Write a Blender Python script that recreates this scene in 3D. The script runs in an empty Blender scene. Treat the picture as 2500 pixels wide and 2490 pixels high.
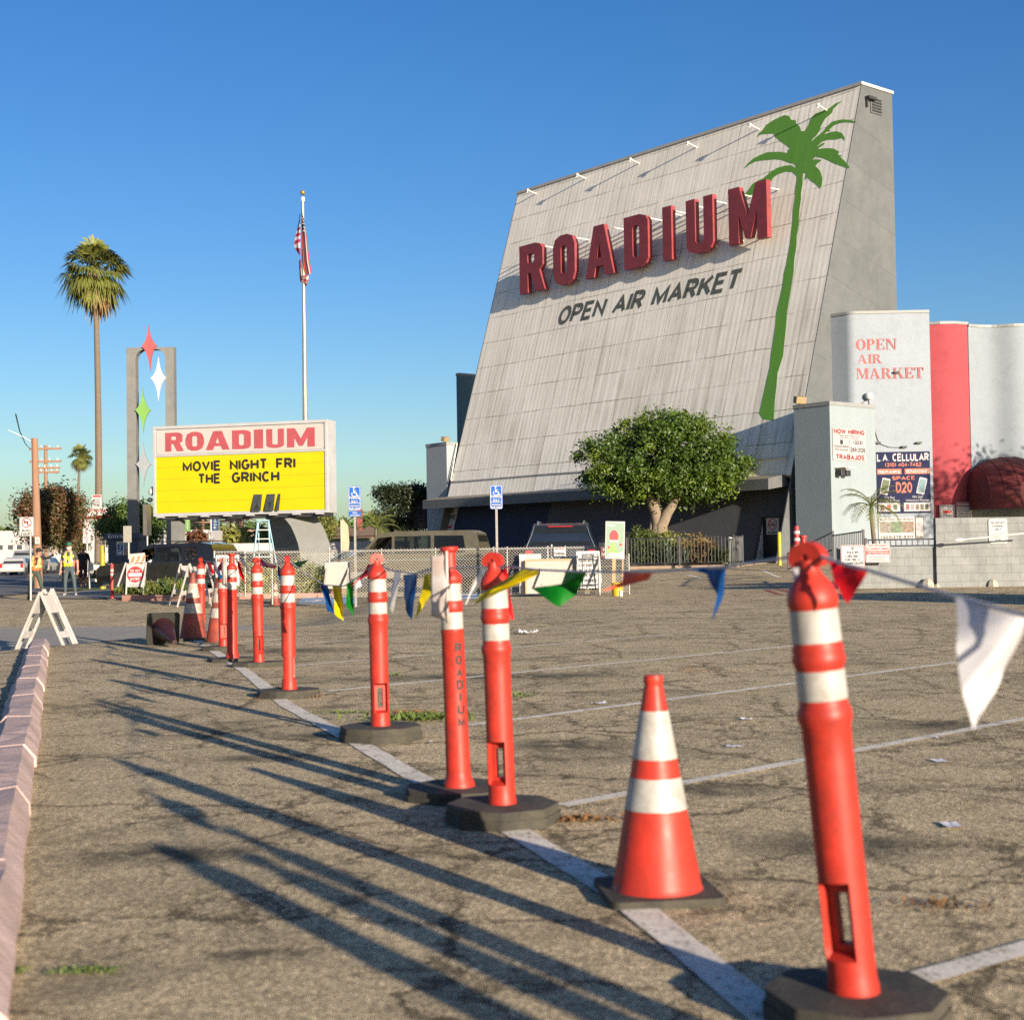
import bpy, bmesh, math, random
from mathutils import Vector, Matrix, noise
from math import radians, sin, cos, pi, sqrt, atan2
S = bpy.context.scene
C = S.collection
random.seed(11)

# ------------------------------------------------------------------ camera, sky, sun, exposure
FPX, CX, CY, EYE = 3493.0, 1250.0, 1245.0, 1.10
PITCH, ROLL = radians(1.69), radians(0.89)
_f = Vector((0, cos(PITCH), sin(PITCH)))
_u0 = Vector((0, -sin(PITCH), cos(PITCH)))
_r0 = Vector((1, 0, 0))
RT = _r0 * cos(ROLL) - _u0 * sin(ROLL)
UP = _r0 * sin(ROLL) + _u0 * cos(ROLL)
cam = bpy.data.cameras.new('camera')
cam.sensor_width = 36.0
cam.lens = FPX / 2500.0 * 36.0
cam.clip_start, cam.clip_end = 0.05, 6000.0
cam.dof.use_dof = True
cam.dof.focus_distance = 42.0
cam.dof.aperture_fstop = 4.0
cam.dof.aperture_blades = 6
co = bpy.data.objects.new('camera', cam)
C.objects.link(co)
co.matrix_world = Matrix((
    (RT.x, UP.x, -_f.x, 0), (RT.y, UP.y, -_f.y, 0), (RT.z, UP.z, -_f.z, EYE), (0, 0, 0, 1)))
S.camera = co

SUN_EL, SUN_AZ = radians(11.6), radians(147.6)     # azimuth from +Y clockwise: behind the camera, to its right
w = bpy.data.worlds.new('World')
S.world = w
w.use_nodes = True
nt = w.node_tree
bg = nt.nodes['Background']
sky = nt.nodes.new('ShaderNodeTexSky')
sky.sky_type = 'NISHITA'
sky.sun_disc = False
sky.sun_elevation = SUN_EL
sky.sun_rotation = SUN_AZ
sky.altitude = 20
sky.air_density = 0.99
sky.dust_density = 0.92
sky.ozone_density = 3.1
hs = nt.nodes.new('ShaderNodeHueSaturation')          # film-like rendering of the whole sky
hs.inputs['Saturation'].default_value = 1.26
hs.inputs['Hue'].default_value = 0.512
hs.inputs['Value'].default_value = 1.15
nt.links.new(sky.outputs[0], hs.inputs['Color'])
nt.links.new(hs.outputs[0], bg.inputs[0])
bg.inputs[1].default_value = 0.068
sl = bpy.data.lights.new('sun', 'SUN')
sl.energy = 5.0
sl.angle = radians(0.55)
sl.color = (1.0, 0.86, 0.68)
so = bpy.data.objects.new('sun', sl)
C.objects.link(so)
SUNV = Vector((sin(SUN_AZ) * cos(SUN_EL), cos(SUN_AZ) * cos(SUN_EL), sin(SUN_EL)))
so.rotation_euler = SUNV.to_track_quat('Z', 'Y').to_euler()
S.view_settings.view_transform = 'Standard'
S.view_settings.look = 'None'
S.view_settings.exposure = 1.05
S.view_settings.gamma = 1.0
S.render.engine = 'CYCLES'
S.cycles.max_bounces = 6
S.cycles.transparent_max_bounces = 12
S.cycles.use_denoising = False

# ------------------------------------------------------------------ pixel geometry of the photograph (2500 x 2490)
def ray(px, py):
    return _f + RT * ((px - CX) / FPX) + UP * ((CY - py) / FPX)
O3 = Vector((0, 0, EYE))
def sstep(a, b, x):
    t = min(1, max(0, (x - a) / (b - a)))
    return t * t * (3 - 2 * t)
def edge_y(x):
    return 20.6 + (x + 4.9) * 2.3 if x < -4.9 else 20.6 + (x + 4.9) * 1.0
def zt(x, y):
    """height of the ground"""
    s = sstep(-2.6, -4.6, x)
    e = max(17.3, min(edge_y(x), 22.5))
    drop = -0.30 * sstep(e, e + 1.1, y) + 0.17 * sstep(31, 41, y)
    left = drop * s
    back = -0.13 * sstep(36, 40, y) * (1 - s) * sstep(1.5, -1.0, x)
    rise = 0.42 * sstep(42, 62, y) * sstep(1.5, 5.0, x) + 0.07 * sstep(30, 36, y) * sstep(5, 8, x)
    return left + back + rise
def G(px, py):
    """point of the ground seen at a pixel"""
    d = ray(px, py)
    z = 0.0
    for _ in range(30):
        t = (z - EYE) / d.z
        p = O3 + d * t
        z = 0.5 * z + 0.5 * zt(p.x, p.y)
    t = (z - EYE) / d.z
    p = O3 + d * t
    return Vector((p.x, p.y, zt(p.x, p.y)))
def W(px, py, Y):
    d = ray(px, py)
    return O3 + d * (Y / d.y)
def gx(px, Y):
    """ground point at distance Y under pixel column px"""
    p = W(px, 1350, Y)
    return Vector((p.x, Y, zt(p.x, Y)))
def onplane(M, px, py):
    """local (x, y) of a pixel on the XY plane of frame M"""
    n = M.col[2].to_3d()
    o = M.col[3].to_3d()
    d = ray(px, py)
    p = O3 + d * ((o - O3).dot(n) / d.dot(n))
    q = M.inverted() @ p
    return q.x, q.y
def frame(o, xdir, ydir=(0, 0, 1)):
    """local X along xdir, local Y along ydir, local Z towards the viewer's side"""
    x = Vector(xdir).normalized()
    y = Vector(ydir)
    y = (y - x * y.dot(x)).normalized()
    z = x.cross(y)
    o = Vector(o)
    return Matrix(((x.x, y.x, z.x, o.x), (x.y, y.y, z.y, o.y), (x.z, y.z, z.z, o.z), (0, 0, 0, 1)))

# ------------------------------------------------------------------ materials
MATS = {}
def newmat(name):
    m = bpy.data.materials.new(name)
    m.use_nodes = True
    n = m.node_tree
    return m, n, n.nodes['Principled BSDF'], n.nodes, n.links
def node(n, typ, **kw):
    x = n.nodes.new(typ)
    for k, v in kw.items():
        setattr(x, k, v)
    return x
def noise_tex(n, scale, detail=4, rough=0.6, coord='Object', stretch=None, dist=0.0):
    tc = n.nodes.new('ShaderNodeTexCoord')
    tx = n.nodes.new('ShaderNodeTexNoise')
    tx.inputs['Scale'].default_value = scale
    tx.inputs['Detail'].default_value = detail
    tx.inputs['Roughness'].default_value = rough
    tx.inputs['Distortion'].default_value = dist
    if stretch:
        mp = n.nodes.new('ShaderNodeMapping')
        mp.inputs['Scale'].default_value = stretch
        n.links.new(tc.outputs[coord], mp.inputs[0])
        n.links.new(mp.outputs[0], tx.inputs['Vector'])
    else:
        n.links.new(tc.outputs[coord], tx.inputs['Vector'])
    return tx
def ramp(n, src, pts):
    r = n.nodes.new('ShaderNodeValToRGB')
    e = r.color_ramp.elements
    while len(e) < len(pts):
        e.new(0.5)
    for i, (p, c) in enumerate(pts):
        e[i].position = p
        e[i].color = (c, c, c, 1) if not hasattr(c, '__len__') else (c[0], c[1], c[2], 1)
    n.links.new(src, r.inputs[0])
    return r
def mix(n, fac, a, b, mode='MIX'):
    m = n.nodes.new('ShaderNodeMix')
    m.data_type = 'RGBA'
    m.blend_type = mode
    for sock, v in ((m.inputs[0], fac), (m.inputs[6], a), (m.inputs[7], b)):
        if hasattr(v, 'is_output') or isinstance(v, bpy.types.NodeSocket):
            n.links.new(v, sock)
        elif hasattr(v, '__len__'):
            sock.default_value = (v[0], v[1], v[2], 1)
        else:
            sock.default_value = v
    return m.outputs[2]
def bump(n, h, strength, dist=0.01, normal=None):
    b = n.nodes.new('ShaderNodeBump')
    b.inputs['Strength'].default_value = strength
    b.inputs['Distance'].default_value = dist
    n.links.new(h, b.inputs['Height'])
    if normal:
        n.links.new(normal, b.inputs['Normal'])
    return b.outputs[0]
def mat(name, col, rough=0.6, var=0.12, scale=6.0, metal=0.0, bmp=0.0, bscale=None, spec=0.5, dirt=None, dirtamt=0.0,
        stretch=None, coat=0.0, trans=None):
    """a plain painted/plastic/fabric material with uneven colour, gloss and a little relief"""
    if name in MATS:
        return MATS[name]
    m, n, b, N, L = newmat(name)
    t = noise_tex(n, scale, 5, 0.65, stretch=stretch)
    lo = tuple(c * (1 - var) for c in col)
    hi = tuple(min(1, c * (1 + var)) for c in col)
    r = ramp(n, t.outputs[0], [(0.3, lo), (0.7, hi)])
    c = r.outputs[0]
    if dirtamt:
        t2 = noise_tex(n, scale * 0.6, 6, 0.75, stretch=stretch, dist=0.4)
        r2 = ramp(n, t2.outputs[0], [(0.44, 0.0), (0.70, dirtamt)])
        c = mix(n, r2.outputs[0], c, dirt or (0.1, 0.08, 0.06))
    L.new(c, b.inputs['Base Color'])
    rr = ramp(n, t.outputs[0], [(0.2, max(0, rough - 0.1)), (0.8, min(1, rough + 0.1))])
    L.new(rr.outputs[0], b.inputs['Roughness'])
    b.inputs['Metallic'].default_value = metal
    b.inputs['Specular IOR Level'].default_value = spec
    b.inputs['Coat Weight'].default_value = coat
    b.inputs['Coat Roughness'].default_value = 0.05
    if bmp:
        tb = noise_tex(n, bscale or scale * 8, 4, 0.6)
        L.new(bump(n, tb.outputs[0], bmp), b.inputs['Normal'])
    if trans:
        tr = n.nodes.new('ShaderNodeBsdfTranslucent')
        L.new(c, tr.inputs[0])
        ms = n.nodes.new('ShaderNodeMixShader')
        ms.inputs[0].default_value = trans
        L.new(b.outputs[0], ms.inputs[1])
        L.new(tr.outputs[0], ms.inputs[2])
        L.new(ms.outputs[0], n.nodes['Material Output'].inputs[0])
    MATS[name] = m
    return m
def glass(name, col=(0.02, 0.025, 0.03), alpha=0.75):
    """window glass: dark reflecting, a little of what is behind shows"""
    if name in MATS:
        return MATS[name]
    m, n, b, N, L = newmat(name)
    b.inputs['Base Color'].default_value = (*col, 1)
    b.inputs['Roughness'].default_value = 0.04
    tr = n.nodes.new('ShaderNodeBsdfTransparent')
    tr.inputs[0].default_value = (0.75, 0.8, 0.8, 1)
    ms = n.nodes.new('ShaderNodeMixShader')
    ms.inputs[0].default_value = 1 - alpha
    L.new(b.outputs[0], ms.inputs[1])
    L.new(tr.outputs[0], ms.inputs[2])
    L.new(ms.outputs[0], n.nodes['Material Output'].inputs[0])
    MATS[name] = m
    return m

# ------------------------------------------------------------------ mesh building

def _arc(cx, cy, rx, ry, a0, a1, n=8):
    return [(cx + rx * cos(radians(a0 + (a1 - a0) * i / n)), cy + ry * sin(radians(a0 + (a1 - a0) * i / n))) for i in range(n + 1)]
_O = lambda w_: _arc(w_ / 2, .5, w_ / 2, .5, 90, 450, 20)[:-1]
GLY = {
 'A': (.72, [[(0, 0), (.36, 1), (.72, 0)], [(.13, .32), (.59, .32)]]), 'B': (.6, [[(0, 0), (0, 1), (.32, 1)] + _arc(.34, .76, .22, .24, 90, -90) + [(0, .52), (.36, .52)] + _arc(.36, .26, .24, .26, 90, -90) + [(0, 0)]]),
 'C': (.62, [_arc(.32, .5, .32, .5, 48, 312, 16)]), 'D': (.62, [[(0, 0), (0, 1), (.26, 1)] + _arc(.26, .5, .36, .5, 90, -90, 12) + [(0, 0)]]),
 'E': (.54, [[(.54, 1), (0, 1), (0, 0), (.56, 0)], [(0, .52), (.48, .52)]]), 'F': (.52, [[(.52, 1), (0, 1), (0, 0)], [(0, .5), (.44, .5)]]),
 'G': (.66, [_arc(.33, .5, .33, .5, 48, 330, 16) + [(.64, .44), (.38, .44)]]), 'H': (.62, [[(0, 0), (0, 1)], [(.62, 0), (.62, 1)], [(0, .5), (.62, .5)]]),
 'I': (.0, [[(0, 0), (0, 1)]]), 'J': (.44, [[(.44, 1), (.44, .25)] + _arc(.22, .25, .22, .25, 0, -180, 8)]), 'K': (.62, [[(0, 0), (0, 1)], [(.60, 1), (.03, .40)], [(.22, .60), (.64, 0)]]),
 'L': (.48, [[(0, 1), (0, 0), (.5, 0)]]), 'M': (.78, [[(0, 0), (0, 1), (.39, .12), (.78, 1), (.78, 0)]]), 'N': (.62, [[(0, 0), (0, 1), (.62, 0), (.62, 1)]]),
 'O': (.68, [_O(.68)]), 'P': (.56, [[(0, 0), (0, 1), (.30, 1)] + _arc(.30, .73, .26, .27, 90, -90) + [(0, .46)]]), 'Q': (.68, [_O(.68), [(.42, .25), (.7, -.04)]]),
 'R': (.6, [[(0, 0), (0, 1), (.32, 1)] + _arc(.32, .74, .26, .26, 90, -90) + [(0, .48)], [(.30, .48), (.60, 0)]]), 'S': (.56, [_arc(.28, .745, .26, .255, 35, 270, 10) + _arc(.28, .25, .28, .25, 90, -145, 10)[1:]]),
 'T': (.60, [[(0, 1), (.6, 1)], [(.3, 1), (.3, 0)]]), 'U': (.60, [[(0, 1), (0, .3)] + _arc(.3, .3, .3, .3, 180, 360, 10) + [(.6, 1)]]), 'V': (.68, [[(0, 1), (.34, 0), (.68, 1)]]),
 'W': (.96, [[(0, 1), (.24, 0), (.48, .9), (.72, 0), (.96, 1)]]), 'X': (.62, [[(0, 0), (.62, 1)], [(0, 1), (.62, 0)]]), 'Y': (.62, [[(0, 1), (.31, .48), (.62, 1)], [(.31, .48), (.31, 0)]]), 'Z': (.56, [[(0, 1), (.56, 1), (0, 0), (.58, 0)]]),
 '0': (.56, [_O(.56)]), '1': (.26, [[(0, .78), (.2, 1), (.2, 0)]]), '2': (.54, [_arc(.27, .72, .27, .28, 165, -30, 10) + [(0, 0), (.56, 0)]]), '3': (.54, [_arc(.26, .75, .24, .25, 150, -90, 10) + _arc(.26, .25, .28, .25, 90, -150, 10)[1:]]),
 '4': (.58, [[(.42, 0), (.42, 1), (0, .3), (.58, .3)]]), '5': (.54, [[(.50, 1), (.06, 1), (.03, .55)] + _arc(.26, .32, .28, .32, 115, -150, 12)]), '6': (.56, [_arc(.28, .31, .28, .31, 0, 360, 14)[:-1], [(.02, .40), (.10, .75), (.30, .95), (.46, 1)]]),
 '7': (.54, [[(0, 1), (.54, 1), (.18, 0)]]), '8': (.54, [_arc(.27, .76, .24, .24, 90, 450, 14)[:-1], _arc(.27, .26, .27, .26, 90, 450, 14)[:-1]]), '9': (.56, [_arc(.28, .69, .28, .31, 0, 360, 14)[:-1], [(.54, .6), (.46, .25), (.26, .05), (.1, 0)]]),
 '(': (.18, [_arc(.36, .5, .34, .66, 130, 230, 8)]), ')': (.18, [_arc(-.18, .5, .34, .66, 50, -50, 8)]), '-': (.28, [[(0, .42), (.28, .42)]]), '.': (.02, [[(0, 0), (0, .04)]]), '&': (.6, [[(.6, 0), (.12, .72), (.3, 1), (.45, .75), (.02, .3), (.2, 0), (.6, .4)]]),
 '$': (.56, [_arc(.28, .745, .26, .255, 35, 270, 10) + _arc(.28, .25, .28, .25, 90, -145, 10)[1:], [(.28, -.1), (.28, 1.1)]]), '/': (.4, [[(0, -.05), (.4, 1.05)]]), "'": (.02, [[(0, .8), (0, 1)]]), '"': (.12, [[(0, .8), (0, 1)], [(.12, .8), (.12, 1)]]), ' ': (.24, [])}
CLOSED = {'O', '0', 'Q', '8'}
def ribbon(pts, hw, closed):
    """flat stroke with mitred corners"""
    n = len(pts); L_, R_ = [], []
    for i, p in enumerate(pts):
        a = pts[i - 1] if (i or closed) else None
        b = pts[(i + 1) % n] if (i < n - 1 or closed) else None
        d1 = (Vector(p) - Vector(a)).normalized() if a else (Vector(b) - Vector(p)).normalized()
        d2 = (Vector(b) - Vector(p)).normalized() if b else d1
        n1, n2 = Vector((-d1.y, d1.x)), Vector((-d2.y, d2.x))
        m = n1 + n2
        m = m.normalized() if m.length > 1e-6 else n1
        k = hw / max(0.38, m.dot(n1))
        L_.append((p[0] + m.x * k, p[1] + m.y * k)); R_.append((p[0] - m.x * k, p[1] - m.y * k))
    return L_, R_
def stroke_text(mb, body, x0, y0, x1, y1, mt, z, depth, wt=.19, shear=0.0, M=None, track=.075):
    lines = body.split('\n')
    lh = 1.0 if len(lines) == 1 else 1.32
    W_, rows = 0, []
    for ln in lines:
        x = 0; row = []
        for ch in ln:
            w_, st = GLY.get(ch, GLY['-'])
            row.append((x, st, ch)); x += w_ + wt + track
        rows.append((row, x - track - wt)); W_ = max(W_, x - track)
    H_ = 1 + (len(lines) - 1) * lh
    kx = (x1 - x0) / (W_ + abs(shear) * 0.0); ky = (y1 - y0) / H_
    hw = wt / 2
    zi = z
    for r, (row, rw) in enumerate(rows):
        yb = (len(lines) - 1 - r) * lh
        xo = (W_ - wt - rw) / 2 + hw
        for (gx_, st, ch) in row:
            for s_i, pts in enumerate(st):
                closed = (ch in CLOSED and s_i == 0) or ch == '8' or (ch in '69' and s_i == 0)
                q = [(xo + gx_ + px, yb + hw + py * (1 - wt)) for px, py in pts]
                L_, R_ = ribbon(q, hw, closed)
                if not closed:   # trim overshoot of spiky mitres
                    pass
                cl = lambda p: (p[0], min(max(p[1], yb - .12), yb + 1.12) if ch in '()$/' else min(max(p[1], yb), yb + 1.0))
                L_ = [cl(p) for p in L_]; R_ = [cl(p) for p in R_]
                zi += depth * 0.02 + 0.00005
                T = lambda p: (x0 + (p[0] + shear * (p[1] - H_ / 2)) * kx, y0 + p[1] * ky, zi + depth)
                n = len(q)
                vs = [T(p) for p in L_] + [T(p) for p in R_]
                fs = [(n + i, n + (i + 1) % n, (i + 1) % n, i) for i in range(n if closed else n - 1)]
                mb.add(vs, fs, mt, False, M)
class MB:
    def __init__(s):
        s.v, s.f, s.m, s.sm = [], [], [], []
    def add(s, vs, fs, mt=None, smooth=False, M=None):
        o = len(s.v)
        s.v += [tuple(M @ Vector(p)) for p in vs] if M is not None else [tuple(p) for p in vs]
        for f in fs:
            s.f.append([i + o for i in f])
            s.m.append(mt)
            s.sm.append(smooth)
        return s
    def box(s, x0, x1, y0, y1, z0, z1, mt=None, M=None):
        vs = [(x0, y0, z0), (x1, y0, z0), (x1, y1, z0), (x0, y1, z0), (x0, y0, z1), (x1, y0, z1), (x1, y1, z1), (x0, y1, z1)]
        return s.add(vs, [(3, 2, 1, 0), (4, 5, 6, 7), (0, 1, 5, 4), (1, 2, 6, 5), (2, 3, 7, 6), (3, 0, 4, 7)], mt, False, M)
    def cyl(s, p0, p1, r0, r1=None, n=12, mt=None, caps=True, smooth=True):
        return s.tube([p0, p1], [r0, r0 if r1 is None else r1], n, mt, caps, smooth)
    def tube(s, pts, r, n=8, mt=None, caps=True, smooth=True):
        pts = [Vector(p) for p in pts]
        rs = r if hasattr(r, '__len__') else [r] * len(pts)
        vs, fs = [], []
        ref = None
        for i, p in enumerate(pts):
            t = (pts[min(i + 1, len(pts) - 1)] - pts[max(i - 1, 0)])
            if t.length < 1e-9:
                t = Vector((0, 0, 1))
            t.normalize()
            if ref is None:
                ref = Vector((1, 0, 0)) if abs(t.x) < 0.9 else Vector((0, 1, 0))
            a = (ref - t * ref.dot(t)).normalized()
            ref = a
            b = t.cross(a)
            for k in range(n):
                an = 2 * pi * k / n
                vs.append(p + (a * cos(an) + b * sin(an)) * rs[i])
        for i in range(len(pts) - 1):
            for k in range(n):
                k2 = (k + 1) % n
                fs.append((i * n + k, i * n + k2, (i + 1) * n + k2, (i + 1) * n + k))
        s.add(vs, fs, mt, smooth)
        if caps:
            o = len(s.v) - len(vs)
            s.f.append([o + k for k in range(n)][::-1]); s.m.append(mt); s.sm.append(False)
            e = o + (len(pts) - 1) * n
            s.f.append([e + k for k in range(n)]); s.m.append(mt); s.sm.append(False)
        return s
    def lathe(s, prof, n=24, mt=None, M=None, smooth=True, sx=1, sy=1, mfun=None):
        vs, fs = [], []
        for r, z in prof:
            for k in range(n):
                a = 2 * pi * k / n
                vs.append((r * cos(a) * sx, r * sin(a) * sy, z))
        o = len(s.v)
        s.v += [tuple(M @ Vector(p)) for p in vs] if M is not None else vs
        for i in range(len(prof) - 1):
            for k in range(n):
                k2 = (k + 1) % n
                s.f.append([o + i * n + k, o + i * n + k2, o + (i + 1) * n + k2, o + (i + 1) * n + k])
                s.m.append(mfun((prof[i][1] + prof[i + 1][1]) / 2) if mfun else mt)
                s.sm.append(smooth)
        s.f.append([o + k for k in range(n)][::-1]); s.m.append(mfun(prof[0][1]) if mfun else mt); s.sm.append(False)
        e = o + (len(prof) - 1) * n
        s.f.append([e + k for k in range(n)]); s.m.append(mfun(prof[-1][1]) if mfun else mt); s.sm.append(False)
        return s
    def ball(s, c, rx, ry=None, rz=None, mt=None, n=12, m=8):
        ry = rx if ry is None else ry
        rz = rx if rz is None else rz
        prof = [(sin(pi * i / m), -cos(pi * i / m)) for i in range(m + 1)]
        prof = [(max(r, 0.01), z) for r, z in prof]
        return s.lathe(prof, n, mt, Matrix.Translation(Vector(c)) @ Matrix.Diagonal((rx, ry, rz, 1)))
    def prism(s, poly, z0, z1, mt=None, M=None, smooth=False):
        n = len(poly)
        vs = [(x, y, z0) for x, y in poly] + [(x, y, z1) for x, y in poly]
        ar = sum(poly[i][0] * poly[(i + 1) % n][1] - poly[(i + 1) % n][0] * poly[i][1] for i in range(n))
        cap0, cap1 = list(range(n))[::-1], list(range(n, 2 * n))
        sides = [(i, (i + 1) % n, n + (i + 1) % n, n + i) for i in range(n)]
        if ar < 0:
            cap0, cap1 = cap0[::-1], cap1[::-1]
            sides = [q[::-1] for q in sides]
        s.add(vs, [cap0, cap1], mt, False, M)
        s.add(vs, sides, mt, smooth, M)
        return s
    def grid(s, fn, nu, nv, mt=None, smooth=True):
        vs = [fn(i / nu, j / nv) for j in range(nv + 1) for i in range(nu + 1)]
        fs = [(j * (nu + 1) + i, j * (nu + 1) + i + 1, (j + 1) * (nu + 1) + i + 1, (j + 1) * (nu + 1) + i)
              for j in range(nv) for i in range(nu)]
        return s.add(vs, fs, mt, smooth)
    def mesh(s, me, M=None, mt=None, smooth=False):
        return s.add([v.co for v in me.vertices], [list(p.vertices) for p in me.polygons], mt, smooth, M)
    def text(s, body, x0, y0, x1, y1, mt, z=0.004, depth=0.003, bold=0.0, shear=0.0, space=1.0, M=None):
        if body.upper() == body and all(c in GLY or c == '\n' for c in body):
            stroke_text(s, body, x0, y0, x1, y1, mt, z, depth, .185 + bold * 1.2, shear, M)
            return s
        me = text_mesh(body, 0.0, shear, space)
        xs = [v.co.x for v in me.vertices]; ys = [v.co.y for v in me.vertices]
        a, b, c, d = min(xs), max(xs), min(ys), max(ys)
        T = Matrix(((( x1 - x0) / (b - a), 0, 0, x0 - a * (x1 - x0) / (b - a)), (0, (y1 - y0) / (d - c), 0, y0 - c * (y1 - y0) / (d - c)),
                    (0, 0, 1, z), (0, 0, 0, 1)))
        vs = [T @ v.co for v in me.vertices]
        fs = [list(p.vertices) for p in me.polygons]
        zmid = z
        vs = [(p.x, p.y, z + depth if p.z > zmid else z) for p in vs]
        s.add(vs, fs, mt, False, M)
        bpy.data.meshes.remove(me)
        return s
    def shape(s, loops, z0, z1, mt=None, M=None):
        """flat shape with holes, extruded"""
        cu = bpy.data.curves.new('shape', 'CURVE')
        cu.dimensions = '2D'
        cu.fill_mode = 'BOTH'
        cu.extrude = abs(z1 - z0) / 2
        for lp in loops:
            sp = cu.splines.new('POLY')
            sp.points.add(len(lp) - 1)
            for i, (x, y) in enumerate(lp):
                sp.points[i].co = (x, y, 0, 1)
            sp.use_cyclic_u = True
        ob = bpy.data.objects.new('shape', cu)
        me = bpy.data.meshes.new_from_object(ob)
        T = Matrix.Translation((0, 0, (z0 + z1) / 2))
        s.mesh(me, (M @ T) if M is not None else T, mt)
        bpy.data.objects.remove(ob); bpy.data.curves.remove(cu); bpy.data.meshes.remove(me)
        return s
    def build(s, name, mt=None, parent=None, bev=0, sharp=40, sub=0, recalc=False):
        me = bpy.data.meshes.new(name)
        me.from_pydata(s.v, [], s.f)
        slots = []
        for i, p in enumerate(me.polygons):
            m = s.m[i] or mt
            if m not in slots:
                slots.append(m)
            p.material_index = slots.index(m)
            p.use_smooth = s.sm[i]
        for m in slots:
            me.materials.append(m)
        if recalc:
            bm = bmesh.new(); bm.from_mesh(me)
            bmesh.ops.remove_doubles(bm, verts=bm.verts, dist=1e-5)
            bmesh.ops.recalc_face_normals(bm, faces=bm.faces)
            bm.to_mesh(me); bm.free()
        if any(s.sm):
            try:
                me.set_sharp_from_angle(angle=radians(sharp))
            except Exception:
                pass
        me.update()
        o = bpy.data.objects.new(name, me)
        C.objects.link(o)
        if parent is not None:
            o.parent = parent
        if bev:
            b = o.modifiers.new('bevel', 'BEVEL')
            b.width = bev; b.segments = 2; b.limit_method = 'ANGLE'; b.angle_limit = radians(35)
        if sub:
            sb = o.modifiers.new('sub', 'SUBSURF'); sb.levels = sub; sb.render_levels = sub
        return o
def text_mesh(body, bold=0.0, shear=0.0, space=1.0):
    cu = bpy.data.curves.new('lettering', 'FONT')
    cu.body = body
    cu.size = 1.0
    cu.offset = bold
    cu.shear = shear
    cu.space_character = space
    cu.align_x = 'CENTER'
    cu.extrude = 0.01
    cu.resolution_u = 3
    cu.space_line = 0.95
    ob = bpy.data.objects.new('lettering', cu)
    me = bpy.data.meshes.new_from_object(ob)
    bpy.data.objects.remove(ob); bpy.data.curves.remove(cu)
    return me
def thing(name, label, cat, loc=(0, 0, 0), rz=0.0, group=None, M=None, kind=None):
    o = bpy.data.objects.new(name, None)
    o.empty_display_size = 0.2
    C.objects.link(o)
    if M is not None:
        o.matrix_world = M
    else:
        o.location = loc; o.rotation_euler = (0, 0, rz)
    return tag(o, label, cat, group, kind)
def tag(o, label, cat, group=None, kind=None):
    if label: o['label'] = label
    if cat: o['category'] = cat
    if group: o['group'] = group
    if kind: o['kind'] = kind
    return o
def struct(o):
    o['kind'] = 'structure'
    return o
def dup(root, loc=None, rz=None, label=None, scale=None):
    r = root.copy(); C.objects.link(r)
    if loc is not None: r.location = loc
    if rz is not None: r.rotation_euler = (0, 0, rz) if not hasattr(rz, '__len__') else rz
    if scale is not None: r.scale = scale if hasattr(scale, '__len__') else (scale,) * 3
    if label: r['label'] = label
    for ch in [o for o in C.objects if o.parent == root]:
        c = ch.copy(); C.objects.link(c); c.parent = r
        for g in [o for o in C.objects if o.parent == ch]:
            d = g.copy(); C.objects.link(d); d.parent = c
    return r
def rrect(x0, y0, x1, y1, r, n=4):
    pts = []
    for cx, cy, a0 in ((x1 - r, y1 - r, 0), (x0 + r, y1 - r, pi / 2), (x0 + r, y0 + r, pi), (x1 - r, y0 + r, 3 * pi / 2)):
        for i in range(n + 1):
            a = a0 + pi / 2 * i / n
            pts.append((cx + r * cos(a), cy + r * sin(a)))
    return pts
def circ(cx, cy, r, n=24, ry=None):
    ry = r if ry is None else ry
    return [(cx + r * cos(2 * pi * i / n), cy + ry * sin(2 * pi * i / n)) for i in range(n)]
# ------------------------------------------------------------------ ground
def stain_dark(n, vec, fac_in):
    """oil stains of the car park, each at its own place"""
    out = None
    for (px, py, rx, ry) in ((690, 1588, 1.0, 0.55), (1380, 1818, 0.42, 0.33), (2080, 2065, 0.42, 0.30), (775, 1798, 0.38, 0.2),
                             (430, 2085, 0.45, 0.22), (1130, 1652, 0.9, 0.4), (2290, 1770, 0.45, 0.25), (1330, 1650, 0.8, 0.35),
                             (650, 1850, 0.35, 0.16), (1750, 1930, 0.3, 0.2), (620, 2330, 0.16, 0.07)):
        g = G(px, py)
        sb = node(n, 'ShaderNodeVectorMath', operation='SUBTRACT'); n.links.new(vec, sb.inputs[0]); sb.inputs[1].default_value = (g.x, g.y, 0)
        dv = node(n, 'ShaderNodeVectorMath', operation='MULTIPLY'); n.links.new(sb.outputs[0], dv.inputs[0]); dv.inputs[1].default_value = (1 / rx, 1 / ry, 0)
        ln = node(n, 'ShaderNodeVectorMath', operation='LENGTH'); n.links.new(dv.outputs[0], ln.inputs[0])
        mr = node(n, 'ShaderNodeMapRange'); mr.inputs[1].default_value = 1.2; mr.inputs[2].default_value = 0.35
        n.links.new(ln.outputs['Value'], mr.inputs[0])
        if out is None:
            out = mr.outputs[0]
        else:
            mx = node(n, 'ShaderNodeMath', operation='MAXIMUM'); n.links.new(out, mx.inputs[0]); n.links.new(mr.outputs[0], mx.inputs[1]); out = mx.outputs[0]
    mu = node(n, 'ShaderNodeMath', operation='MULTIPLY'); n.links.new(out, mu.inputs[0]); n.links.new(fac_in, mu.inputs[1])
    return mu.outputs[0]

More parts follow.
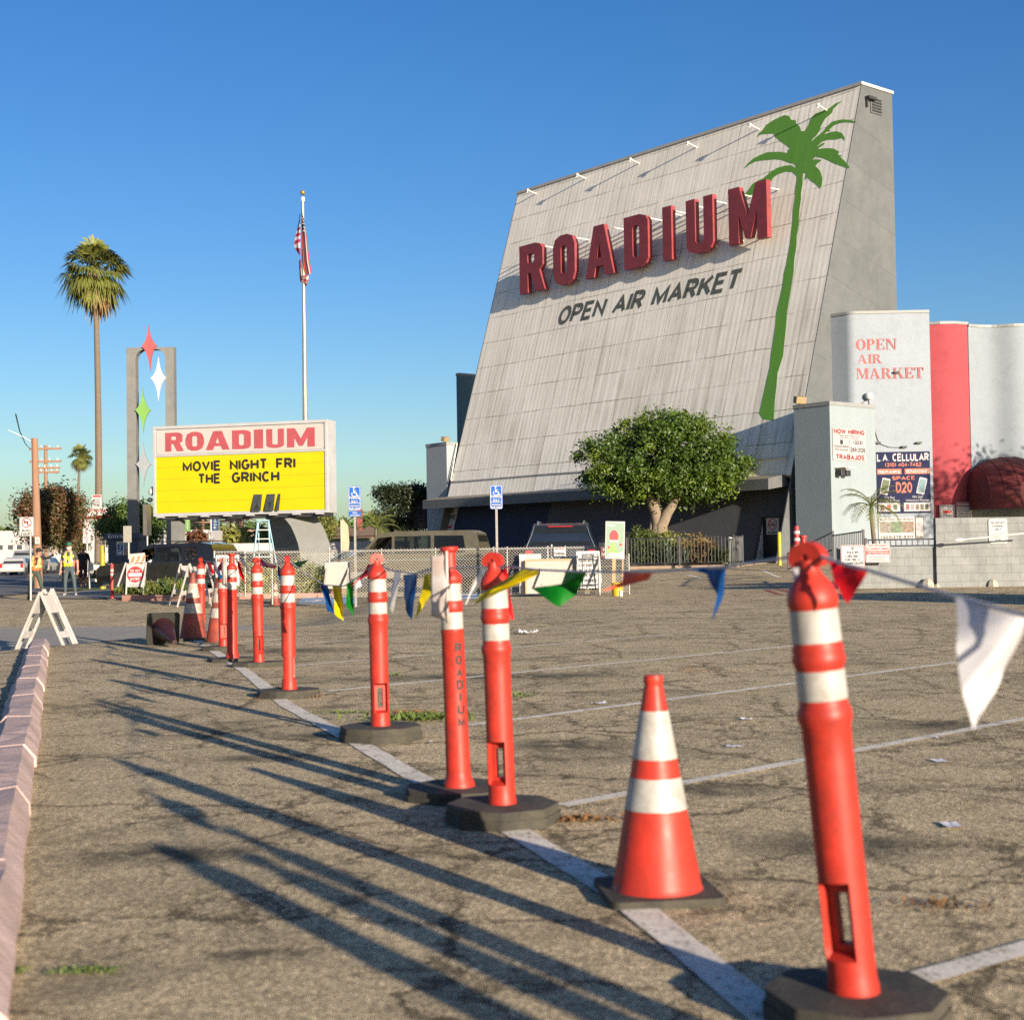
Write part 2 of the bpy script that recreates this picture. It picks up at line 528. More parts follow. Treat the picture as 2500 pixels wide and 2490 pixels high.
def asphalt_mat():
    m, n, b, N, L = newmat('worn asphalt')
    tc = N.new('ShaderNodeTexCoord')
    big = noise_tex(n, 0.22, 5, 0.65)
    mid = noise_tex(n, 1.6, 6, 0.7, dist=0.3)
    fine = noise_tex(n, 30, 7, 0.85)
    grit = N.new('ShaderNodeTexVoronoi'); grit.inputs['Scale'].default_value = 95
    L.new(tc.outputs['Object'], grit.inputs['Vector'])
    c = ramp(n, big.outputs[0], [(0.3, (0.42, 0.335, 0.200)), (0.7, (0.53, 0.42, 0.255))]).outputs[0]
    c = mix(n, 1.0, c, ramp(n, mid.outputs[0], [(0.25, 0.70), (0.5, 1.0), (0.8, 1.16)]).outputs[0], 'MULTIPLY')
    c = mix(n, 1.0, c, ramp(n, fine.outputs[0], [(0.30, 0.22), (0.5, 0.95), (0.70, 1.85)]).outputs[0], 'MULTIPLY')
    c = mix(n, 1.0, c, ramp(n, grit.outputs['Color'], [(0.0, 0.50), (0.5, 0.97), (1.0, 1.6)]).outputs[0], 'MULTIPLY')
    # oil stains
    edge = noise_tex(n, 5.5, 6, 0.75)
    ef = ramp(n, edge.outputs[0], [(0.32, 0.0), (0.54, 0.9)])
    st = stain_dark(n, tc.outputs['Object'], ef.outputs[0])
    c = mix(n, st, c, (0.055, 0.050, 0.032))
    sm = noise_tex(n, 0.75, 5, 0.7, stretch=(1.0, 1.4, 1), dist=0.8)
    c = mix(n, ramp(n, sm.outputs[0], [(0.53, 0.0), (0.70, 0.7)]).outputs[0], c, (0.12, 0.098, 0.06))
    # cracks: warped cell edges, only in places
    wv = noise_tex(n, 2.6, 9, 0.78)
    sc = node(n, 'ShaderNodeVectorMath', operation='SCALE'); L.new(wv.outputs['Color'], sc.inputs[0]); sc.inputs['Scale'].default_value = 0.55
    ad = node(n, 'ShaderNodeVectorMath', operation='ADD'); L.new(tc.outputs['Object'], ad.inputs[0]); L.new(sc.outputs[0], ad.inputs[1])
    hs = None
    for scale, wd, lo, hi, seed in ((0.55, 0.0055, 0.38, 0.48, 0), (1.5, 0.010, 0.44, 0.52, 7), (3.6, 0.019, 0.51, 0.58, 3)):
        v = N.new('ShaderNodeTexVoronoi'); v.feature = 'DISTANCE_TO_EDGE'; v.inputs['Scale'].default_value = scale
        L.new(ad.outputs[0], v.inputs['Vector'])
        k = ramp(n, v.outputs['Distance'], [(0.0, 1.0), (wd, 0.75), (wd * 1.9, 0.0)])
        mk = noise_tex(n, 0.45 + seed * 0.06, 4, 0.6, stretch=(1, 1, 1 + seed))
        kk = mix(n, 1.0, k.outputs[0], ramp(n, mk.outputs[0], [(lo, 0.0), (hi, 1.0)]).outputs[0], 'MULTIPLY')
        hs = kk if hs is None else mix(n, 1.0, hs, kk, 'LIGHTEN')
    c = mix(n, mix(n, 1.0, hs, (0.85, 0.85, 0.85), 'MULTIPLY'), c, (0.045, 0.036, 0.022))
    # dry dust and leaf litter gathering in the low spots
    dl = noise_tex(n, 3.1, 6, 0.8)
    c = mix(n, ramp(n, dl.outputs[0], [(0.66, 0.0), (0.76, 0.5)]).outputs[0], c, (0.20, 0.115, 0.05))
    L.new(c, b.inputs['Base Color'])
    b.inputs['Roughness'].default_value = 0.92
    b.inputs['Specular IOR Level'].default_value = 0.25
    n1 = bump(n, fine.outputs[0], 0.55, 0.012)
    n2 = bump(n, grit.outputs['Distance'], 0.5, 0.006, n1)
    inv = node(n, 'ShaderNodeInvert'); L.new(hs, inv.inputs[1])
    L.new(bump(n, inv.outputs[0], 0.7, 0.015, n2), b.inputs['Normal'])
    return m
ASPH = asphalt_mat()
def concrete_mat(name, c0, c1, joint=None):
    m, n, b, N, L = newmat(name)
    t = noise_tex(n, 0.9, 6, 0.7)
    f = noise_tex(n, 60, 4, 0.75)
    c = ramp(n, t.outputs[0], [(0.3, c0), (0.7, c1)]).outputs[0]
    c = mix(n, 1.0, c, ramp(n, f.outputs[0], [(0.25, 0.78), (0.75, 1.18)]).outputs[0], 'MULTIPLY')
    d = noise_tex(n, 2.6, 6, 0.8, dist=0.6)
    c = mix(n, ramp(n, d.outputs[0], [(0.58, 0.0), (0.75, 0.45)]).outputs[0], c, tuple(v * 0.5 for v in c0))
    if joint:
        tc = N.new('ShaderNodeTexCoord')
        br = N.new('ShaderNodeTexBrick')
        br.offset = 0.0
        br.inputs['Scale'].default_value = 1.0
        br.inputs['Mortar Size'].default_value = 0.012
        br.inputs['Brick Width'].default_value = joint[0]; br.inputs['Row Height'].default_value = joint[1]
        br.inputs['Color1'].default_value = (1, 1, 1, 1); br.inputs['Color2'].default_value = (0.93, 0.93, 0.93, 1); br.inputs['Mortar'].default_value = (0.4, 0.4, 0.4, 1)
        L.new(tc.outputs['Object'], br.inputs['Vector'])
        c = mix(n, 1.0, c, br.outputs['Color'], 'MULTIPLY')
    L.new(c, b.inputs['Base Color'])
    b.inputs['Roughness'].default_value = 0.9
    L.new(bump(n, f.outputs[0], 0.25, 0.006), b.inputs['Normal'])
    return m
CONC = concrete_mat('gutter concrete', (0.27, 0.245, 0.20), (0.34, 0.31, 0.26), (2.4, 1.9))
WALKM = concrete_mat('sidewalk concrete', (0.25, 0.225, 0.19), (0.32, 0.29, 0.24), (1.6, 1.6))

def axis(segs):
    out = []
    for a, b, st in segs:
        n = max(1, int(round((b - a) / st)))
        out += [a + (b - a) * i / n for i in range(n)]
    return out + [segs[-1][1]]
XS = axis([(-900, -100, 200), (-100, -20, 10), (-20, -9, 0.8), (-9, -2, 0.22), (-2, 12, 1.0), (12, 100, 11), (100, 900, 200)])
YS = axis([(-60, 0, 20), (0, 16, 1.6), (16, 24.5, 0.2), (24.5, 70, 0.7), (70, 130, 8), (130, 700, 95), (700, 3000, 575)])
vs = [(x, y, zt(x, y)) for y in YS for x in XS]
nx = len(XS)
fs = [(j * nx + i, j * nx + i + 1, (j + 1) * nx + i + 1, (j + 1) * nx + i) for j in range(len(YS) - 1) for i in range(nx - 1)]
struct(MB().add(vs, fs, ASPH, True).build('ground', ASPH))

def patch(name, corners, m, off=0.004, nu=24, nv=24):
    """sheet laid on the ground between four ground points, following its height"""
    a, b, c, d = [Vector((p[0], p[1], 0)) for p in corners]
    def fn(u, v):
        p = (a.lerp(b, u)).lerp(d.lerp(c, u), v)
        return (p.x, p.y, zt(p.x, p.y) + off)
    return struct(MB().grid(fn, nu, nv, m).build(name, m))
# concrete gutter beyond the end of the lot, pavement and road at the far left
ga, gb, gc2, gd = Vector((-13, 12.2, 0)), G(462, 1546), G(500, 1503), Vector((-16.5, 29.5, 0))
patch('gutter', [(-10.5, 14.5), (-4.4, 23.2), (-4.6, 28.5), (-13.5, 29.5)], CONC, 0.02, 40, 50)
patch('sidewalk', [(-15.2, 45.0), (-10.4, 42.0), (-13.2, 75.0), (-19.2, 76.0)], WALKM, 0.03, 12, 30)
ROADM = mat('street asphalt', (0.12, 0.115, 0.11), 0.85, 0.2, 2.0, bmp=0.2, bscale=80)
patch('road', [(-60, 40), (-17.2, 46), (-30, 400), (-90, 400)], ROADM, 0.03, 8, 60)
GRASS = mat('verge turf', (0.10, 0.13, 0.03), 0.95, 0.4, 9, bmp=0.4)
patch('grass_verge', [(-17.4, 55), (-15.4, 55), (-19.4, 90), (-21.6, 90)], GRASS, 0.045, 6, 20)

# ------------------------------------------------------------------ painted lines
def paint_mat(name, col, wear=0.5):
    m, n, b, N, L = newmat(name)
    t = noise_tex(n, 9, 7, 0.8)
    g = noise_tex(n, 70, 4, 0.8)
    mx = mix(n, 0.45, t.outputs[0], g.outputs[0])
    a = ramp(n, mx, [(wear - 0.07, 0.0), (wear + 0.05, 1.0)])
    d = noise_tex(n, 2.0, 5, 0.7)
    L.new(mix(n, 1.0, ramp(n, d.outputs[0], [(0.3, tuple(c * 0.75 for c in col)), (0.7, col)]).outputs[0],
              ramp(n, g.outputs[0], [(0.25, 0.7), (0.75, 1.15)]).outputs[0], 'MULTIPLY'), b.inputs['Base Color'])
    b.inputs['Roughness'].default_value = 0.85
    tr = N.new('ShaderNodeBsdfTransparent')
    ms = N.new('ShaderNodeMixShader')
    L.new(a.outputs[0], ms.inputs[0]); L.new(tr.outputs[0], ms.inputs[1]); L.new(b.outputs[0], ms.inputs[2])
    L.new(ms.outputs[0], N['Material Output'].inputs[0])
    return m
WPAINT = paint_mat('worn white road paint', (0.88, 0.80, 0.66), 0.448)
WPAINT2 = paint_mat('faded white road paint', (0.84, 0.76, 0.62), 0.442)
RPAINT = paint_mat('worn red road paint', (0.42, 0.09, 0.07), 0.45)
BPAINT = paint_mat('pale blue road paint', (0.42, 0.58, 0.75), 0.36)
def strip(pts, wd, m, off=0.005, name='parking_line', n=24):
    mb = MB()
    P = []
    for i in range(len(pts) - 1):
        for k in range(n):
            P.append(pts[i].lerp(pts[i + 1], k / n))
    P.append(pts[-1])
    vs = []
    for i, p in enumerate(P):
        t = (P[min(i + 1, len(P) - 1)] - P[max(0, i - 1)]); t.z = 0; t.normalize()
        s = Vector((-t.y, t.x, 0)) * (wd / 2) * (1 + 0.12 * noise.noise(p * 3.1))
        for q in (p - s, p + s):
            vs.append((q.x, q.y, zt(q.x, q.y) + off))
    mb.add(vs, [(2 * i, 2 * i + 2, 2 * i + 3, 2 * i + 1) for i in range(len(P) - 1)], m)
    return struct(mb.build(name, m))
strip([G(*p) for p in ((470, 1556), (600, 1640), (700, 1722), (880, 1818), (1010, 1895), (1250, 2025), (1520, 2190), (1760, 2385), (1900, 2500))], 0.115, WPAINT, 0.005, 'lane_line', 8)
for a, b_, wd in (((1371, 1968), (2520, 1752), 0.085), ((1140, 1772), (2340, 1617), 0.09), ((800, 1688), (1950, 1576), 0.09), ((700, 1628), (1640, 1549), 0.085),
                  ((640, 1578), (1475, 1528), 0.08), ((900, 1520), (1520, 1499), 0.1), ((2240, 2392), (2560, 2300), 0.09), ((560, 1571), (760, 1556), 0.08)):
    strip([G(*a), G(*b_)], wd, WPAINT if wd > 0.085 else WPAINT2, 0.005)
for a, b_ in (((1680, 1404), (1712, 1412)), ((1860, 1392), (1903, 1410)), ((1668, 1403), (1676, 1404)), ((1815, 1400), (1830, 1401)), ((1605, 1444), (1660, 1444))):
    strip([G(*a), G(*b_)], 0.16, WPAINT, 0.006)
for a, b_ in (((1868, 1440), (1905, 1452)), ((1897, 1438), (1950, 1452)), ((1945, 1439), (2000, 1450)), ((1868, 1440), (1990, 1437)), ((1905, 1452), (1990, 1451))):
    strip([G(*a), G(*b_)], 0.13, RPAINT, 0.006, 'red_kerb_marking')
strip([G(2060, 1440), G(2480, 1434)], 0.06, RPAINT, 0.006, 'red_kerb_marking')
def flat_shape(name, loops, M, m):
    o = MB().shape(loops, 0, 0.003, m).build(name, m); o.matrix_world = M
    return struct(o)
bp = [G(728, 1472), G(874, 1474), G(868, 1459), G(742, 1457)]
patch('blue_bay_marking', [(p.x, p.y) for p in bp], BPAINT, 0.007, 6, 6)
bp = [G(1120, 1462), G(1190, 1462), G(1185, 1449), G(1125, 1449)]
patch('blue_bay_marking', [(p.x, p.y) for p in bp], BPAINT, 0.007, 6, 6)
def wheelchair(mb, x, y, s, m, z=0.003, d=0.003, M=None):
    """access symbol of height s, centred at x, y"""
    k = s / 10.0
    T = lambda pts: [(x + px * k, y + py * k) for px, py in pts]
    mb.shape([T(circ(-0.6, 4.3, 0.95, 14))], z, z + d, m, M)
    ring_o = [(-0.2 + 3.0 * cos(a), -1.9 + 3.0 * sin(a)) for a in [radians(140 + i * 14) for i in range(16)]]
    ring_i = [(-0.2 + 2.2 * cos(a), -1.9 + 2.2 * sin(a)) for a in [radians(140 + i * 14) for i in range(15, -1, -1)]]
    mb.shape([T(ring_o + ring_i)], z, z + d, m, M)
    mb.shape([T([(-1.2, 3.0), (-0.2, 3.0), (-0.1, 1.4), (1.9, 1.4), (1.9, 0.6), (0.0, 0.6), (0.05, -0.4), (2.2, -0.4), (3.3, -3.4), (4.3, -3.1), (4.1, -4.1), (2.7, -4.4), (1.5, -1.3), (-1.0, -1.3)])], z + 0.0006, z + d + 0.0006, m, M)
g0 = G(770, 1467)
mb = MB(); wheelchair(mb, 0, 0, 1.0, WPAINT)
o = mb.build('access_symbol', WPAINT); o.matrix_world = Matrix.Translation(g0 + Vector((0, 0, 0.010))); struct(o)

# ------------------------------------------------------------------ pinkish kerb stones along the left side
KERB = mat('pinkish kerb stone', (0.52, 0.375, 0.335), 0.85, 0.2, 5, bmp=0.5, bscale=30, dirt=(0.28, 0.21, 0.17), dirtamt=0.6)
k0, k1 = G(-66, 2260), G(92, 1592)
kd = (k1 - k0); klen = kd.length; kd.normalize(); kang = atan2(kd.y, kd.x)
ORD = ['nearest the camera', 'second from the camera', 'third from the camera', 'fourth from the camera', 'fifth from the camera', 'sixth from the camera', 'seventh from the camera', 'eighth from the camera', 'ninth from the camera', 'tenth from the camera']
nk = 10
step = klen / (nk - 1.2)
for i in range(nk):
    p = k0 + kd * (step * (i - 0.75))
    mb = MB()
    prof = [(-0.13, -0.02), (0.13, -0.02), (0.125, 0.05), (0.07, 0.115), (-0.07, 0.118), (-0.125, 0.05)]
    rows = []
    ns = 14
    for j in range(ns + 1):
        t = j / ns
        sw = 1.0 + 0.03 * (1 - sstep(0.0, 0.12, t)) + 0.03 * noise.noise(Vector(((i + t) * 3, 0, 0)))
        rows.append([(t * (step - 0.004), a * sw + 0.012 * noise.noise(Vector(((t + i) * 4, a * 9, z * 9))), z * (sw + 0.16 * noise.noise(Vector(((t + i) * 5, a * 7, 0))))) for a, z in prof])
    vs = [v for r in rows for v in r]
    n6 = len(prof)
    fs = [(j * n6 + k, j * n6 + (k + 1) % n6, (j + 1) * n6 + (k + 1) % n6, (j + 1) * n6 + k) for j in range(ns) for k in range(n6)]
    mb.add(vs, fs, KERB)
    mb.add(rows[0], [tuple(range(n6))[::-1]], KERB); mb.add(rows[-1], [tuple(range(n6))], KERB)
    o = mb.build('kerb_stone', KERB)
    o.location = (p.x, p.y, zt(p.x, p.y)); o.rotation_euler = (0, 0, kang + 0.006 * ((i % 3) - 1))
    tag(o, 'weathered pinkish kerb stone at the left lot edge, ' + ORD[i], 'kerb stone', 'kerb stones along the edge of the lot')

# ------------------------------------------------------------------ orange delineator posts
ORANGE = mat('orange post plastic', (0.42, 0.026, 0.014), 0.5, 0.16, 12, dirt=(0.16, 0.022, 0.014), dirtamt=0.75, spec=0.4, bmp=0.05, bscale=25)
ORANGE2 = mat('faded orange plastic', (0.55, 0.07, 0.03), 0.5, 0.15, 9, dirt=(0.25, 0.05, 0.03), dirtamt=0.4)
BAND = mat('white reflective band', (0.38, 0.365, 0.34), 0.5, 0.08, 14, dirt=(0.20, 0.17, 0.13), dirtamt=0.8, spec=0.6)
RUBBER = mat('dusty black rubber', (0.034, 0.031, 0.024), 0.85, 0.25, 9, bmp=0.3, bscale=60, dirt=(0.09, 0.08, 0.055), dirtamt=0.7)
BLACKINK = mat('black stencil ink', (0.02, 0.018, 0.018), 0.7, 0.2, 40)

def octo(rx, ry, c=0.42):
    return [(rx, -ry * c), (rx, ry * c), (rx * c, ry), (-rx * c, ry), (-rx, ry * c), (-rx, -ry * c), (-rx * c, -ry), (rx * c, -ry)]
T1 = [(0.060, 0.055), (0.0600, 0.075), (0.0565, 0.09), (0.0560, 0.14), (0.0560, 0.155), (0.0560, 0.17), (0.0560, 0.19), (0.0560, 0.23), (0.0560, 0.27), (0.0560, 0.29), (0.0560, 0.305), (0.0560, 0.32),
      (0.0560, 0.45), (0.0565, 0.60), (0.0575, 0.675), (0.0625, 0.688), (0.0635, 0.70), (0.0625, 0.712), (0.057, 0.722), (0.0560, 0.733), (0.0555, 0.807), (0.057, 0.812),
      (0.0615, 0.826), (0.0615, 0.836), (0.058, 0.845), (0.0605, 0.853), (0.0560, 0.866), (0.0550, 0.949), (0.0585, 0.956), (0.0590, 0.972), (0.0560, 0.985), (0.0500, 1.0), (0.036, 1.018), (0.026, 1.03), (0.023, 1.045), (0.022, 1.06)]
def post_t1(slot_rot=0.0, flat=1.0):
    mb = MB()
    n = 40
    vs, keep = [], []
    def inzone(k, wdeg):
        a = 360.0 * k / n
        return min(abs(a - 90), abs(a - 270)) <= wdeg
    for r, z in T1:
        s = 0.15 < z < 0.308
        for k in range(n):
            a = 2 * pi * k / n
            x, y = r * cos(a), r * sin(a)
            if z < 0.34:
                x *= flat
            if s and inzone(k, 37):
                y = 0.014 * (1 if y > 0 else -1)
            vs.append((x, y, z))
    fs = []
    for i in range(len(T1) - 1):
        zc = (T1[i][1] + T1[i + 1][1]) / 2
        for k in range(n):
            k2 = (k + 1) % n
            if 0.168 < zc < 0.292 and inzone(k, 19) and inzone(k2, 19):
                continue
            fs.append((i * n + k, i * n + k2, (i + 1) * n + k2, (i + 1) * n + k))
    mb.add(vs, fs, ORANGE, True)
    xh = 0.056 * cos(radians(72)) * flat
    yy = 0.014
    z0, z1 = 0.17, 0.29
    mb.add([(-xh, -yy, z0), (-xh, yy, z0), (-xh, yy, z1), (-xh, -yy, z1), (xh, -yy, z0), (xh, yy, z0), (xh, yy, z1), (xh, -yy, z1)],
           [(0, 1, 2, 3), (4, 7, 6, 5), (0, 4, 5, 1), (3, 2, 6, 7)], ORANGE)
    # flattened grip on top with its small hole
    dome = [(0.045 * cos(a), 0.040 * sin(a)) for a in [pi * i / 12 for i in range(13)]] + [(-0.045, -0.006), (-0.036, -0.018), (0.036, -0.018), (0.045, -0.006)]
    Mh = frame((0, 0.0, 1.063), (1, 0, 0))
    mb.shape([dome, circ(0, 0.004, 0.0085, 10)], -0.015, 0.015, ORANGE, Mh)
    if slot_rot:
        R = Matrix.Rotation(slot_rot, 4, 'Z')
        mb.v = [tuple(R @ Vector(p)) for p in mb.v]
    return mb
TB = [(0.074, 0.048), (0.073, 0.07), (0.068, 0.085), (0.058, 0.11), (0.056, 0.13), (0.0530, 0.45), (0.0520, 0.76), (0.0545, 0.765), (0.0540, 0.776), (0.0490, 0.779), (0.0490, 0.857), (0.0510, 0.860), (0.0520, 0.88), (0.0510, 0.905), (0.0485, 0.908),
      (0.0485, 0.988), (0.0500, 0.99), (0.0530, 1.0), (0.0530, 1.015), (0.0500, 1.026), (0.0400, 1.036), (0.0310, 1.046), (0.0290, 1.08), (0.0290, 1.13), (0.0400, 1.137), (0.0435, 1.143), (0.0435, 1.152), (0.0400, 1.157), (0.0250, 1.157)]
def band(r0, r1, z0, z1, n=40):
    return MB().lathe([(r0 - 0.004, z0), (r0, z0), (r1, z1), (r1 - 0.004, z1)], n, BAND)
def delineator(px, py, kind, label, lean=(0, 0), slot=0.0, brot=0.0, bsz=(0.215, 0.215), bh=0.07, flat=1.0, scale=1.0, letters=False, xy=None):
    d_ = ray(px, py); g = O3 + d_ * ((bh - EYE) / d_.z); g = Vector((g.x, g.y + 0.03, 0.0)) if xy is None else Vector((xy[0], xy[1], 0))
    g.z = zt(g.x, g.y)
    t = thing('delineator_post', label, 'traffic post', g, 0, 'orange delineator posts strung across the lot')
    ob = MB().prism(octo(*bsz), 0.0, bh * 0.55).prism([(x * 0.97, y * 0.97) for x, y in octo(*bsz)], bh * 0.55, bh).build('base', RUBBER, t, bev=0.012)
    ob.rotation_euler = (0, 0, brot)
    if kind == 1:
        p = post_t1(slot, flat).build('post', ORANGE, t, sharp=50)
        bands = [(0.0572, 0.0567, 0.737, 0.805), (0.0572, 0.0562, 0.870, 0.946)]
    else:
        p = MB().lathe(TB, 36, ORANGE).build('post', ORANGE, t, sharp=50)
        bands = [(0.0505, 0.0503, 0.780, 0.856), (0.0500, 0.0498, 0.909, 0.987)]
    for a, b_, z0, z1 in bands:
        band(a, b_, z0, z1).build('reflective_band', BAND, p, sharp=50)
    p.rotation_euler = (lean[1], lean[0], 0)
    p.location = (0, 0, (bh - 0.06))
    p.scale = (scale, scale, scale)
    if letters:
        mb = MB()
        for i, ch in enumerate('ROADIUM'):
            l = MB().text(ch, -0.017 if ch != 'I' else -0.005, -0.023, 0.017 if ch != 'I' else 0.005, 0.023, BLACKINK, 0.0, 0.001, 0.04)
            zc = 0.695 - i * 0.056
            vs = []
            for x, y, z in l.v:
                a = -pi / 2 + 0.52 + x / 0.054
                r = 0.0570 - 0.0036 * (zc + y) / 0.76 * 1.0 + z * 0.2
                vs.append((r * cos(a), r * sin(a), zc + y))
            mb.add(vs, l.f, BLACKINK)
        mb.build('stencilled_lettering', BLACKINK, p)
    return t
delineator(2097, 2425, 1, 'leaning orange delineator post closest to the camera', (radians(-5.0), radians(1.0)), radians(-42), 0.25, (0.20, 0.20), 0.075, scale=1.0)
delineator(1227, 1963, 1, 'orange delineator post with open slot on a thick octagonal base', (radians(-1.3), 0), radians(-25), 0.4, (0.22, 0.22), 0.075, scale=0.985)
delineator(1121, 1921, 2, 'bottle-topped orange delineator with vertical black lettering', (radians(-1.6), 0), 0, 0.1, (0.24, 0.22), 0.05, letters=True, scale=0.985)
delineator(928, 1772, 1, 'orange delineator post whose slot shows daylight, by green weeds', (radians(-0.6), 0), radians(14), 0.3, (0.235, 0.22), 0.085, scale=0.98)
delineator(705, 1683, 1, 'orange delineator post seen edge-on with a narrow waist', (radians(-0.3), 0), radians(90), 0.15, (0.235, 0.2), 0.06)
delineator(631, 1616, 1, 'dented orange delineator on a flat oval base', (radians(-0.8), 0), radians(48), 0.2, (0.27, 0.16), 0.045, flat=0.92)
delineator(566, 1606, 2, 'bottle-topped orange delineator in the far cluster, holding a white sheet', (radians(0.2), 0), 0, 0.5, (0.25, 0.2), 0.035)
delineator(545, 1577, 1, 'orange delineator half hidden behind the far bottle-topped post', (radians(-0.4), 0), radians(20), 0.2, (0.25, 0.18), 0.05)
delineator(490, 1543, 1, 'farthest post of the row, rising from behind dirty cones', (radians(0.1), 0), radians(80), 0.1, (0.24, 0.2), 0.05)
delineator(0, 0, 1, 'orange delineator post at the near right end of the string', (0, 0), radians(30), 0.1, (0.2, 0.2), 0.075, xy=(1.59, 0.86))
delineator(0, 0, 2, 'bottle-topped orange delineator beside the near right end of the string', (0, 0), 0, 0.3, (0.22, 0.2), 0.05, xy=(1.80, 1.13))
delineator(0, 0, 1, 'unseen orange delineator post added for its shadow, just behind the near two', (0, 0), 0.5, 0.1, (0.2, 0.2), 0.07, xy=(1.50, 0.98))  # out of view, added to thicken the shadows on the asphalt
delineator(0, 0, 1, 'outermost unseen orange delineator post added for its shadow at the near end', (0, 0), 0.2, 0.1, (0.2, 0.2), 0.07, xy=(1.86, 0.80))  # another unseen post, added to widen the same cluster of shadows

PAPER = mat('worn white board', (0.46, 0.43, 0.41), 0.7, 0.08, 12, dirt=(0.42, 0.22, 0.12), dirtamt=0.55)
def wrap_sheet(px, py, z0, z1, dx, label, bend=0.006, wd=0.068):
    g = G(px, py)
    mb = MB()
    def fn(u, v):
        x = -wd + wd * u + dx
        return (x, -0.062 - bend * sin(pi * u) * 0.5 + 0.035 * (1 - u) + 0.006 * sin(v * 9), z0 + (z1 - z0) * v + 0.02 * (1 - u) * (1 - v))
    mb.grid(fn, 8, 10, PAPER)
    def fn2(u, v):
        return (dx + 0.10 * u, -0.062 - 0.006 * sin(pi * u) + 0.02 * u, z0 - 0.0 + (z1 - z0 + 0.02) * v)
    mb.add([(dx, -0.066, z0 - 0.01), (dx + 0.012, -0.066, z0 - 0.01), (dx + 0.012, -0.066, z1 + 0.02), (dx, -0.066, z1 + 0.02)], [(0, 1, 2, 3)], PAPER)
    o = mb.build('paper_sign', PAPER)
    o.location = g
    s = o.modifiers.new('thick', 'SOLIDIFY'); s.thickness = 0.003
    return tag(o, label, 'sign')
wrap_sheet(1118, 1950, 0.80, 1.09, -0.038, 'bent white sheet strapped to the lettered bottle-topped post')
wrap_sheet(563, 1625, 0.80, 1.09, -0.03, 'narrow white sheet strapped to the far bottle-topped post', 0.02, 0.045)

# ------------------------------------------------------------------ cones
CONE = mat('bright orange cone plastic', (0.44, 0.030, 0.016), 0.46, 0.14, 12, dirt=(0.19, 0.028, 0.018), dirtamt=0.75, spec=0.35, bmp=0.04, bscale=22)
DCONE = mat('grimy orange cone plastic', (0.26, 0.045, 0.025), 0.6, 0.3, 10, dirt=(0.06, 0.03, 0.02), dirtamt=0.95)
MSHADE = mat('shade-darkened maroon plastic', (0.035, 0.008, 0.008), 0.5, 0.3, 8, dirt=(0.03, 0.015, 0.012), dirtamt=0.6)  # grime, plus the shade over the lying cone put into the colour
DBAND = mat('grimy white band', (0.36, 0.33, 0.29), 0.6, 0.2, 14, dirt=(0.2, 0.1, 0.06), dirtamt=0.8)
CP = [(0.150, 0.022), (0.143, 0.03), (0.139, 0.05), (0.0995, 0.275), (0.0812, 0.38), (0.0717, 0.435), (0.0445, 0.59), (0.0330, 0.655), (0.0285, 0.668), (0.0315, 0.676), (0.0325, 0.69), (0.0305, 0.70), (0.015, 0.70)]
def cone_parts(t, cm, bm_, rub, bands=True, sz=0.18):
    MB().prism(rrect(-sz, -sz, sz, sz, 0.035), 0.0, 0.026).build('base', rub, t, bev=0.006)
    c = MB().lathe(CP, 40, cm).build('cone_body', cm, t, sharp=60)
    if bands:
        for z0, z1 in ((0.278, 0.378), (0.437, 0.588)):
            r = lambda z: 0.0995 + (z - 0.275) * (0.0445 - 0.0995) / (0.59 - 0.275) + 0.0012
            MB().lathe([(r(z0) - 0.003, z0), (r(z0), z0), (r(z1), z1), (r(z1) - 0.003, z1)], 40, bm_).build('reflective_band', bm_, c, sharp=60)
    return t
t = thing('traffic_cone', 'clean orange traffic cone standing on the white line', 'traffic cone', G(1605, 2185), 0.12)
cone_parts(t, CONE, BAND, RUBBER)
t = thing('traffic_cone', 'grimy cone with faded bands, standing against the farthest post of the row', 'traffic cone', G(472, 1562), 0.2)
cone_parts(t, DCONE, DBAND, RUBBER); t.scale = (1.25, 1.25, 1.28)
t = thing('traffic_cone', 'scuffed orange cone half hidden behind the far pair of posts', 'traffic cone', G(535, 1572), 0.1)
cone_parts(t, DCONE, DBAND, RUBBER); t.scale = (1.15, 1.15, 1.2)
t = thing('traffic_cone', 'faded cone standing behind the chain-link fence', 'traffic cone', gx(671, 36.6), 0.1)
cone_parts(t, DCONE, DBAND, RUBBER)
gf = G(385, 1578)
t = thing('traffic_cone', 'shade-darkened cone lying on its side with its square base upright', 'traffic cone', gf + Vector((0, 0, 0.0)))
cone_parts(t, MSHADE, DBAND, mat('shade-darkened cone base', (0.014, 0.014, 0.011), 0.8, 0.2, 8), bands=False, sz=0.205)  # base rubber darker than the other cones': shade put into its colour
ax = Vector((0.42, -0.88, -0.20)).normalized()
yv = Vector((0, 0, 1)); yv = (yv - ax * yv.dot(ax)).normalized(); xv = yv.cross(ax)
t.matrix_world = Matrix(((xv.x, yv.x, ax.x, gf.x - 0.02), (xv.y, yv.y, ax.y, gf.y + 0.35), (xv.z, yv.z, ax.z, gf.z + 0.205), (0, 0, 0, 1)))

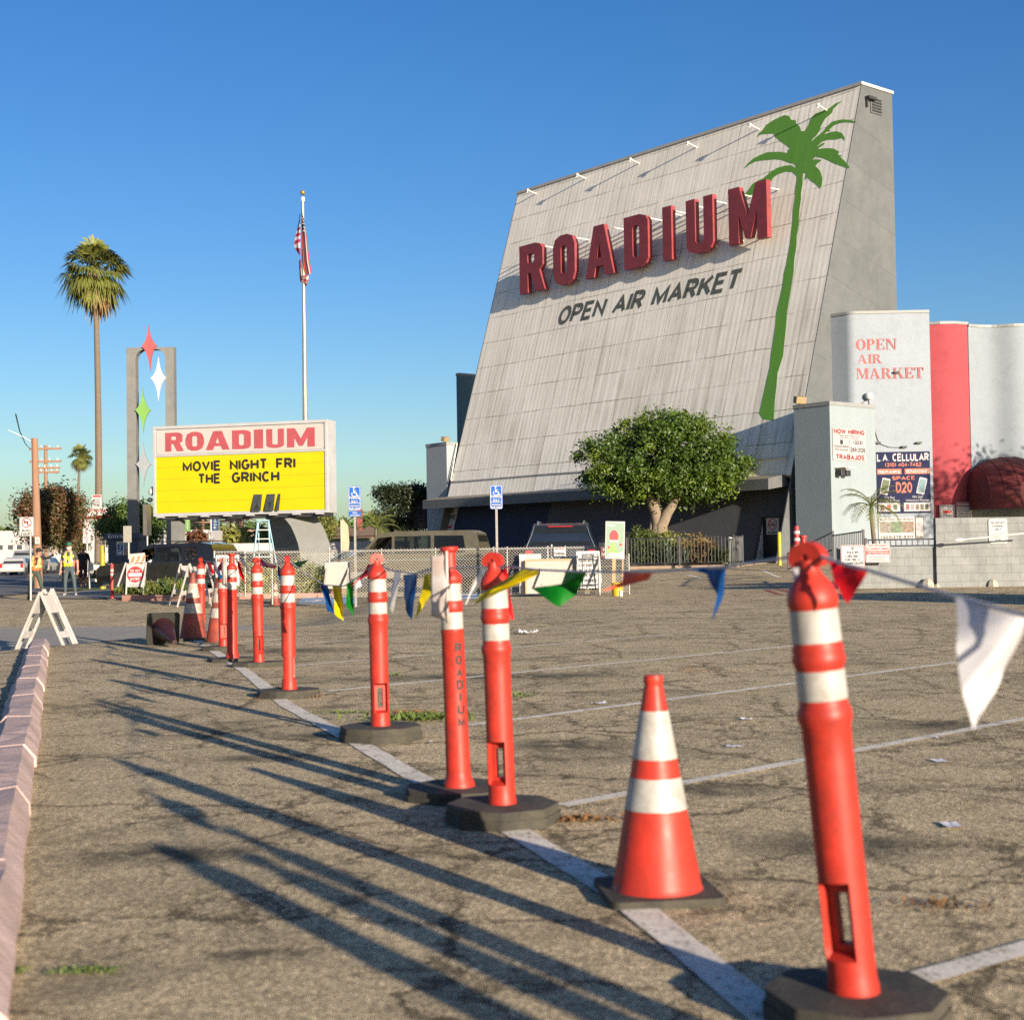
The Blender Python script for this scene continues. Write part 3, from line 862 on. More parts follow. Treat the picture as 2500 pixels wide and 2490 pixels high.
# ------------------------------------------------------------------ string of pennants from post to post
INV = [(2600, .41), (1985, .30), (1200, .163), (1062, .152), (918, .108), (703, .0862), (628, .0685), (553, .062), (489, .048), (300, .04)]
def invd(px):
    for (a, ia), (b, ib) in zip(INV, INV[1:]):
        if b <= px <= a:
            return ib + (px - b) / (a - b) * (ia - ib)
    return INV[0][1] if px > 2600 else INV[-1][1]
def SP(px, py, dd=0.0):
    return W(px, py, 1 / invd(px) + dd)
FC = {'red': (0.50, 0.006, 0.015), 'blue': (0.003, 0.05, 0.20), 'yellow': (0.48, 0.38, 0.004), 'green': (0.003, 0.13, 0.008), 'white': (0.60, 0.59, 0.60), 'orange': (0.55, 0.09, 0.05)}
FM = {k: mat(k + ' pennant vinyl', v, 0.5, 0.06, 20, trans=0.3 if k == 'white' else 0.15, spec=0.2) for k, v in FC.items()}
CORD = mat('white pennant cord', (0.45, 0.44, 0.45), 0.7, 0.1, 40)
st = thing('pennant_string', 'string of coloured plastic pennants tied from post to post', 'pennant string', SP(918, 1375))
Mi = Matrix.Translation(-Vector(SP(918, 1375)))
cp = [(488, 1367), (520, 1372), (546, 1366), (575, 1365), (626, 1364), (660, 1382), (703, 1368), (745, 1400), (790, 1428), (840, 1431), (880, 1405), (915, 1377), (960, 1393), (1010, 1400), (1066, 1386),
      (1130, 1386), (1204, 1384), (1250, 1384), (1310, 1391), (1430, 1396), (1600, 1396), (1770, 1384), (1900, 1364), (1988, 1352), (2040, 1372), (2118, 1391), (2330, 1456), (2500, 1502), (2620, 1530)]
pts = [Mi @ SP(*p) for p in cp]
fine = []
for i in range(len(pts) - 1):
    for k in range(4):
        fine.append(pts[i].lerp(pts[i + 1], k / 4))
fine.append(pts[-1]); fine.append(Mi @ Vector((1.59, 0.86, 1.07)))
MB().tube(fine, 0.0045, 6, CORD).build('cord', CORD, st)
for knot in ((1205, 1383), (918, 1376), (1066, 1386), (703, 1366), (1990, 1352)):
    pass
PEN = [('yellow', [(1038, 1402), (1055, 1400), (1055, 1446), (1014, 1512)]), ('blue', [(985, 1403), (1020, 1402), (1006, 1512), (989, 1490)]), ('white', [(964, 1395), (981, 1397), (959, 1497), (948, 1483)]),
       ('white', [(1172, 1388), (1186, 1388), (1152, 1450), (1128, 1492)]), ('yellow', [(1277, 1387), (1317, 1390), (1314, 1402), (1157, 1476), (1172, 1452), (1280, 1404)]),
       ('green', [(1380, 1396), (1432, 1397), (1410, 1450), (1365, 1482), (1297, 1435), (1374, 1426)]), ('red', [(1189, 1392), (1238, 1388), (1245, 1440), (1256, 1511), (1248, 1512), (1225, 1432)]),
       ('red', [(898, 1378), (938, 1378), (927, 1389), (878, 1415), (856, 1432), (887, 1400)]), ('white', [(878, 1406), (892, 1400), (884, 1430), (868, 1437)]), ('green', [(846, 1428), (862, 1419), (864, 1502), (846, 1482)]),
       ('yellow', [(812, 1430), (834, 1431), (839, 1516), (816, 1499)]), ('blue', [(783, 1424), (800, 1430), (816, 1499), (799, 1491)]), ('red', [(633, 1365), (676, 1381), (673, 1389), (636, 1381)]),
       ('blue', [(676, 1377), (683, 1383), (689, 1419), (680, 1417)]), ('green', [(715, 1375), (722, 1372), (756, 1366), (731, 1386)]), ('red', [(697, 1370), (712, 1376), (718, 1391), (704, 1400)]),
       ('red', [(578, 1368), (585, 1372), (602, 1430), (584, 1402)]), ('white', [(586, 1367), (597, 1370), (612, 1397), (610, 1403)]), ('blue', [(548, 1367), (538, 1374), (534, 1397), (538, 1416), (550, 1395)]),
       ('red', [(503, 1370), (512, 1372), (523, 1397), (517, 1404)]), ('white', [(505, 1373), (512, 1380), (520, 1402), (511, 1405)]), ('white', [(520, 1372), (528, 1372), (537, 1412), (527, 1402)]),
       ('blue', [(1683, 1390), (1770, 1385), (1768, 1437), (1758, 1470), (1739, 1519), (1749, 1453), (1727, 1402)]), ('orange', [(1522, 1396), (1595, 1398), (1584, 1414), (1514, 1433), (1467, 1443), (1520, 1418)]),
       ('white', [(1937, 1360), (1956, 1358), (1976, 1430), (1968, 1500), (1962, 1592), (1954, 1534), (1940, 1430)]), ('red', [(2025, 1368), (2118, 1391), (2099, 1427), (2073, 1472), (2037, 1420)]),
       ('white', [(2336, 1458), (2505, 1503), (2500, 1545), (2455, 1630), (2376, 1778), (2354, 1700), (2334, 1580)])]
for i, (c, poly) in enumerate(PEN):
    bm = bmesh.new()
    x0 = sum(p[0] for p in poly) / len(poly); ytop = min(p[1] for p in poly)
    dref = 1 / invd(poly[0][0])
    vs = []
    for (px, py) in poly:
        d0 = 1 / invd(x0 + (px - x0) * 0.7)
        hz = (py - ytop) / FPX * d0
        tw = min(1, hz / 0.12)
        d0 = d0 * (1 - tw) + tw * (1 / invd(x0) + (px - x0) / FPX * d0 * 0.9)
        vs.append(bm.verts.new(Mi @ W(px, py, d0 + 0.25 * hz * sin(i * 2.1) + 0.012 * sin(px * 0.2))))
    f = bm.faces.new(vs)
    bmesh.ops.triangulate(bm, faces=[f])
    bmesh.ops.subdivide_edges(bm, edges=bm.edges[:], cuts=4, use_grid_fill=True)
    k = 1 / (0.05 * dref ** 0.3)
    for v in bm.verts:
        q = Vector(v.co) * 9 + Vector((i * 3.7, 0, 0))
        v.co += Vector((0.0, 0.034, 0.0)) * noise.noise(q) + Vector((0.006, 0.012, 0.004)) * noise.noise(q * 2.3)
        
    me = bpy.data.meshes.new('pennant')
    bm.to_mesh(me); bm.free()
    for p in me.polygons: p.use_smooth = True
    me.materials.append(FM[c])
    o = bpy.data.objects.new('pennant', me); C.objects.link(o); o.parent = st
    o['label'] = c + ' pennant'

# ------------------------------------------------------------------ litter and weeds
LIT = mat('crumpled white paper', (0.55, 0.55, 0.6), 0.8, 0.08, 20)
def scrap(px, py, sz, label, cr=0.35):
    g = G(px, py)
    rnd = random.Random(px)
    mb = MB()
    a0 = rnd.uniform(0, 3)
    def fn(u, v):
        x, y = (u - 0.5) * sz, (v - 0.5) * sz * 0.6
        z = 0.004 + cr * sz * 0.35 * abs(noise.noise(Vector((x * 30, y * 30, px)))) + cr * sz * 0.5 * (abs(u - 0.5) ** 2) 
        return (x * cos(a0) - y * sin(a0), x * sin(a0) + y * cos(a0), z)
    mb.grid(fn, 7, 6, LIT, smooth=False)
    o = mb.build('paper_scrap', LIT); o.location = g
    return tag(o, label, 'litter', 'paper scraps on the asphalt')
scrap(1288, 1548, 0.26, 'crumpled white tissue on the asphalt, farthest of the paper scraps', 0.9)
scrap(1826, 1757, 0.10, 'folded paper scrap between the cone and nearest post, upper one', 0.5)
scrap(1795, 1823, 0.10, 'flat paper scrap between the cone and nearest post, lower one', 0.2)
scrap(2298, 1860, 0.11, 'long flat paper scrap right of the nearest post', 0.25)
scrap(2325, 2018, 0.11, 'bright paper scrap closest to the camera, right of the nearest post', 0.3)
scrap(2290, 1802, 0.04, 'tiny paper scrap beside the stall line right of the nearest post', 0.4)
scrap(1465, 1718, 0.12, 'small pale paper scrap behind the cone tip', 0.3)
scrap(1050, 1812, 0.035, 'tiny white scrap beside the lettered bottle-topped post', 0.6)
WEED = mat('weed leaf', (0.09, 0.13, 0.025), 0.7, 0.4, 30)
DRY = mat('dry leaf', (0.17, 0.085, 0.03), 0.8, 0.4, 30)
def weeds(name, px, py, rx, ry, n, m, h=0.05, label=None):
    g = G(px, py); rnd = random.Random(px * 7 + py)
    mb = MB()
    for i in range(n):
        x, y = rnd.gauss(0, .55) * rx, rnd.gauss(0, .55) * ry + .25 * ry * sin(px + 9 * i / n)
        if noise.noise(Vector((x * 9, y * 22, px))) < -.12: continue
        L = rnd.uniform(0.4, 1.2) * h; b = rnd.uniform(0, 2 * pi); wd = L * 0.22
        lean = rnd.uniform(0.2, 1.1)
        dx, dy = cos(b) * L * lean, sin(b) * L * lean
        px_, py_ = -sin(b) * wd, cos(b) * wd
        z = 0.003
        mb.add([(x, y, z), (x + dx * 0.5 + px_, y + dy * 0.5 + py_, z + L * 0.4), (x + dx, y + dy, z + L * (1 - lean * 0.55)), (x + dx * 0.5 - px_, y + dy * 0.5 - py_, z + L * 0.42)], [(0, 1, 2, 3)], m)
    o = mb.build(name, m); o.location = g
    tag(o, label, 'weeds' if m is WEED else 'dry leaves', kind='stuff')
for a in ((1040, 1756, 0.34, 0.16, 520, WEED, 0.06, 'green weed patch behind the lettered bottle-topped post'), (1000, 1743, 0.22, 0.07, 150, DRY, 0.04, 'brown dry leaves beside the green weed patch'),
          (822, 1742, 0.2, 0.06, 160, WEED, 0.03, 'low weeds in the crack beside the post with daylight slot'), (1262, 1700, 0.2, 0.12, 120, WEED, 0.04, 'sparse weeds on the stall behind the bottle-topped post'),
          (1370, 2005, 0.3, 0.045, 420, DRY, 0.03, 'dry leaves drifted against the thick octagonal base'), (700, 1705, 0.28, 0.05, 220, DRY, 0.03, 'dry litter round the edge-on post base'),
          (680, 1698, 0.15, 0.04, 90, WEED, 0.03, 'tiny weeds in front of the edge-on post base'), (2330, 2215, 0.14, 0.06, 140, DRY, 0.025, 'brown leaf scraps beside the nearest post'),
          (170, 2375, 0.18, 0.03, 220, WEED, 0.02, 'moss and weeds in the crack by the kerb'), (965, 1650, 0.1, 0.06, 60, WEED, 0.04, 'small weed tuft on the open asphalt'),
          (1690, 1640, 0.4, 0.15, 70, DRY, 0.03, 'scattered brown leaves on the far stalls'), (1800, 1770, 0.5, 0.3, 60, DRY, 0.02, 'scattered leaf scraps behind the cone')):
    weeds('weeds' if a[5] is WEED else 'dry_leaves', *a[:7], label=a[7])
# ================================================================== large structures
# ------------------------------------------------------------------ the drive-in screen building
Pbr = W(1931, 1157, 60.0)
Pbl = W(1093, 1216, 78.6)
U = Vector((Pbr.x - Pbl.x, Pbr.y - Pbl.y, 0)).normalized()      # along the face, towards its near end
NH = Vector((U.y, -U.x, 0))                                     # horizontal direction the face looks in
Z3 = Vector((0, 0, 1))
EZ = 4.17
TOPZ = 21.72
LEAN = 5.37
SW = 24.06
slope = (-NH * LEAN + Z3 * (TOPZ - EZ)).normalized()
SL = sqrt(LEAN ** 2 + (TOPZ - EZ) ** 2)
FB = Vector((Pbr.x, Pbr.y, EZ)) - U * SW                        # bottom corner of the face at its far end
MF = frame(FB, U, slope)

def face_mat():
    m, n, b, N, L = newmat('weathered screen panels')
    tc = N.new('ShaderNodeTexCoord')
    sep = N.new('ShaderNodeSeparateXYZ'); L.new(tc.outputs['Object'], sep.inputs[0])
    base = noise_tex(n, 0.35, 5, 0.6)
    c = ramp(n, base.outputs[0], [(0.3, (0.80, 0.75, 0.655)), (0.7, (0.92, 0.87, 0.77))]).outputs[0]
    # water streaks running down the slope
    st = noise_tex(n, 1.0, 6, 0.75, stretch=(2.6, 0.10, 1))
    st2 = noise_tex(n, 1.0, 5, 0.7, stretch=(7.0, 0.22, 1))
    mk = noise_tex(n, 0.22, 4, 0.6)
    sx = mix(n, 1.0, ramp(n, st.outputs[0], [(0.46, 0.0), (0.66, 0.72)]).outputs[0], ramp(n, mk.outputs[0], [(0.35, 0.25), (0.6, 1.0)]).outputs[0], 'MULTIPLY')
    # more dirt lower down the face
    low = node(n, 'ShaderNodeMapRange'); low.inputs[1].default_value = 15; low.inputs[2].default_value = 4; low.inputs[3].default_value = 0.35; low.inputs[4].default_value = 1.0
    L.new(sep.outputs[1], low.inputs[0])
    sx = mix(n, 1.0, sx, low.outputs[0], 'MULTIPLY')
    c = mix(n, sx, c, (0.36, 0.32, 0.24))
    c = mix(n, mix(n, 1.0, ramp(n, st2.outputs[0], [(0.55, 0.0), (0.72, 0.5)]).outputs[0], low.outputs[0], 'MULTIPLY'), c, (0.40, 0.37, 0.29))
    # rust runs
    ru = noise_tex(n, 1.0, 4, 0.6, stretch=(3.1, 0.16, 1))
    c = mix(n, ramp(n, ru.outputs[0], [(0.70, 0.0), (0.78, 0.6)]).outputs[0], c, (0.36, 0.22, 0.10))
    # panel seams: long joints down the slope, shorter ones across
    wob = noise_tex(n, 0.8, 4, 0.6)
    ws = node(n, 'ShaderNodeVectorMath', operation='SCALE'); L.new(wob.outputs['Color'], ws.inputs[0]); ws.inputs['Scale'].default_value = 0.10
    wa = node(n, 'ShaderNodeVectorMath', operation='ADD'); L.new(tc.outputs['Object'], wa.inputs[0]); L.new(ws.outputs[0], wa.inputs[1])
    def brick(w_, h_, ms, off):
        mp = N.new('ShaderNodeMapping'); mp.inputs['Rotation'].default_value = (0, 0, radians(90)); L.new(wa.outputs[0], mp.inputs[0])
        br = N.new('ShaderNodeTexBrick'); br.offset = off
        br.inputs['Scale'].default_value = 1.0; br.inputs['Brick Width'].default_value = h_; br.inputs['Row Height'].default_value = w_
        br.inputs['Mortar Size'].default_value = ms
        br.inputs['Color1'].default_value = (1, 1, 1, 1); br.inputs['Color2'].default_value = (0.93, 0.93, 0.92, 1); br.inputs['Mortar'].default_value = (0.22, 0.20, 0.14, 1)
        L.new(mp.outputs[0], br.inputs['Vector'])
        return br
    b1 = brick(2.44, 1.52, 0.016, 0.0)
    b2 = brick(0.61, 40.0, 0.016, 0.3)
    mk2 = noise_tex(n, 0.55, 4, 0.7)
    c = mix(n, ramp(n, mk2.outputs[0], [(0.36, 0.0), (0.56, 1.0)]).outputs[0], c, mix(n, 1.0, c, b1.outputs['Color'], 'MULTIPLY'))
    mk3 = noise_tex(n, 0.8, 5, 0.7, stretch=(1.2, 0.3, 1))
    c = mix(n, ramp(n, mk3.outputs[0], [(0.42, 0.0), (0.62, 0.7)]).outputs[0], c, mix(n, 1.0, c, b2.outputs['Color'], 'MULTIPLY'))
    # black mould gathered on the lower cross joints
    mo = noise_tex(n, 2.5, 6, 0.8, stretch=(1.0, 3.0, 1))
    c = mix(n, mix(n, 1.0, mix(n, 1.0, ramp(n, mo.outputs[0], [(0.52, 0.0), (0.66, 0.8)]).outputs[0], b1.outputs['Fac'], 'MULTIPLY'), low.outputs[0], 'MULTIPLY'), c, (0.13, 0.12, 0.07))
    L.new(c, b.inputs['Base Color'])
    b.inputs['Roughness'].default_value = 0.85
    rib = N.new('ShaderNodeTexWave'); rib.inputs['Scale'].default_value = 1.05; rib.inputs['Distortion'].default_value = 0.6; rib.bands_direction = 'X'
    L.new(tc.outputs['Object'], rib.inputs['Vector'])
    inv = node(n, 'ShaderNodeInvert'); L.new(b1.outputs['Fac'], inv.inputs[1])
    fl = noise_tex(n, 3, 5, 0.7)
    n1 = bump(n, fl.outputs[0], 0.12, 0.03)
    L.new(bump(n, inv.outputs[0], 0.35, 0.02, bump(n, rib.outputs[0], 0.06, 0.03, n1)), b.inputs['Normal'])
    return m
FACEM = face_mat()
def stucco(name, col, var=0.05, dirtamt=0.25, bmp=0.35, streak=True):
    if name in MATS: return MATS[name]
    m, n, b, N, L = newmat(name)
    t = noise_tex(n, 0.5, 5, 0.6)
    f = noise_tex(n, 14, 6, 0.75)
    c = ramp(n, t.outputs[0], [(0.3, tuple(v * (1 - var) for v in col)), (0.7, tuple(v * (1 + var) for v in col))]).outputs[0]
    c = mix(n, 1.0, c, ramp(n, f.outputs[0], [(0.25, 0.88), (0.75, 1.1)]).outputs[0], 'MULTIPLY')
    s = noise_tex(n, 1.0, 6, 0.75, stretch=(1.6, 1.6, 0.12) if streak == 'z' else (1.6, 0.12, 1.6))
    c = mix(n, ramp(n, s.outputs[0], [(0.5, 0.0), (0.75, dirtamt)]).outputs[0], c, tuple(v * 0.55 for v in col))
    L.new(c, b.inputs['Base Color'])
    b.inputs['Roughness'].default_value = 0.9
    b.inputs['Specular IOR Level'].default_value = 0.25
    L.new(bump(n, f.outputs[0], bmp, 0.02), b.inputs['Normal'])
    MATS[name] = m
    return m
def block_mat(name, c0, c1, bw=0.41, bh=0.203, seam=0.5, ms=0.008, dirt=0.5):
    m, n, b, N, L = newmat(name)
    tc = N.new('ShaderNodeTexCoord')
    br = N.new('ShaderNodeTexBrick')
    br.inputs['Scale'].default_value = 1.0; br.inputs['Brick Width'].default_value = bw; br.inputs['Row Height'].default_value = bh
    br.inputs['Mortar Size'].default_value = ms; br.inputs['Mortar Smooth'].default_value = 0.3
    br.inputs['Color1'].default_value = (1, 1, 1, 1); br.inputs['Color2'].default_value = (0.9, 0.9, 0.9, 1); br.inputs['Mortar'].default_value = (seam, seam, seam, 1)
    L.new(tc.outputs['Object'], br.inputs['Vector'])
    t = noise_tex(n, 1.3, 6, 0.7)
    c = ramp(n, t.outputs[0], [(0.32, c0), (0.68, c1)]).outputs[0]
    c = mix(n, 1.0, c, br.outputs['Color'], 'MULTIPLY')
    f = noise_tex(n, 26, 5, 0.8)
    c = mix(n, 1.0, c, ramp(n, f.outputs[0], [(0.25, 0.8), (0.75, 1.15)]).outputs[0], 'MULTIPLY')
    s = noise_tex(n, 1.0, 6, 0.75, stretch=(1.5, 0.5, 1))
    c = mix(n, ramp(n, s.outputs[0], [(0.46, 0.0), (0.72, dirt)]).outputs[0], c, tuple(v * 0.42 for v in c0))
    L.new(c, b.inputs['Base Color'])
    b.inputs['Roughness'].default_value = 0.92
    inv = node(n, 'ShaderNodeInvert'); L.new(br.outputs['Fac'], inv.inputs[1])
    L.new(bump(n, inv.outputs[0], 0.5, 0.012, bump(n, f.outputs[0], 0.3, 0.008)), b.inputs['Normal'])
    return m
TOWER = block_mat('grey painted tower wall', (0.098, 0.108, 0.115), (0.122, 0.132, 0.138), 1.22, 1.83, 0.75, 0.012, 0.3)
NAVY = stucco('navy painted base wall', (0.028, 0.036, 0.07), 0.1, 0.2)
GREYP = stucco('dark grey painted base wall', (0.075, 0.078, 0.09), 0.08, 0.2)
EAVE = mat('grey eave paint', (0.085, 0.095, 0.105), 0.7, 0.1, 2, dirt=(0.2, 0.17, 0.12), dirtamt=0.3)
EAVETOP = mat('pale eave flashing', (0.26, 0.23, 0.18), 0.7, 0.15, 2, dirt=(0.2, 0.16, 0.10), dirtamt=0.6)
LPINK = mat('faded red letter paint', (0.235, 0.035, 0.042), 0.55, 0.12, 2.2, dirt=(0.10, 0.018, 0.02), dirtamt=0.5)
PALMG = mat('green mural paint', (0.095, 0.27, 0.028), 0.8, 0.10, 1.5, dirt=(0.10, 0.16, 0.05), dirtamt=0.3, stretch=(4, 0.4, 1))
OAM = mat('dark grey green mural paint', (0.075, 0.085, 0.070), 0.8, 0.12, 2.0, dirt=(0.16, 0.15, 0.12), dirtamt=0.35, stretch=(4, 0.4, 1))
STEELW = mat('white painted steel', (0.62, 0.60, 0.56), 0.5, 0.1, 5, dirt=(0.3, 0.2, 0.12), dirtamt=0.4)
DARKST = mat('dark steel', (0.03, 0.03, 0.032), 0.5, 0.2, 6)

scr = thing('screen_building', 'tall leaning drive-in screen building with big red letters and a painted green palm', 'building', M=MF)
MFi = MF.inverted()
def wloc(p): return MFi @ Vector(p)
# sloping face slab
MB().box(0, SW, 0, SL, -0.35, 0.0, FACEM).build('screen_face', FACEM, scr)
# body behind the face: side walls, back and top
TD = 2.25                                                        # depth of the top
tn = LEAN / (TOPZ - EZ)
def sec(z): return -tn * (z - EZ)                                # offset of the face line along NH at height z
def body_pt(a, nh, z): return wloc(FB + U * a + NH * nh + Z3 * (z - EZ))
GZ = 0.2
def side(a0, a1, m, name, front_bottom=None):
    fb = sec(GZ) + 0.0
    ring = [(fb, GZ), (sec(TOPZ), TOPZ), (sec(TOPZ) - TD, TOPZ), (sec(TOPZ) - TD, GZ)]
    vs = [body_pt(a0, *r) for r in ring] + [body_pt(a1, *r) for r in ring]
    mb = MB().add(vs, [(0, 1, 2, 3), (7, 6, 5, 4), (0, 4, 5, 1), (1, 5, 6, 2), (2, 6, 7, 3), (3, 7, 4, 0)], m)
    return mb.build(name, m, scr, recalc=True)
side(SW + 0.002, SW + 0.05, TOWER, 'side_wall')
side(-0.05, -0.002, TOWER, 'side_wall')
vs = [body_pt(0, sec(TOPZ) - TD, GZ), body_pt(SW, sec(TOPZ) - TD, GZ), body_pt(SW, sec(TOPZ) - TD, TOPZ), body_pt(0, sec(TOPZ) - TD, TOPZ),
      body_pt(0, sec(TOPZ) - TD + .3, GZ), body_pt(SW, sec(TOPZ) - TD + .3, GZ), body_pt(SW, sec(TOPZ) - TD + .3, TOPZ), body_pt(0, sec(TOPZ) - TD + .3, TOPZ)]
MB().add(vs, [(0, 1, 2, 3), (7, 6, 5, 4), (0, 4, 5, 1), (1, 5, 6, 2), (2, 6, 7, 3), (3, 7, 4, 0)], TOWER).build('rear_wall', TOWER, scr, recalc=True)
mb = MB()
cap = [(-0.1, sec(TOPZ) + 0.06), (SW + 0.1, sec(TOPZ) + 0.06), (SW + 0.1, sec(TOPZ) - TD - 0.06), (-0.1, sec(TOPZ) - TD - 0.06)]
CAPG = mat('grey roof cap', (0.42, 0.40, 0.37), 0.6, 0.1, 3)
vs = [body_pt(a, h, TOPZ + 0.012) for a, h in cap] + [body_pt(a, h, TOPZ + 0.15) for a, h in cap]
mb.add(vs, [(0, 1, 2, 3), (7, 6, 5, 4), (0, 4, 5, 1), (1, 5, 6, 2), (2, 6, 7, 3), (3, 7, 4, 0)], CAPG)
mb.build('roof_cap', CAPG, scr, recalc=True)
# eave along the foot of the face
mb = MB()
rg = [(-0.35, EZ - 0.42), (1.05, EZ - 0.62), (1.05, EZ - 0.16), (0.0, EZ + 0.03)]
for (a0, a1, mm) in ((-0.9, SW - 0.35, None),):
    vs = [body_pt(a0, *r) for r in rg] + [body_pt(a1, *r) for r in rg]
    mb.add(vs, [(0, 1, 2, 3), (7, 6, 5, 4), (0, 4, 5, 1), (1, 5, 6, 2), (3, 7, 4, 0)], EAVE)
    mb.add(vs, [(2, 6, 7, 3)], EAVETOP)
mb.build('eave', EAVE, scr)
# base wall below the eave: follows the slope, set back, with the doorway cut into it
MBW = frame(FB - NH * 0.55 + Z3 * (0), U, slope)
bs = thing  # noqa
bh = (EZ - GZ) / slope.z
dxy = []
DL = onplane(MBW, 1857, 1262); DR = onplane(MBW, 1916, 1262); DBm = onplane(MBW, 1880, 1379)
rel = MFi @ MBW
mb = MB()
door = [(DL[0], DBm[1]), (DR[0], DBm[1]), (DR[0], DL[1]), (DL[0], DL[1])]
split = onplane(MBW, 1330, 1300)[0]
mb.shape([[(split, -bh - 0.3), (SW, -bh - 0.3), (SW, 0.35), (split, 0.35)], door], -0.2, 0.0, GREYP, rel)
mb.shape([[(0, -bh - 0.3), (split, -bh - 0.3), (split, 0.35), (0, 0.35)]], -0.2, 0.0, NAVY, rel)
mb.build('base_wall', GREYP, scr)
# doorway: upright door set back, jambs, threshold
DOORM = mat('black door paint', (0.012, 0.012, 0.014), 0.45, 0.2, 5)
p = MBW @ Vector((DL[0], DBm[1], 0)); q = MBW @ Vector((DR[0], DBm[1], 0)); top = MBW @ Vector((DL[0], DL[1], 0))
Md = MFi @ frame(p - NH * 0.75, U)
dw = (q - p).length; dh = top.z - p.z
dobj = MB().box(-0.05, dw + 0.05, -0.05, dh + 0.1, -0.05, 0.0, DOORM).build('door', DOORM, scr)
dobj.matrix_local = Md
hb = MB().box(dw - 0.22, dw - 0.06, dh * 0.44, dh * 0.47, 0.0, 0.06, STEELW).build('handle', STEELW, dobj)
mb = MB()
vsj = [(0, 0, -0.02), (0, 0, 0.75), (0, dh, 0.75 - dh * tn), (0, dh, -0.02)]
mb.add([(x - 0.004, y, z) for x, y, z in vsj] + [(x - 0.05, y, z) for x, y, z in vsj], [(0, 1, 2, 3), (7, 6, 5, 4), (0, 4, 5, 1), (1, 5, 6, 2), (2, 6, 7, 3), (3, 7, 4, 0)], STEELW)
mb.add([(x + dw + 0.004, y, z) for x, y, z in vsj] + [(x + dw + 0.05, y, z) for x, y, z in vsj], [(3, 2, 1, 0), (4, 5, 6, 7), (1, 5, 4, 0), (2, 6, 5, 1), (3, 7, 6, 2), (0, 4, 7, 3)], GREYP)
mb.build('door_frame', GREYP, dobj, recalc=True)
# mural: palm and italic lettering, painted on the face
def Z1(x, y): return 1700 + x / 3.848, 200 + y / 3.848           # zoom of the crown
def Z2(x, y): return 1200 + x / 1.832, 180 + y / 1.832
crown = [(945, 890), (905, 850), (840, 845), (770, 870), (720, 905), (705, 940), (650, 950), (600, 975), (560, 1000), (535, 1050), (480, 1090), (455, 1130), (440, 1110), (455, 1060), (490, 1020), (530, 960), (580, 930), (635, 905),
         (690, 855), (760, 810), (830, 790), (890, 785), (940, 815), (930, 775), (870, 760), (800, 735), (740, 730), (620, 740), (560, 750), (500, 780), (445, 822), (480, 775), (540, 720), (600, 690), (660, 665), (730, 660), (800, 660), (860, 672),
         (862, 640), (885, 632), (850, 600), (790, 560), (740, 515), (725, 488), (650, 492), (600, 500), (570, 525), (590, 485), (630, 450), (660, 405), (720, 365), (790, 330), (830, 315), (870, 322), (895, 360), (935, 362), (940, 395), (975, 425), (985, 465),
         (1020, 465), (1055, 410), (1075, 350), (1120, 300), (1190, 275), (1250, 250), (1310, 205), (1378, 180), (1330, 215), (1285, 260), (1280, 290), (1250, 315), (1215, 345), (1190, 385), (1170, 420), (1165, 455), (1130, 505), (1100, 530), (1080, 570),
         (1130, 520), (1190, 470), (1230, 420), (1280, 375), (1370, 355), (1440, 360), (1503, 375), (1495, 388), (1420, 382), (1350, 385), (1290, 415), (1250, 450), (1260, 465), (1220, 472), (1205, 495), (1260, 475), (1320, 465), (1370, 485), (1395, 525), (1395, 555),
         (1370, 530), (1310, 545), (1250, 545), (1190, 560), (1160, 585), (1125, 620), (1180, 580), (1213, 578), (1180, 605), (1140, 632), (1220, 625), (1290, 628), (1345, 660), (1330, 685), (1375, 698), (1350, 705), (1390, 740), (1440, 800), (1435, 818), (1370, 795),
         (1300, 770), (1230, 735), (1180, 715), (1120, 705), (1090, 735), (1150, 730), (1180, 738), (1140, 768), (1120, 790), (1165, 840), (1185, 910), (1180, 970), (1165, 1005), (1120, 960), (1075, 930), (1045, 900), (1020, 925), (1030, 860), (1005, 855)]
trunk = [(1000, 890), (1000, 960), (985, 1040), (985, 1100), (970, 1200), (965, 1280), (960, 1340), (945, 1440), (940, 1550), (920, 1680), (915, 1780), (895, 1924)]
trunkL = [(945, 930), (930, 1020), (930, 1080), (910, 1200), (905, 1300), (890, 1440), (880, 1530), (860, 1640), (845, 1720), (825, 1800), (810, 1924)]
t2r = [(1322, 1070), (1318, 1130), (1305, 1260), (1280, 1340), (1275, 1400), (1268, 1460), (1262, 1553)]
t2l = [(1275, 1070), (1270, 1130), (1250, 1260), (1245, 1310), (1225, 1400), (1205, 1490), (1198, 1520), (1215, 1545)]
poly = [Z1(*p) for p in crown] + [Z1(*p) for p in trunk] + [Z2(*p) for p in t2r] + [Z2(*p) for p in t2l[::-1]] + [Z1(*p) for p in trunkL[::-1]]
poly = [onplane(MF, *p) for p in poly]
MB().shape([poly], 0.004, 0.008, PALMG).build('palm_mural', PALMG, scr)
a = onplane(MF, 1362, 789); b2_ = onplane(MF, 1813, 664); c_ = onplane(MF, 1805, 712)
mb = MB()
mb.text('OPEN AIR MARKET', a[0], (a[1] + c_[1]) / 2 - 0.02, b2_[0], (a[1] + c_[1]) / 2 + 1.06, OAM, 0.004, 0.004, 0.02, 0.17)
mb.build('painted_lettering', OAM, scr)
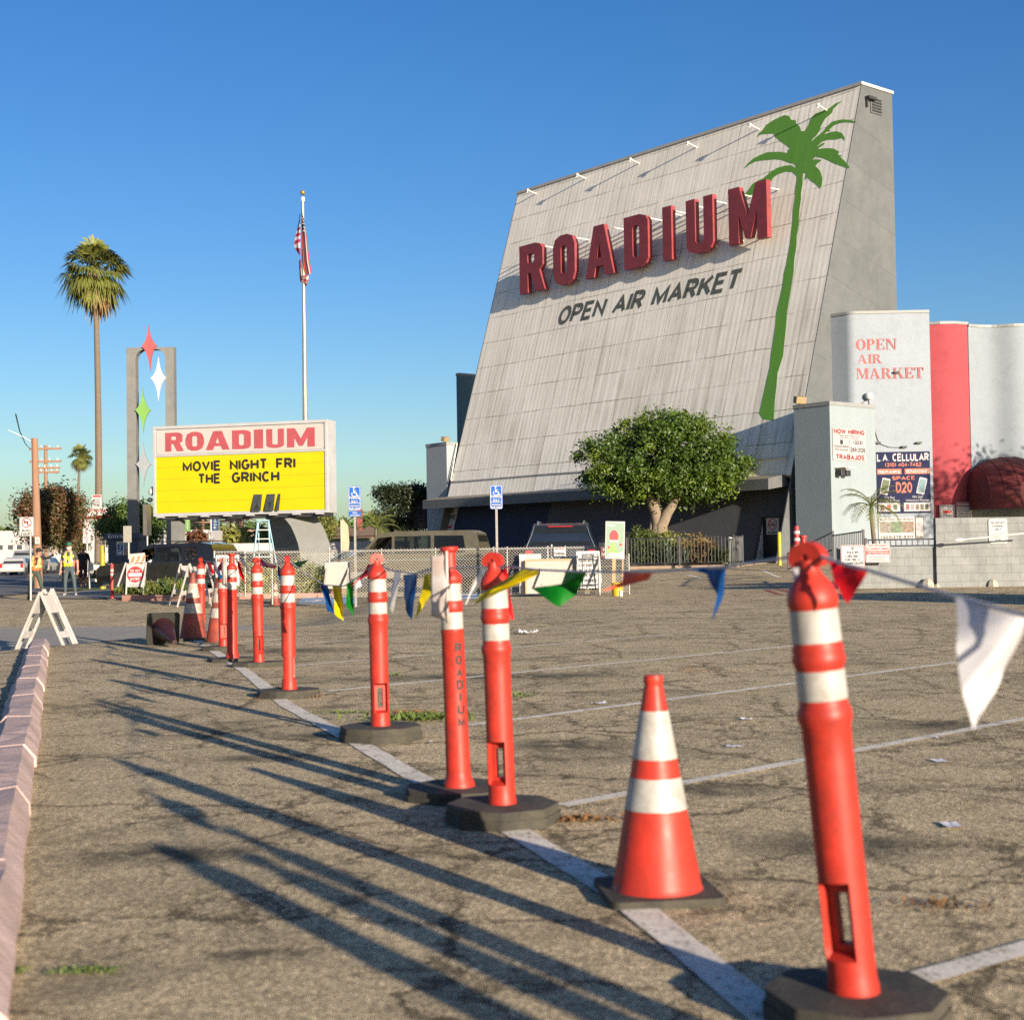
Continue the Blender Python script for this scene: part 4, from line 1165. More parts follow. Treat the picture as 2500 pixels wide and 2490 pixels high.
# raised letters on their own upright plane
zR = onplane(MF, 1270, 714)
ppR = MF @ Vector((zR[0], zR[1], 0))
zbot = None
def letter_frame(zb, gap):
    o = FB + Z3 * (zb - EZ) + NH * (sec(zb) + gap)
    return frame(o, U)
ML = letter_frame(ppR.z, 0.55)
lb, rb = onplane(ML, *Z2(128, 978)), onplane(ML, *Z2(1232, 748))
ML = letter_frame(ppR.z + (lb[1] + rb[1]) / 2, 0.55)
lt, rt_ = onplane(ML, *Z2(125, 762)), onplane(ML, *Z2(1228, 488))
HT = (lt[1] + rt_[1]) / 2
o8 = lambda w_, h_, c: [(c, 0), (w_ - c, 0), (w_, c), (w_, h_ - c), (w_ - c, h_), (c, h_), (0, h_ - c), (0, c)]
def rnd8(x0, y0, x1, y1, c):
    return [(x0 + c, y0), (x1 - c, y0), (x1 - c * .3, y0 + c * .3), (x1, y0 + c), (x1, y1 - c), (x1 - c * .3, y1 - c * .3), (x1 - c, y1), (x0 + c, y1), (x0 + c * .3, y1 - c * .3), (x0, y1 - c), (x0, y0 + c), (x0 + c * .3, y0 + c * .3)]
def letter(ch, w_, h_):
    s = 0.36 * w_ if ch in 'RODU' else 0.3 * w_
    if ch == 'O': return [rnd8(0, 0, w_, h_, w_ * .34), rnd8(w_ * .36, h_ * .22, w_ * .64, h_ * .78, w_ * .08)]
    if ch == 'D': return [[(0, 0), (w_ * .66, 0), (w_ * .9, h_ * .05), (w_, h_ * .15), (w_, h_ * .85), (w_ * .9, h_ * .95), (w_ * .66, h_), (0, h_)], rnd8(w_ * .36, h_ * .2, w_ * .64, h_ * .8, w_ * .08)]
    if ch == 'R': return [[(0, 0), (w_ * .34, 0), (w_ * .34, h_ * .40), (w_ * .46, h_ * .40), (w_ * .66, 0), (w_ * 1.04, 0), (w_ * .82, h_ * .43), (w_ * .97, h_ * .52), (w_ * .97, h_ * .86), (w_ * .86, h_ * .96), (w_ * .68, h_), (0, h_)],
                          rnd8(w_ * .34, h_ * .60, w_ * .62, h_ * .80, w_ * .06)]
    if ch == 'A': return [[(0, 0), (w_ * .3, 0), (w_ * .36, h_ * .2), (w_ * .64, h_ * .2), (w_ * .70, 0), (w_, 0), (w_ * .68, h_), (w_ * .32, h_)], [(w_ * .42, h_ * .36), (w_ * .58, h_ * .36), (w_ * .5, h_ * .68)]]
    if ch == 'I': return [[(0, 0), (w_, 0), (w_, h_), (0, h_)]]
    if ch == 'U': return [[(w_ * .34, 0), (w_ * .66, 0), (w_ * .9, h_ * .05), (w_, h_ * .15), (w_, h_), (w_ * .66, h_), (w_ * .66, h_ * .22), (w_ * .6, h_ * .18), (w_ * .4, h_ * .18), (w_ * .34, h_ * .22), (w_ * .34, h_), (0, h_), (0, h_ * .15), (w_ * .1, h_ * .05)]]
    if ch == 'M': return [[(0, 0), (w_ * .26, 0), (w_ * .26, h_ * .52), (w_ * .43, h_ * .06), (w_ * .57, h_ * .06), (w_ * .74, h_ * .52), (w_ * .74, 0), (w_, 0), (w_, h_), (w_ * .72, h_), (w_ * .5, h_ * .44), (w_ * .28, h_), (0, h_)]]
rod = lambda mb, p, q, r, m: mb.cyl(p, q, r, n=8, mt=m)
for ch, xl, xr, yy in (('R', 125, 232, 870), ('O', 275, 372, 840), ('A', 418, 545, 800), ('D', 592, 700, 760), ('I', 765, 805, 720), ('U', 870, 990, 690), ('M', 1060, 1232, 640)):
    x0 = onplane(ML, *Z2(xl, yy))[0]; x1 = onplane(ML, *Z2(xr, yy))[0]
    mb = MB().shape(letter(ch, x1 - x0, HT), -0.30, 0.0, LPINK)
    o = mb.build('raised_letter', LPINK, scr)
    o.matrix_local = MFi @ ML @ Matrix.Translation((x0, 0, 0))
    o['label'] = 'raised red letter ' + ch
    for xx in ((x1 - x0) * .15, (x1 - x0) * .85):
        for hh in (0.25, HT - 0.22):
            gapz = 0.55 + tn * hh
            mb = MB(); rod(mb, (xx, hh, -0.30), (xx, hh, -gapz + 0.02), 0.035, STEELW)
            mb.build('bracket', STEELW, o)
# lamp arms along the top
for B in ((200, 538), (422, 470), (660, 402), (917, 330), (1196, 250), (1500, 165)):
    x, y = onplane(MF, *Z2(*B))
    pB = MF @ Vector((x, y, 0)); pT = pB + NH * 0.62 + Z3 * 0.12
    mb = MB()
    l0, l1 = wloc(pB), wloc(pT)
    rod(mb, l0, l1, 0.035, STEELW)
    mb.ball(l1, 0.085, mt=STEELW, n=10, m=6)
    rod(mb, wloc(pT), wloc(pT + Z3 * -0.16 + NH * 0.05), 0.03, STEELW)
    mb.build('lamp_arm', STEELW, scr)
# conduit round the lower edge of the face, vent and hook at the top of the side wall
mb = MB()
cpts = [onplane(MF, *p) for p in ((1118, 1083), (1103, 1170), (1104, 1176), (1140, 1174), (1330, 1158), (1700, 1132), (1925, 1117))]
mb.tube([(x, y, 0.06) for x, y in cpts], 0.035, 6, STEELW)
mb.build('conduit', STEELW, scr)
MS = frame(FB + U * (SW + 0.05), -NH)
vx, vy = onplane(MS, 2138, 257)
mb = MB()
mb.box(vx - .42, vx + .42, vy - .42, vy + .36, 0.004, 0.05, TOWER)
for k in range(5):
    mb.box(vx - .34, vx + .34, vy - .34 + k * .13, vy - .27 + k * .13, 0.05, 0.09, DARKST)
o = mb.build('vent', TOWER, scr); o.matrix_local = MFi @ MS
hx, hy = onplane(MS, 2112, 243)
mb = MB().box(hx - .03, hx + .55, hy, hy + .12, 0.005, 0.25, DARKST).box(hx - 0.0, hx + .1, hy - .35, hy, 0.005, 0.1, DARKST)
o = mb.build('floodlight', DARKST, scr); o.matrix_local = MFi @ MS
for px, py in ((1580, 1245),):
    pass

# white board sign BUS ENTRANCE leaning on the far end of the base wall
SIGNW = mat('white sign enamel', (0.46, 0.455, 0.45), 0.45, 0.05, 6, dirt=(0.3, 0.26, 0.2), dirtamt=0.3)
INK = mat('black sign ink', (0.02, 0.02, 0.022), 0.5, 0.1, 20)
RED = mat('red sign ink', (0.50, 0.025, 0.03), 0.5, 0.08, 20)
BLUE = mat('blue sign enamel', (0.010, 0.085, 0.34), 0.4, 0.06, 10)
ORG = mat('orange sign ink', (0.55, 0.12, 0.05), 0.55, 0.08, 10)
GALV = mat('galvanised steel', (0.30, 0.29, 0.275), 0.5, 0.12, 12, metal=0.35)
def board(name, label, cat, M, w_, h_, th=0.012, m=None, r=0.0, border=None, texts=(), bars=(), group=None, extra=None, posts=(), postm=None, x0=None, y0=None, arrow=None):
    """flat sign: board, lettering, posts; local X right, Y up, Z out; origin at its middle"""
    t = thing(name, label, cat, M=M, group=group)
    mb = MB()
    P = rrect(-w_ / 2, -h_ / 2, w_ / 2, h_ / 2, r) if r else [(-w_ / 2, -h_ / 2), (w_ / 2, -h_ / 2), (w_ / 2, h_ / 2), (-w_ / 2, h_ / 2)]
    mb.prism(P, -th, 0.0, m or SIGNW)
    bd = mb.build('board', m or SIGNW, t)
    lt = MB()
    if border:
        bm_, ins, bw = border
        a = rrect(-w_ / 2 + ins, -h_ / 2 + ins, w_ / 2 - ins, h_ / 2 - ins, max(r - ins, 0.004))
        b_ = rrect(-w_ / 2 + ins + bw, -h_ / 2 + ins + bw, w_ / 2 - ins - bw, h_ / 2 - ins - bw, max(r - ins - bw, 0.002))
        lt.shape([a, b_], 0.001, 0.003, bm_)
    for (ax, ay, bx, by, mm) in bars:
        lt.box(ax * w_ - w_ / 2, bx * w_ - w_ / 2, ay * h_ - h_ / 2, by * h_ - h_ / 2, 0.001, 0.003, mm)
    for tx in texts:
        s, ax, ay, bx, by, mm = tx[:6]
        lt.text(s, ax * w_ - w_ / 2, ay * h_ - h_ / 2, bx * w_ - w_ / 2, by * h_ - h_ / 2, mm, 0.004, 0.0015, tx[6] if len(tx) > 6 else 0.0, tx[7] if len(tx) > 7 else 0.0)
    if extra: extra(lt, w_, h_)
    if lt.v: lt.build('lettering', INK, bd)
    for (px_, yt, yb, rr) in posts:
        MB().cyl((px_, yt, -th - rr - 0.004), (px_, yb, -th - rr - 0.004), rr, n=8, mt=postm or GALV).build('post', postm or GALV, t)
    return t
def sign_px(px0, py0, px1, py1, Y, xdir=(1, 0, 0)):
    """frame and size of a board seen between two pixel corners (upper left, lower right) at distance Y"""
    c = W((px0 + px1) / 2, (py0 + py1) / 2, Y)
    M = frame(c, xdir)
    a, b_ = onplane(M, px0, (py0 + py1) / 2), onplane(M, px1, (py0 + py1) / 2)
    t_, bt = onplane(M, (px0 + px1) / 2, py0), onplane(M, (px0 + px1) / 2, py1)
    return M, abs(b_[0] - a[0]), abs(t_[1] - bt[1])
pB = MBW @ Vector((onplane(MBW, 1100, 1275)[0], onplane(MBW, 1100, 1275)[1], 0.06))
def arrow_l(lt, w_, h_):
    lt.shape([[(-.38 * w_, -.17 * h_), (-.14 * w_, -.09 * h_), (-.14 * w_, -.13 * h_), (.3 * w_, -.13 * h_), (.3 * w_, -.21 * h_), (-.14 * w_, -.21 * h_), (-.14 * w_, -.25 * h_)]], 0.001, 0.003, RED)
board('wall_sign', 'white bus entrance sign with red arrow on the navy wall', 'sign', frame(pB, U, slope), 1.0, 1.75, texts=(('BUS', .33, .80, .67, .96, INK, .02), ('ENTRANCE', .06, .58, .94, .74, INK, .02)), extra=arrow_l)
# no smoking sign on the door
def nosmoke(lt, w_, h_):
    lt.shape([circ(0, .12 * h_, .36 * w_, 28), circ(0, .12 * h_, .30 * w_, 28)], 0.001, 0.003, RED)
    lt.box(-.3 * w_, .25 * w_, .06 * h_, .12 * h_, 0.0015, 0.0035, INK)
    lt.tube([(.1 * w_, .14 * h_, .002), (.18 * w_, .2 * h_, .002), (.1 * w_, .26 * h_, .002), (.2 * w_, .32 * h_, .002)], 0.012, 5, INK)
    Rm = Matrix.Translation((0, .12 * h_, 0)) @ Matrix.Rotation(radians(-45), 4, 'Z')
    lt.box(-.32 * w_, .32 * w_, -.03 * w_, .03 * w_, 0.004, 0.006, RED, Rm)
Mdw = MF @ Md
x, y = onplane(Mdw, 1880, 1283)
board('door_sign', 'no smoking sign with red ring on the black door', 'sign', Mdw @ Matrix.Translation((dw * 0.42, dh * 0.80, 0.016)), dw * 0.52, dh * 0.34, texts=(('NO SMOKING', .1, .05, .9, .2, INK, .02),), extra=nosmoke)

# ------------------------------------------------------------------ stucco blocks at the far end of the screen
STB = stucco('pale blue stucco', (0.27, 0.30, 0.33), 0.04, 0.18)
STB2 = stucco('blue grey stucco', (0.24, 0.285, 0.31), 0.05, 0.2)
TRIM = mat('metal roof edge', (0.22, 0.23, 0.23), 0.5, 0.1, 4)
def block(name, label, far_px, near_px, Yfar, z1, front, m, z0=-0.2, cat='building'):
    """box whose left side runs along the screen's own direction: its far edge and near corner are given by pixel columns"""
    a = W(far_px, 1200, Yfar); a.z = 0
    hh = 1200
    # near corner along U
    t = 0.0
    tgt = near_px
    lo, hi = 0.0, 12.0
    for _ in range(50):
        md = (lo + hi) / 2
        p = a + U * md
        v = Vector((p.x, p.y, z1 - EYE))
        px = CX + FPX * (v.dot(RT) / v.dot(_f))
        if px < near_px: lo = md
        else: hi = md
    L_ = (lo + hi) / 2
    M = frame(Vector((a.x, a.y, 0)), U, (0, 0, 1))
    t = thing(name, label, cat, M=M)
    MB().box(0, L_, z0, z1, -front, 0.0, m).build('wall', m, t)
    MB().box(-0.03, L_ + 0.03, z1 + 0.002, z1 + 0.16, -front - 0.03, 0.03, TRIM).build('roof_edge', TRIM, t)
    return t, M, L_
def zat(px, py, Y): return W(px, py, Y).z
block('stucco_block', 'low blue-grey stucco block beside the far foot of the screen', 1042, 1090, 80.5, zat(1090, 1086, 79), 3.4, STB)
block('stucco_block', 'taller blue stucco block half hidden behind the far edge of the screen', 1118, 1121, 88, zat(1121, 918, 88), 9, stucco('teal stucco', (0.12, 0.20, 0.23), 0.04, 0.2))
# tan floodlight boxes on the two low blocks
TAN = mat('tan floodlight housing', (0.25, 0.18, 0.09), 0.6, 0.1, 8)
def flood(px, py, Y, rz, label, s=0.36):
    p = W(px, py, Y)
    t = thing('floodlight', label, 'floodlight', p, rz)
    MB().box(-s * .5, s * .5, -s * .32, s * .32, 0, s * .62, TAN).build('housing', TAN, t, bev=0.02).rotation_euler = (0.25, 0.0, 0.0)
    MB().cyl((0, 0, -0.25), (0, 0, 0.05), 0.035, n=8, mt=DARKST).build('bracket', DARKST, t)
flood(1086, 1078, 79.2, 0.9, 'tan floodlight on the stucco block at the far end of the screen', 0.42)

# ------------------------------------------------------------------ right-hand market building
t, MCOL, LC = block('stucco_block', 'short stucco block with hiring banner at the near foot of the screen', 1942, 2025, 59.5, zat(2025, 989, 58.1), 3.0, STB2)
# its bright front face is the far side of MCOL; front frame looks along +U
MCF = frame(MCOL @ Vector((LC, 0, 0)), -NH)
flood(1952, 985, 58.4, 0.3, 'tan floodlight on the short stucco block beside the screen', 0.46)
# tall block with a soft rounded corner, pink bay and curved grey bay: one building
WHITE = stucco('white blue stucco', (0.275, 0.31, 0.355), 0.05, 0.35)
PINK = stucco('salmon red stucco', (0.32, 0.058, 0.07), 0.07, 0.4)
GREYW = stucco('pale grey stucco', (0.22, 0.25, 0.285), 0.04, 0.3)
def colx(px, Y, py=1000):
    return W(px, py, Y).x
mk = thing('market_building', 'white and salmon stucco market building with curved bays', 'building', (0, 0, 0))
def curvewall(pts, z0, z1, m, name, th=0.3):
    mb = MB()
    n = len(pts)
    vs = []
    for (x, y) in pts: vs += [(x, y, z0), (x, y, z1)]
    for i in range(n):
        a = pts[max(i - 1, 0)]; b_ = pts[min(i + 1, n - 1)]
        d = Vector((b_[0] - a[0], b_[1] - a[1], 0)).normalized(); nn = Vector((-d.y, d.x, 0)) * th
        vs += [(pts[i][0] + nn.x, pts[i][1] + nn.y, z0), (pts[i][0] + nn.x, pts[i][1] + nn.y, z1)]
    fs = []
    for i in range(n - 1):
        a, b_ = 2 * i, 2 * i + 2
        fs.append((a, b_, b_ + 1, a + 1))
        c, d = 2 * n + 2 * i, 2 * n + 2 * i + 2
        fs.append((d, c, c + 1, d + 1))
        fs.append((a + 1, b_ + 1, d + 1, c + 1))
    mb.add(vs, fs, m, True)
    mb.add([vs[0], vs[1], vs[2 * n + 1], vs[2 * n]], [(0, 1, 2, 3)], m); e = 2 * (n - 1)
    mb.add([vs[e], vs[e + 1], vs[2 * n + e + 1], vs[2 * n + e]], [(3, 2, 1, 0)], m)
    o = mb.build(name, m, mk, sharp=60)
    cb = MB()
    tv = [(x, y, z1 + 0.002) for x, y in pts]
    ins = []
    for i in range(n):
        a = pts[max(i - 1, 0)]; b_ = pts[min(i + 1, n - 1)]
        d = Vector((b_[0] - a[0], b_[1] - a[1], 0)).normalized(); nn = Vector((-d.y, d.x, 0))
        ins.append((pts[i][0] - nn.x * .04, pts[i][1] - nn.y * .04, pts[i][0] + nn.x * (th + .04), pts[i][1] + nn.y * (th + .04)))
    vv = []
    for a, b_, c, d in ins: vv += [(a, b_, z1 + .002), (a, b_, z1 + .12), (c, d, z1 + .12), (c, d, z1 + .002)]
    ff = []
    for i in range(n - 1):
        for k in range(4):
            ff.append((4 * i + k, 4 * i + 4 + k, 4 * i + 4 + (k + 1) % 4, 4 * i + (k + 1) % 4))
    cb.add(vv, ff, TRIM)
    cb.build('roof_edge', TRIM, o)
    return o
ztall = zat(2180, 765, 61.0)
cA = Vector((colx(2003, 62.2), 62.2)); 
near = Vector((colx(2081, 61.07), 61.07))
R2 = lambda a, b, t: (a[0] + (b[0] - a[0]) * t, a[1] + (b[1] - a[1]) * t)
frontR = Vector((colx(2274, 61.0), 61.0))
pts = [tuple(cA - Vector((U.x, U.y)) * 0.02), R2(cA, near, 0.45), R2(cA, near, 0.86)]
for k in range(7):
    tt = k / 6
    p0 = Vector(R2(cA, near, 0.87)); p2 = Vector(R2(near, frontR, 0.06)); p1 = near
    q = p0 * (1 - tt) ** 2 + p1 * 2 * tt * (1 - tt) + p2 * tt ** 2
    pts.append((q.x, q.y))
pts += [R2(near, frontR, 0.5), tuple(frontR)]
curvewall(pts, -0.2, ztall, WHITE, 'tower_wall')
MB().add([(frontR.x, frontR.y, -.2), (frontR.x + 0.35, frontR.y + 3, -.2), (frontR.x + 0.35, frontR.y + 3, ztall), (frontR.x, frontR.y, ztall)], [(0, 1, 2, 3)], WHITE).build('return_wall', WHITE, mk)
zp = zat(2320, 793, 62.0)
pr = [(colx(2268, 62.0), 62.0), (colx(2300, 61.8), 61.8), (colx(2335, 61.8), 61.8), (colx(2368, 62.1), 62.1)]
curvewall(pr, -0.2, zp, PINK, 'salmon_wall')
gr = []
for k in range(25):
    px = 2368.5 + k * 14
    y = 62.12 + 0.22 * sin(k * 0.55 - 0.3) + 0.03 * k
    gr.append((colx(px, y), y))
curvewall(gr, -0.2, zat(2430, 798, 62.2), GREYW, 'curved_wall')
# painted words on the tower front, serif capitals
LET = mat('faded salmon lettering paint', (0.33, 0.085, 0.085), 0.85, 0.12, 3, dirt=(0.3, 0.2, 0.2), dirtamt=0.3)
MT = frame((near.x, near.y, 0), (frontR.x - near.x, frontR.y - near.y, 0))
def serif(ch):
    """strokes of a bold serif capital in a unit-high cell: list of polygons, width"""
    S_ = 0.055
    T, t_ = 0.20, 0.075
    def stem(x, w_=T, y0=0, y1=1, s=0.07): return [[(x, y0 + S_), (x + w_, y0 + S_), (x + w_, y1 - S_), (x, y1 - S_)], [(x - s, y0), (x + w_ + s, y0), (x + w_ + s, y0 + S_), (x - s, y0 + S_)], [(x - s, y1 - S_), (x + w_ + s, y1 - S_), (x + w_ + s, y1), (x - s, y1)]]
    def arc(cx, cy, rx, ry, ix, iy, a0, a1, n=14):
        o = [(cx + rx * cos(radians(a0 + (a1 - a0) * i / n)), cy + ry * sin(radians(a0 + (a1 - a0) * i / n))) for i in range(n + 1)]
        i_ = [(cx + ix * cos(radians(a0 + (a1 - a0) * i / n)), cy + iy * sin(radians(a0 + (a1 - a0) * i / n))) for i in range(n, -1, -1)]
        return o + i_
    if ch == 'O': return [arc(.40, .5, .40, .51, .19, .45, 90, 269.9), arc(.40, .5, .40, .51, .19, .45, -90, 89.9)], .80
    if ch == 'P': return stem(.07) + [arc(.36, .73, .33, .27, .13, .21, -90, 90), [(.27, .94), (.36, .94), (.36, 1.0), (.27, 1.0)], [(.27, .46), (.36, .46), (.36, .52), (.27, .52)]], .72
    if ch == 'R': return stem(.07) + [arc(.38, .74, .31, .26, .12, .20, -90, 90), [(.27, .94), (.38, .94), (.38, 1.0), (.27, 1.0)], [(.27, .48), (.38, .48), (.38, .54), (.27, .54)], [(.36, .48), (.56, .48), (.82, .05), (.60, .05)], [(.58, 0), (.92, 0), (.92, .05), (.58, .05)]], .90
    if ch == 'E': return stem(.07) + [[(.34, .945), (.68, .945), (.68, 1.0), (.34, 1.0)], [(.34, 0), (.70, 0), (.70, .055), (.34, .055)], [(.62, .76), (.68, .76), (.68, .944), (.58, .944)], [(.64, .26), (.70, .26), (.70, .056), (.58, .056)], [(.27, .47), (.48, .47), (.48, .53), (.27, .53)], [(.48, .37), (.53, .37), (.53, .63), (.48, .63)]], .72
    if ch == 'N': return stem(.10, t_) + [[(.1, 1.0), (.30, 1.0), (.82, .0), (.72, .0), (.10, .94)]] + [[(.745, 0), (.82, 0), (.82, .945), (.745, .945)], [(.66, .945), (.92, .945), (.92, 1.0), (.66, 1.0)]], .92
    if ch == 'A': return [[(.36, 1.0), (.48, 1.0), (.82, .055), (.60, .055)], [(.36, 1.0), (.40, .90), (.155, .055), (.09, .055)], [(.0, 0), (.26, 0), (.26, .055), (.0, .055)], [(.52, 0), (.92, 0), (.92, .055), (.52, .055)], [(.22, .30), (.52, .30), (.50, .36), (.24, .36)]], .92
    if ch == 'I': return stem(.08), .36
    if ch == 'M': return stem(.10, t_) + stem(.80, T) + [[(.10, 1.0), (.32, 1.0), (.60, .22), (.52, .0), (.175, .95)], [(.80, 1.0), (.86, .95), (.56, .0), (.53, .05), (.60, .25)]], 1.08
    if ch == 'K': return stem(.07) + [[(.27, .44), (.30, .52), (.66, .945), (.74, .945)], [(.36, .56), (.52, .68), (.88, .055), (.66, .055)], [(.56, .945), (.84, .945), (.84, 1.0), (.56, 1.0)], [(.60, 0), (.94, 0), (.94, .055), (.60, .055)]], .94
    if ch == 'T': return stem(.30, T) + [[(.02, .945), (.22, .945), (.22, 1.0), (.02, 1.0)], [(.58, .945), (.78, .945), (.78, 1.0), (.58, 1.0)], [(.02, .72), (.07, .72), (.14, .944), (.02, .944)], [(.78, .72), (.73, .72), (.66, .944), (.78, .944)]], .80
mb = MB()
for word, pl, pr_, pt, pb in (('OPEN', 2090, 2189, 827, 855), ('AIR', 2094, 2153, 865, 888), ('MARKET', 2090, 2255, 897, 926)):
    x0, y0 = onplane(MT, pl, pb); x1, y1 = onplane(MT, pr_, pt)
    tot = sum(serif(c)[1] for c in word) + 0.06 * (len(word) - 1)
    k = (x1 - x0) / tot; h_ = y1 - y0
    x = x0; zi = 0.004
    for c in word:
        ps, w_ = serif(c)
        for P in ps:
            zi += 0.0006
            mb.prism([(x + a * k, y0 + b_ * h_) for a, b_ in P], zi, zi + 0.003, LET)
        x += (w_ + 0.06) * k
o = mb.build('painted_lettering', LET, mk)
o.matrix_world = MT
# small fittings on the tower front
def at(M, px, py): return onplane(M, px, py)
mb = MB()
x, y = at(MT, 2120, 968); mb.ball((x, y, 0.12), 0.17, mt=STEELW, n=12, m=8); mb.cyl((x, y, 0), (x, y, 0.1), 0.08, n=10, mt=DARKST)
x2, y2 = at(MT, 2121, 1021); mb.ball((x2, y2, 0.08), 0.10, mt=STEELW, n=10, m=6)
wires = [at(MT, *p) for p in ((2120, 970), (2123, 1000), (2132, 1040), (2142, 1072), (2148, 1084), (2170, 1092), (2190, 1093), (2207, 1091))]
mb.tube([(a, b_, 0.03) for a, b_ in wires], 0.012, 5, DARKST)
wires = [at(MT, *p) for p in ((2091, 990), (2105, 984), (2119, 974))]
mb.tube([(a, b_, 0.03) for a, b_ in wires], 0.012, 5, DARKST)
for p in ((2143, 1082), (2243, 1082), (2189, 910), (2207, 1092)):
    a, b_ = at(MT, *p); mb.box(a - .12, a + .1, b_ - .03, b_ + .05, 0.003, 0.16, DARKST)
o = mb.build('wall_fittings', STEELW, mk); o.matrix_world = MT

# banners on the tower and on the short block
NAVYB = mat('navy banner vinyl', (0.009, 0.013, 0.05), 0.7, 0.08, 8, spec=0.2, bmp=0.1, bscale=6)
WBAN = mat('white banner vinyl', (0.34, 0.33, 0.335), 0.45, 0.04, 6, bmp=0.08, bscale=5)
WINK = mat('white banner ink', (0.35, 0.34, 0.35), 0.5, 0.05, 20)
OINK = mat('orange banner ink', (0.36, 0.075, 0.035), 0.5, 0.06, 20)
RINK = mat('red banner ink', (0.22, 0.016, 0.02), 0.5, 0.06, 20)
GINK = mat('grey banner ink', (0.07, 0.065, 0.08), 0.5, 0.1, 20)
def board_on(M, name, label, pl, pt, pr_, pb, off=0.03, **kw):
    a = at(M, pl, (pt + pb) / 2); b_ = at(M, pr_, (pt + pb) / 2); c = at(M, (pl + pr_) / 2, pt); d = at(M, (pl + pr_) / 2, pb)
    w_, h_ = b_[0] - a[0], c[1] - d[1]
    return board(name, label, kw.pop('cat', 'banner'), M @ Matrix.Translation(((a[0] + b_[0]) / 2, (c[1] + d[1]) / 2, off)), w_, h_, **kw)
board_on(MCF, 'banner', 'white and red hiring banner on the short stucco block', 2032, 1047, 2112, 1125, m=WBAN, th=0.006,
         texts=(('NOW HIRING', .03, .82, .97, .98, RINK, .03), ('"Apply today! / Aplique Hoy"', .18, .74, .82, .80, GINK), ('General Warehouse / Manufacturing', .22, .68, .78, .72, GINK), ('Dependable\nPersonnel', .03, .30, .48, .48, INK, .01),
                ('(323)', .62, .52, .90, .64, INK), ('269-2126', .53, .28, .98, .42, INK), ('TRABAJOS', .08, .03, .95, .19, RINK, .03)), bars=((.505, .25, .515, .66, GINK), (.22, .5, .30, .64, INK)))
def phones(lt, w_, h_):
    X = lambda a: a * w_ - w_ / 2
    Y = lambda a: a * h_ - h_ / 2
    for cx, an, cm in ((.16, 12, (0.05, 0.08, 0.03)), (.84, -14, (0.1, 0.18, 0.22))):
        Mr = Matrix.Translation((X(cx), Y(.44), 0)) @ Matrix.Rotation(radians(-an if cx < .5 else an), 4, 'Z')
        pw, ph = .075 * w_, .135 * h_
        lt.prism(rrect(-pw, -ph, pw, ph, .02 * w_), 0.001, 0.003, WINK, Mr)
        lt.prism([(-pw * .82, -ph * .8), (pw * .82, -ph * .8), (pw * .82, ph * .8), (-pw * .82, ph * .8)], 0.0035, 0.005, mat('phone screen print %d' % an, cm, 0.5, 0.5, 9), Mr)
    for x0, x1 in ((.03, .43), (.50, .99)):
        lt.box(X(x0), X(x1), Y(.03), Y(.17), 0.001, 0.003, WINK)
    cols = [(.2, .02, .05), (.18, .16, .18), (.12, .10, .07), (.05, .05, .02), (.06, .09, .05)]
    for k, cc in enumerate(cols):
        lt.box(X(.54 + k * .088), X(.60 + k * .088), Y(.055), Y(.145), 0.0035, 0.005, mat('phone print %d' % k, cc, 0.5, 0.5, 30))
    for k, cc in enumerate(((.1, .05, .03), (.22, .03, .02), (.08, .09, .05))):
        lt.box(X(.07 + k * .12), X(.14 + k * .12), Y(.055), Y(.145), 0.0035, 0.005, mat('gadget print %d' % k, cc, 0.5, 0.5, 30))
board_on(MT, 'banner', 'navy phone shop banner on the white tower front', 2139, 1103, 2271, 1253, m=NAVYB, th=0.006, extra=phones,
         texts=(('L.A. CELLULAR', .02, .845, .98, .975, WINK, .02), ('(310) 404-7462', .17, .755, .84, .825, OINK, .02), ('REPAIRS', .045, .65, .45, .70, WINK, .03), ('REPARACIONES', .56, .65, .98, .705, WINK, .01),
                ('SPACE', .29, .54, .72, .605, OINK, .03), ('D20', .36, .33, .66, .51, OINK, .02), ('We Buy\nPhones & More', .06, .19, .42, .28, WINK, .01), ('We Sell\nUnlocked Phones', .54, .19, .97, .285, WINK, .01)),
         bars=((.02, .635, .47, .725, OINK), (.53, .635, 1.0, .725, OINK)))
def photos(lt, w_, h_):
    X = lambda a: a * w_ - w_ / 2
    Y = lambda a: a * h_ - h_ / 2
    for k, cc in enumerate(((.15, .13, .11), (.08, .12, .06), (.15, .10, .07))):
        m_ = mat('photo print %d' % k, cc, 0.5, 0.9, 7)
        lt.box(X(.03 + k * .315), X(.34 + k * .315), Y(.28), Y(.80), 0.001, 0.003, m_)
board_on(MT, 'banner', 'white car dealer sign with three pictures low on the tower front', 2145, 1263, 2233, 1315, m=WBAN, th=0.006, extra=photos,
         texts=(('Beach Cities Auto Brokers', .04, .85, .96, .97, INK, .0, .15), ('(323)378-8311', .05, .02, .95, .14, INK, .01)))
board_on(MT, 'notice_panel', 'tall framed white notice beside the car dealer sign', 2234, 1262, 2256, 1313, m=WBAN, th=0.02, border=(mat('brown frame', (0.08, 0.045, 0.03), 0.6), 0.0, 0.03), cat='sign', texts=(('WE BUY', .15, .03, .85, .1, INK),))

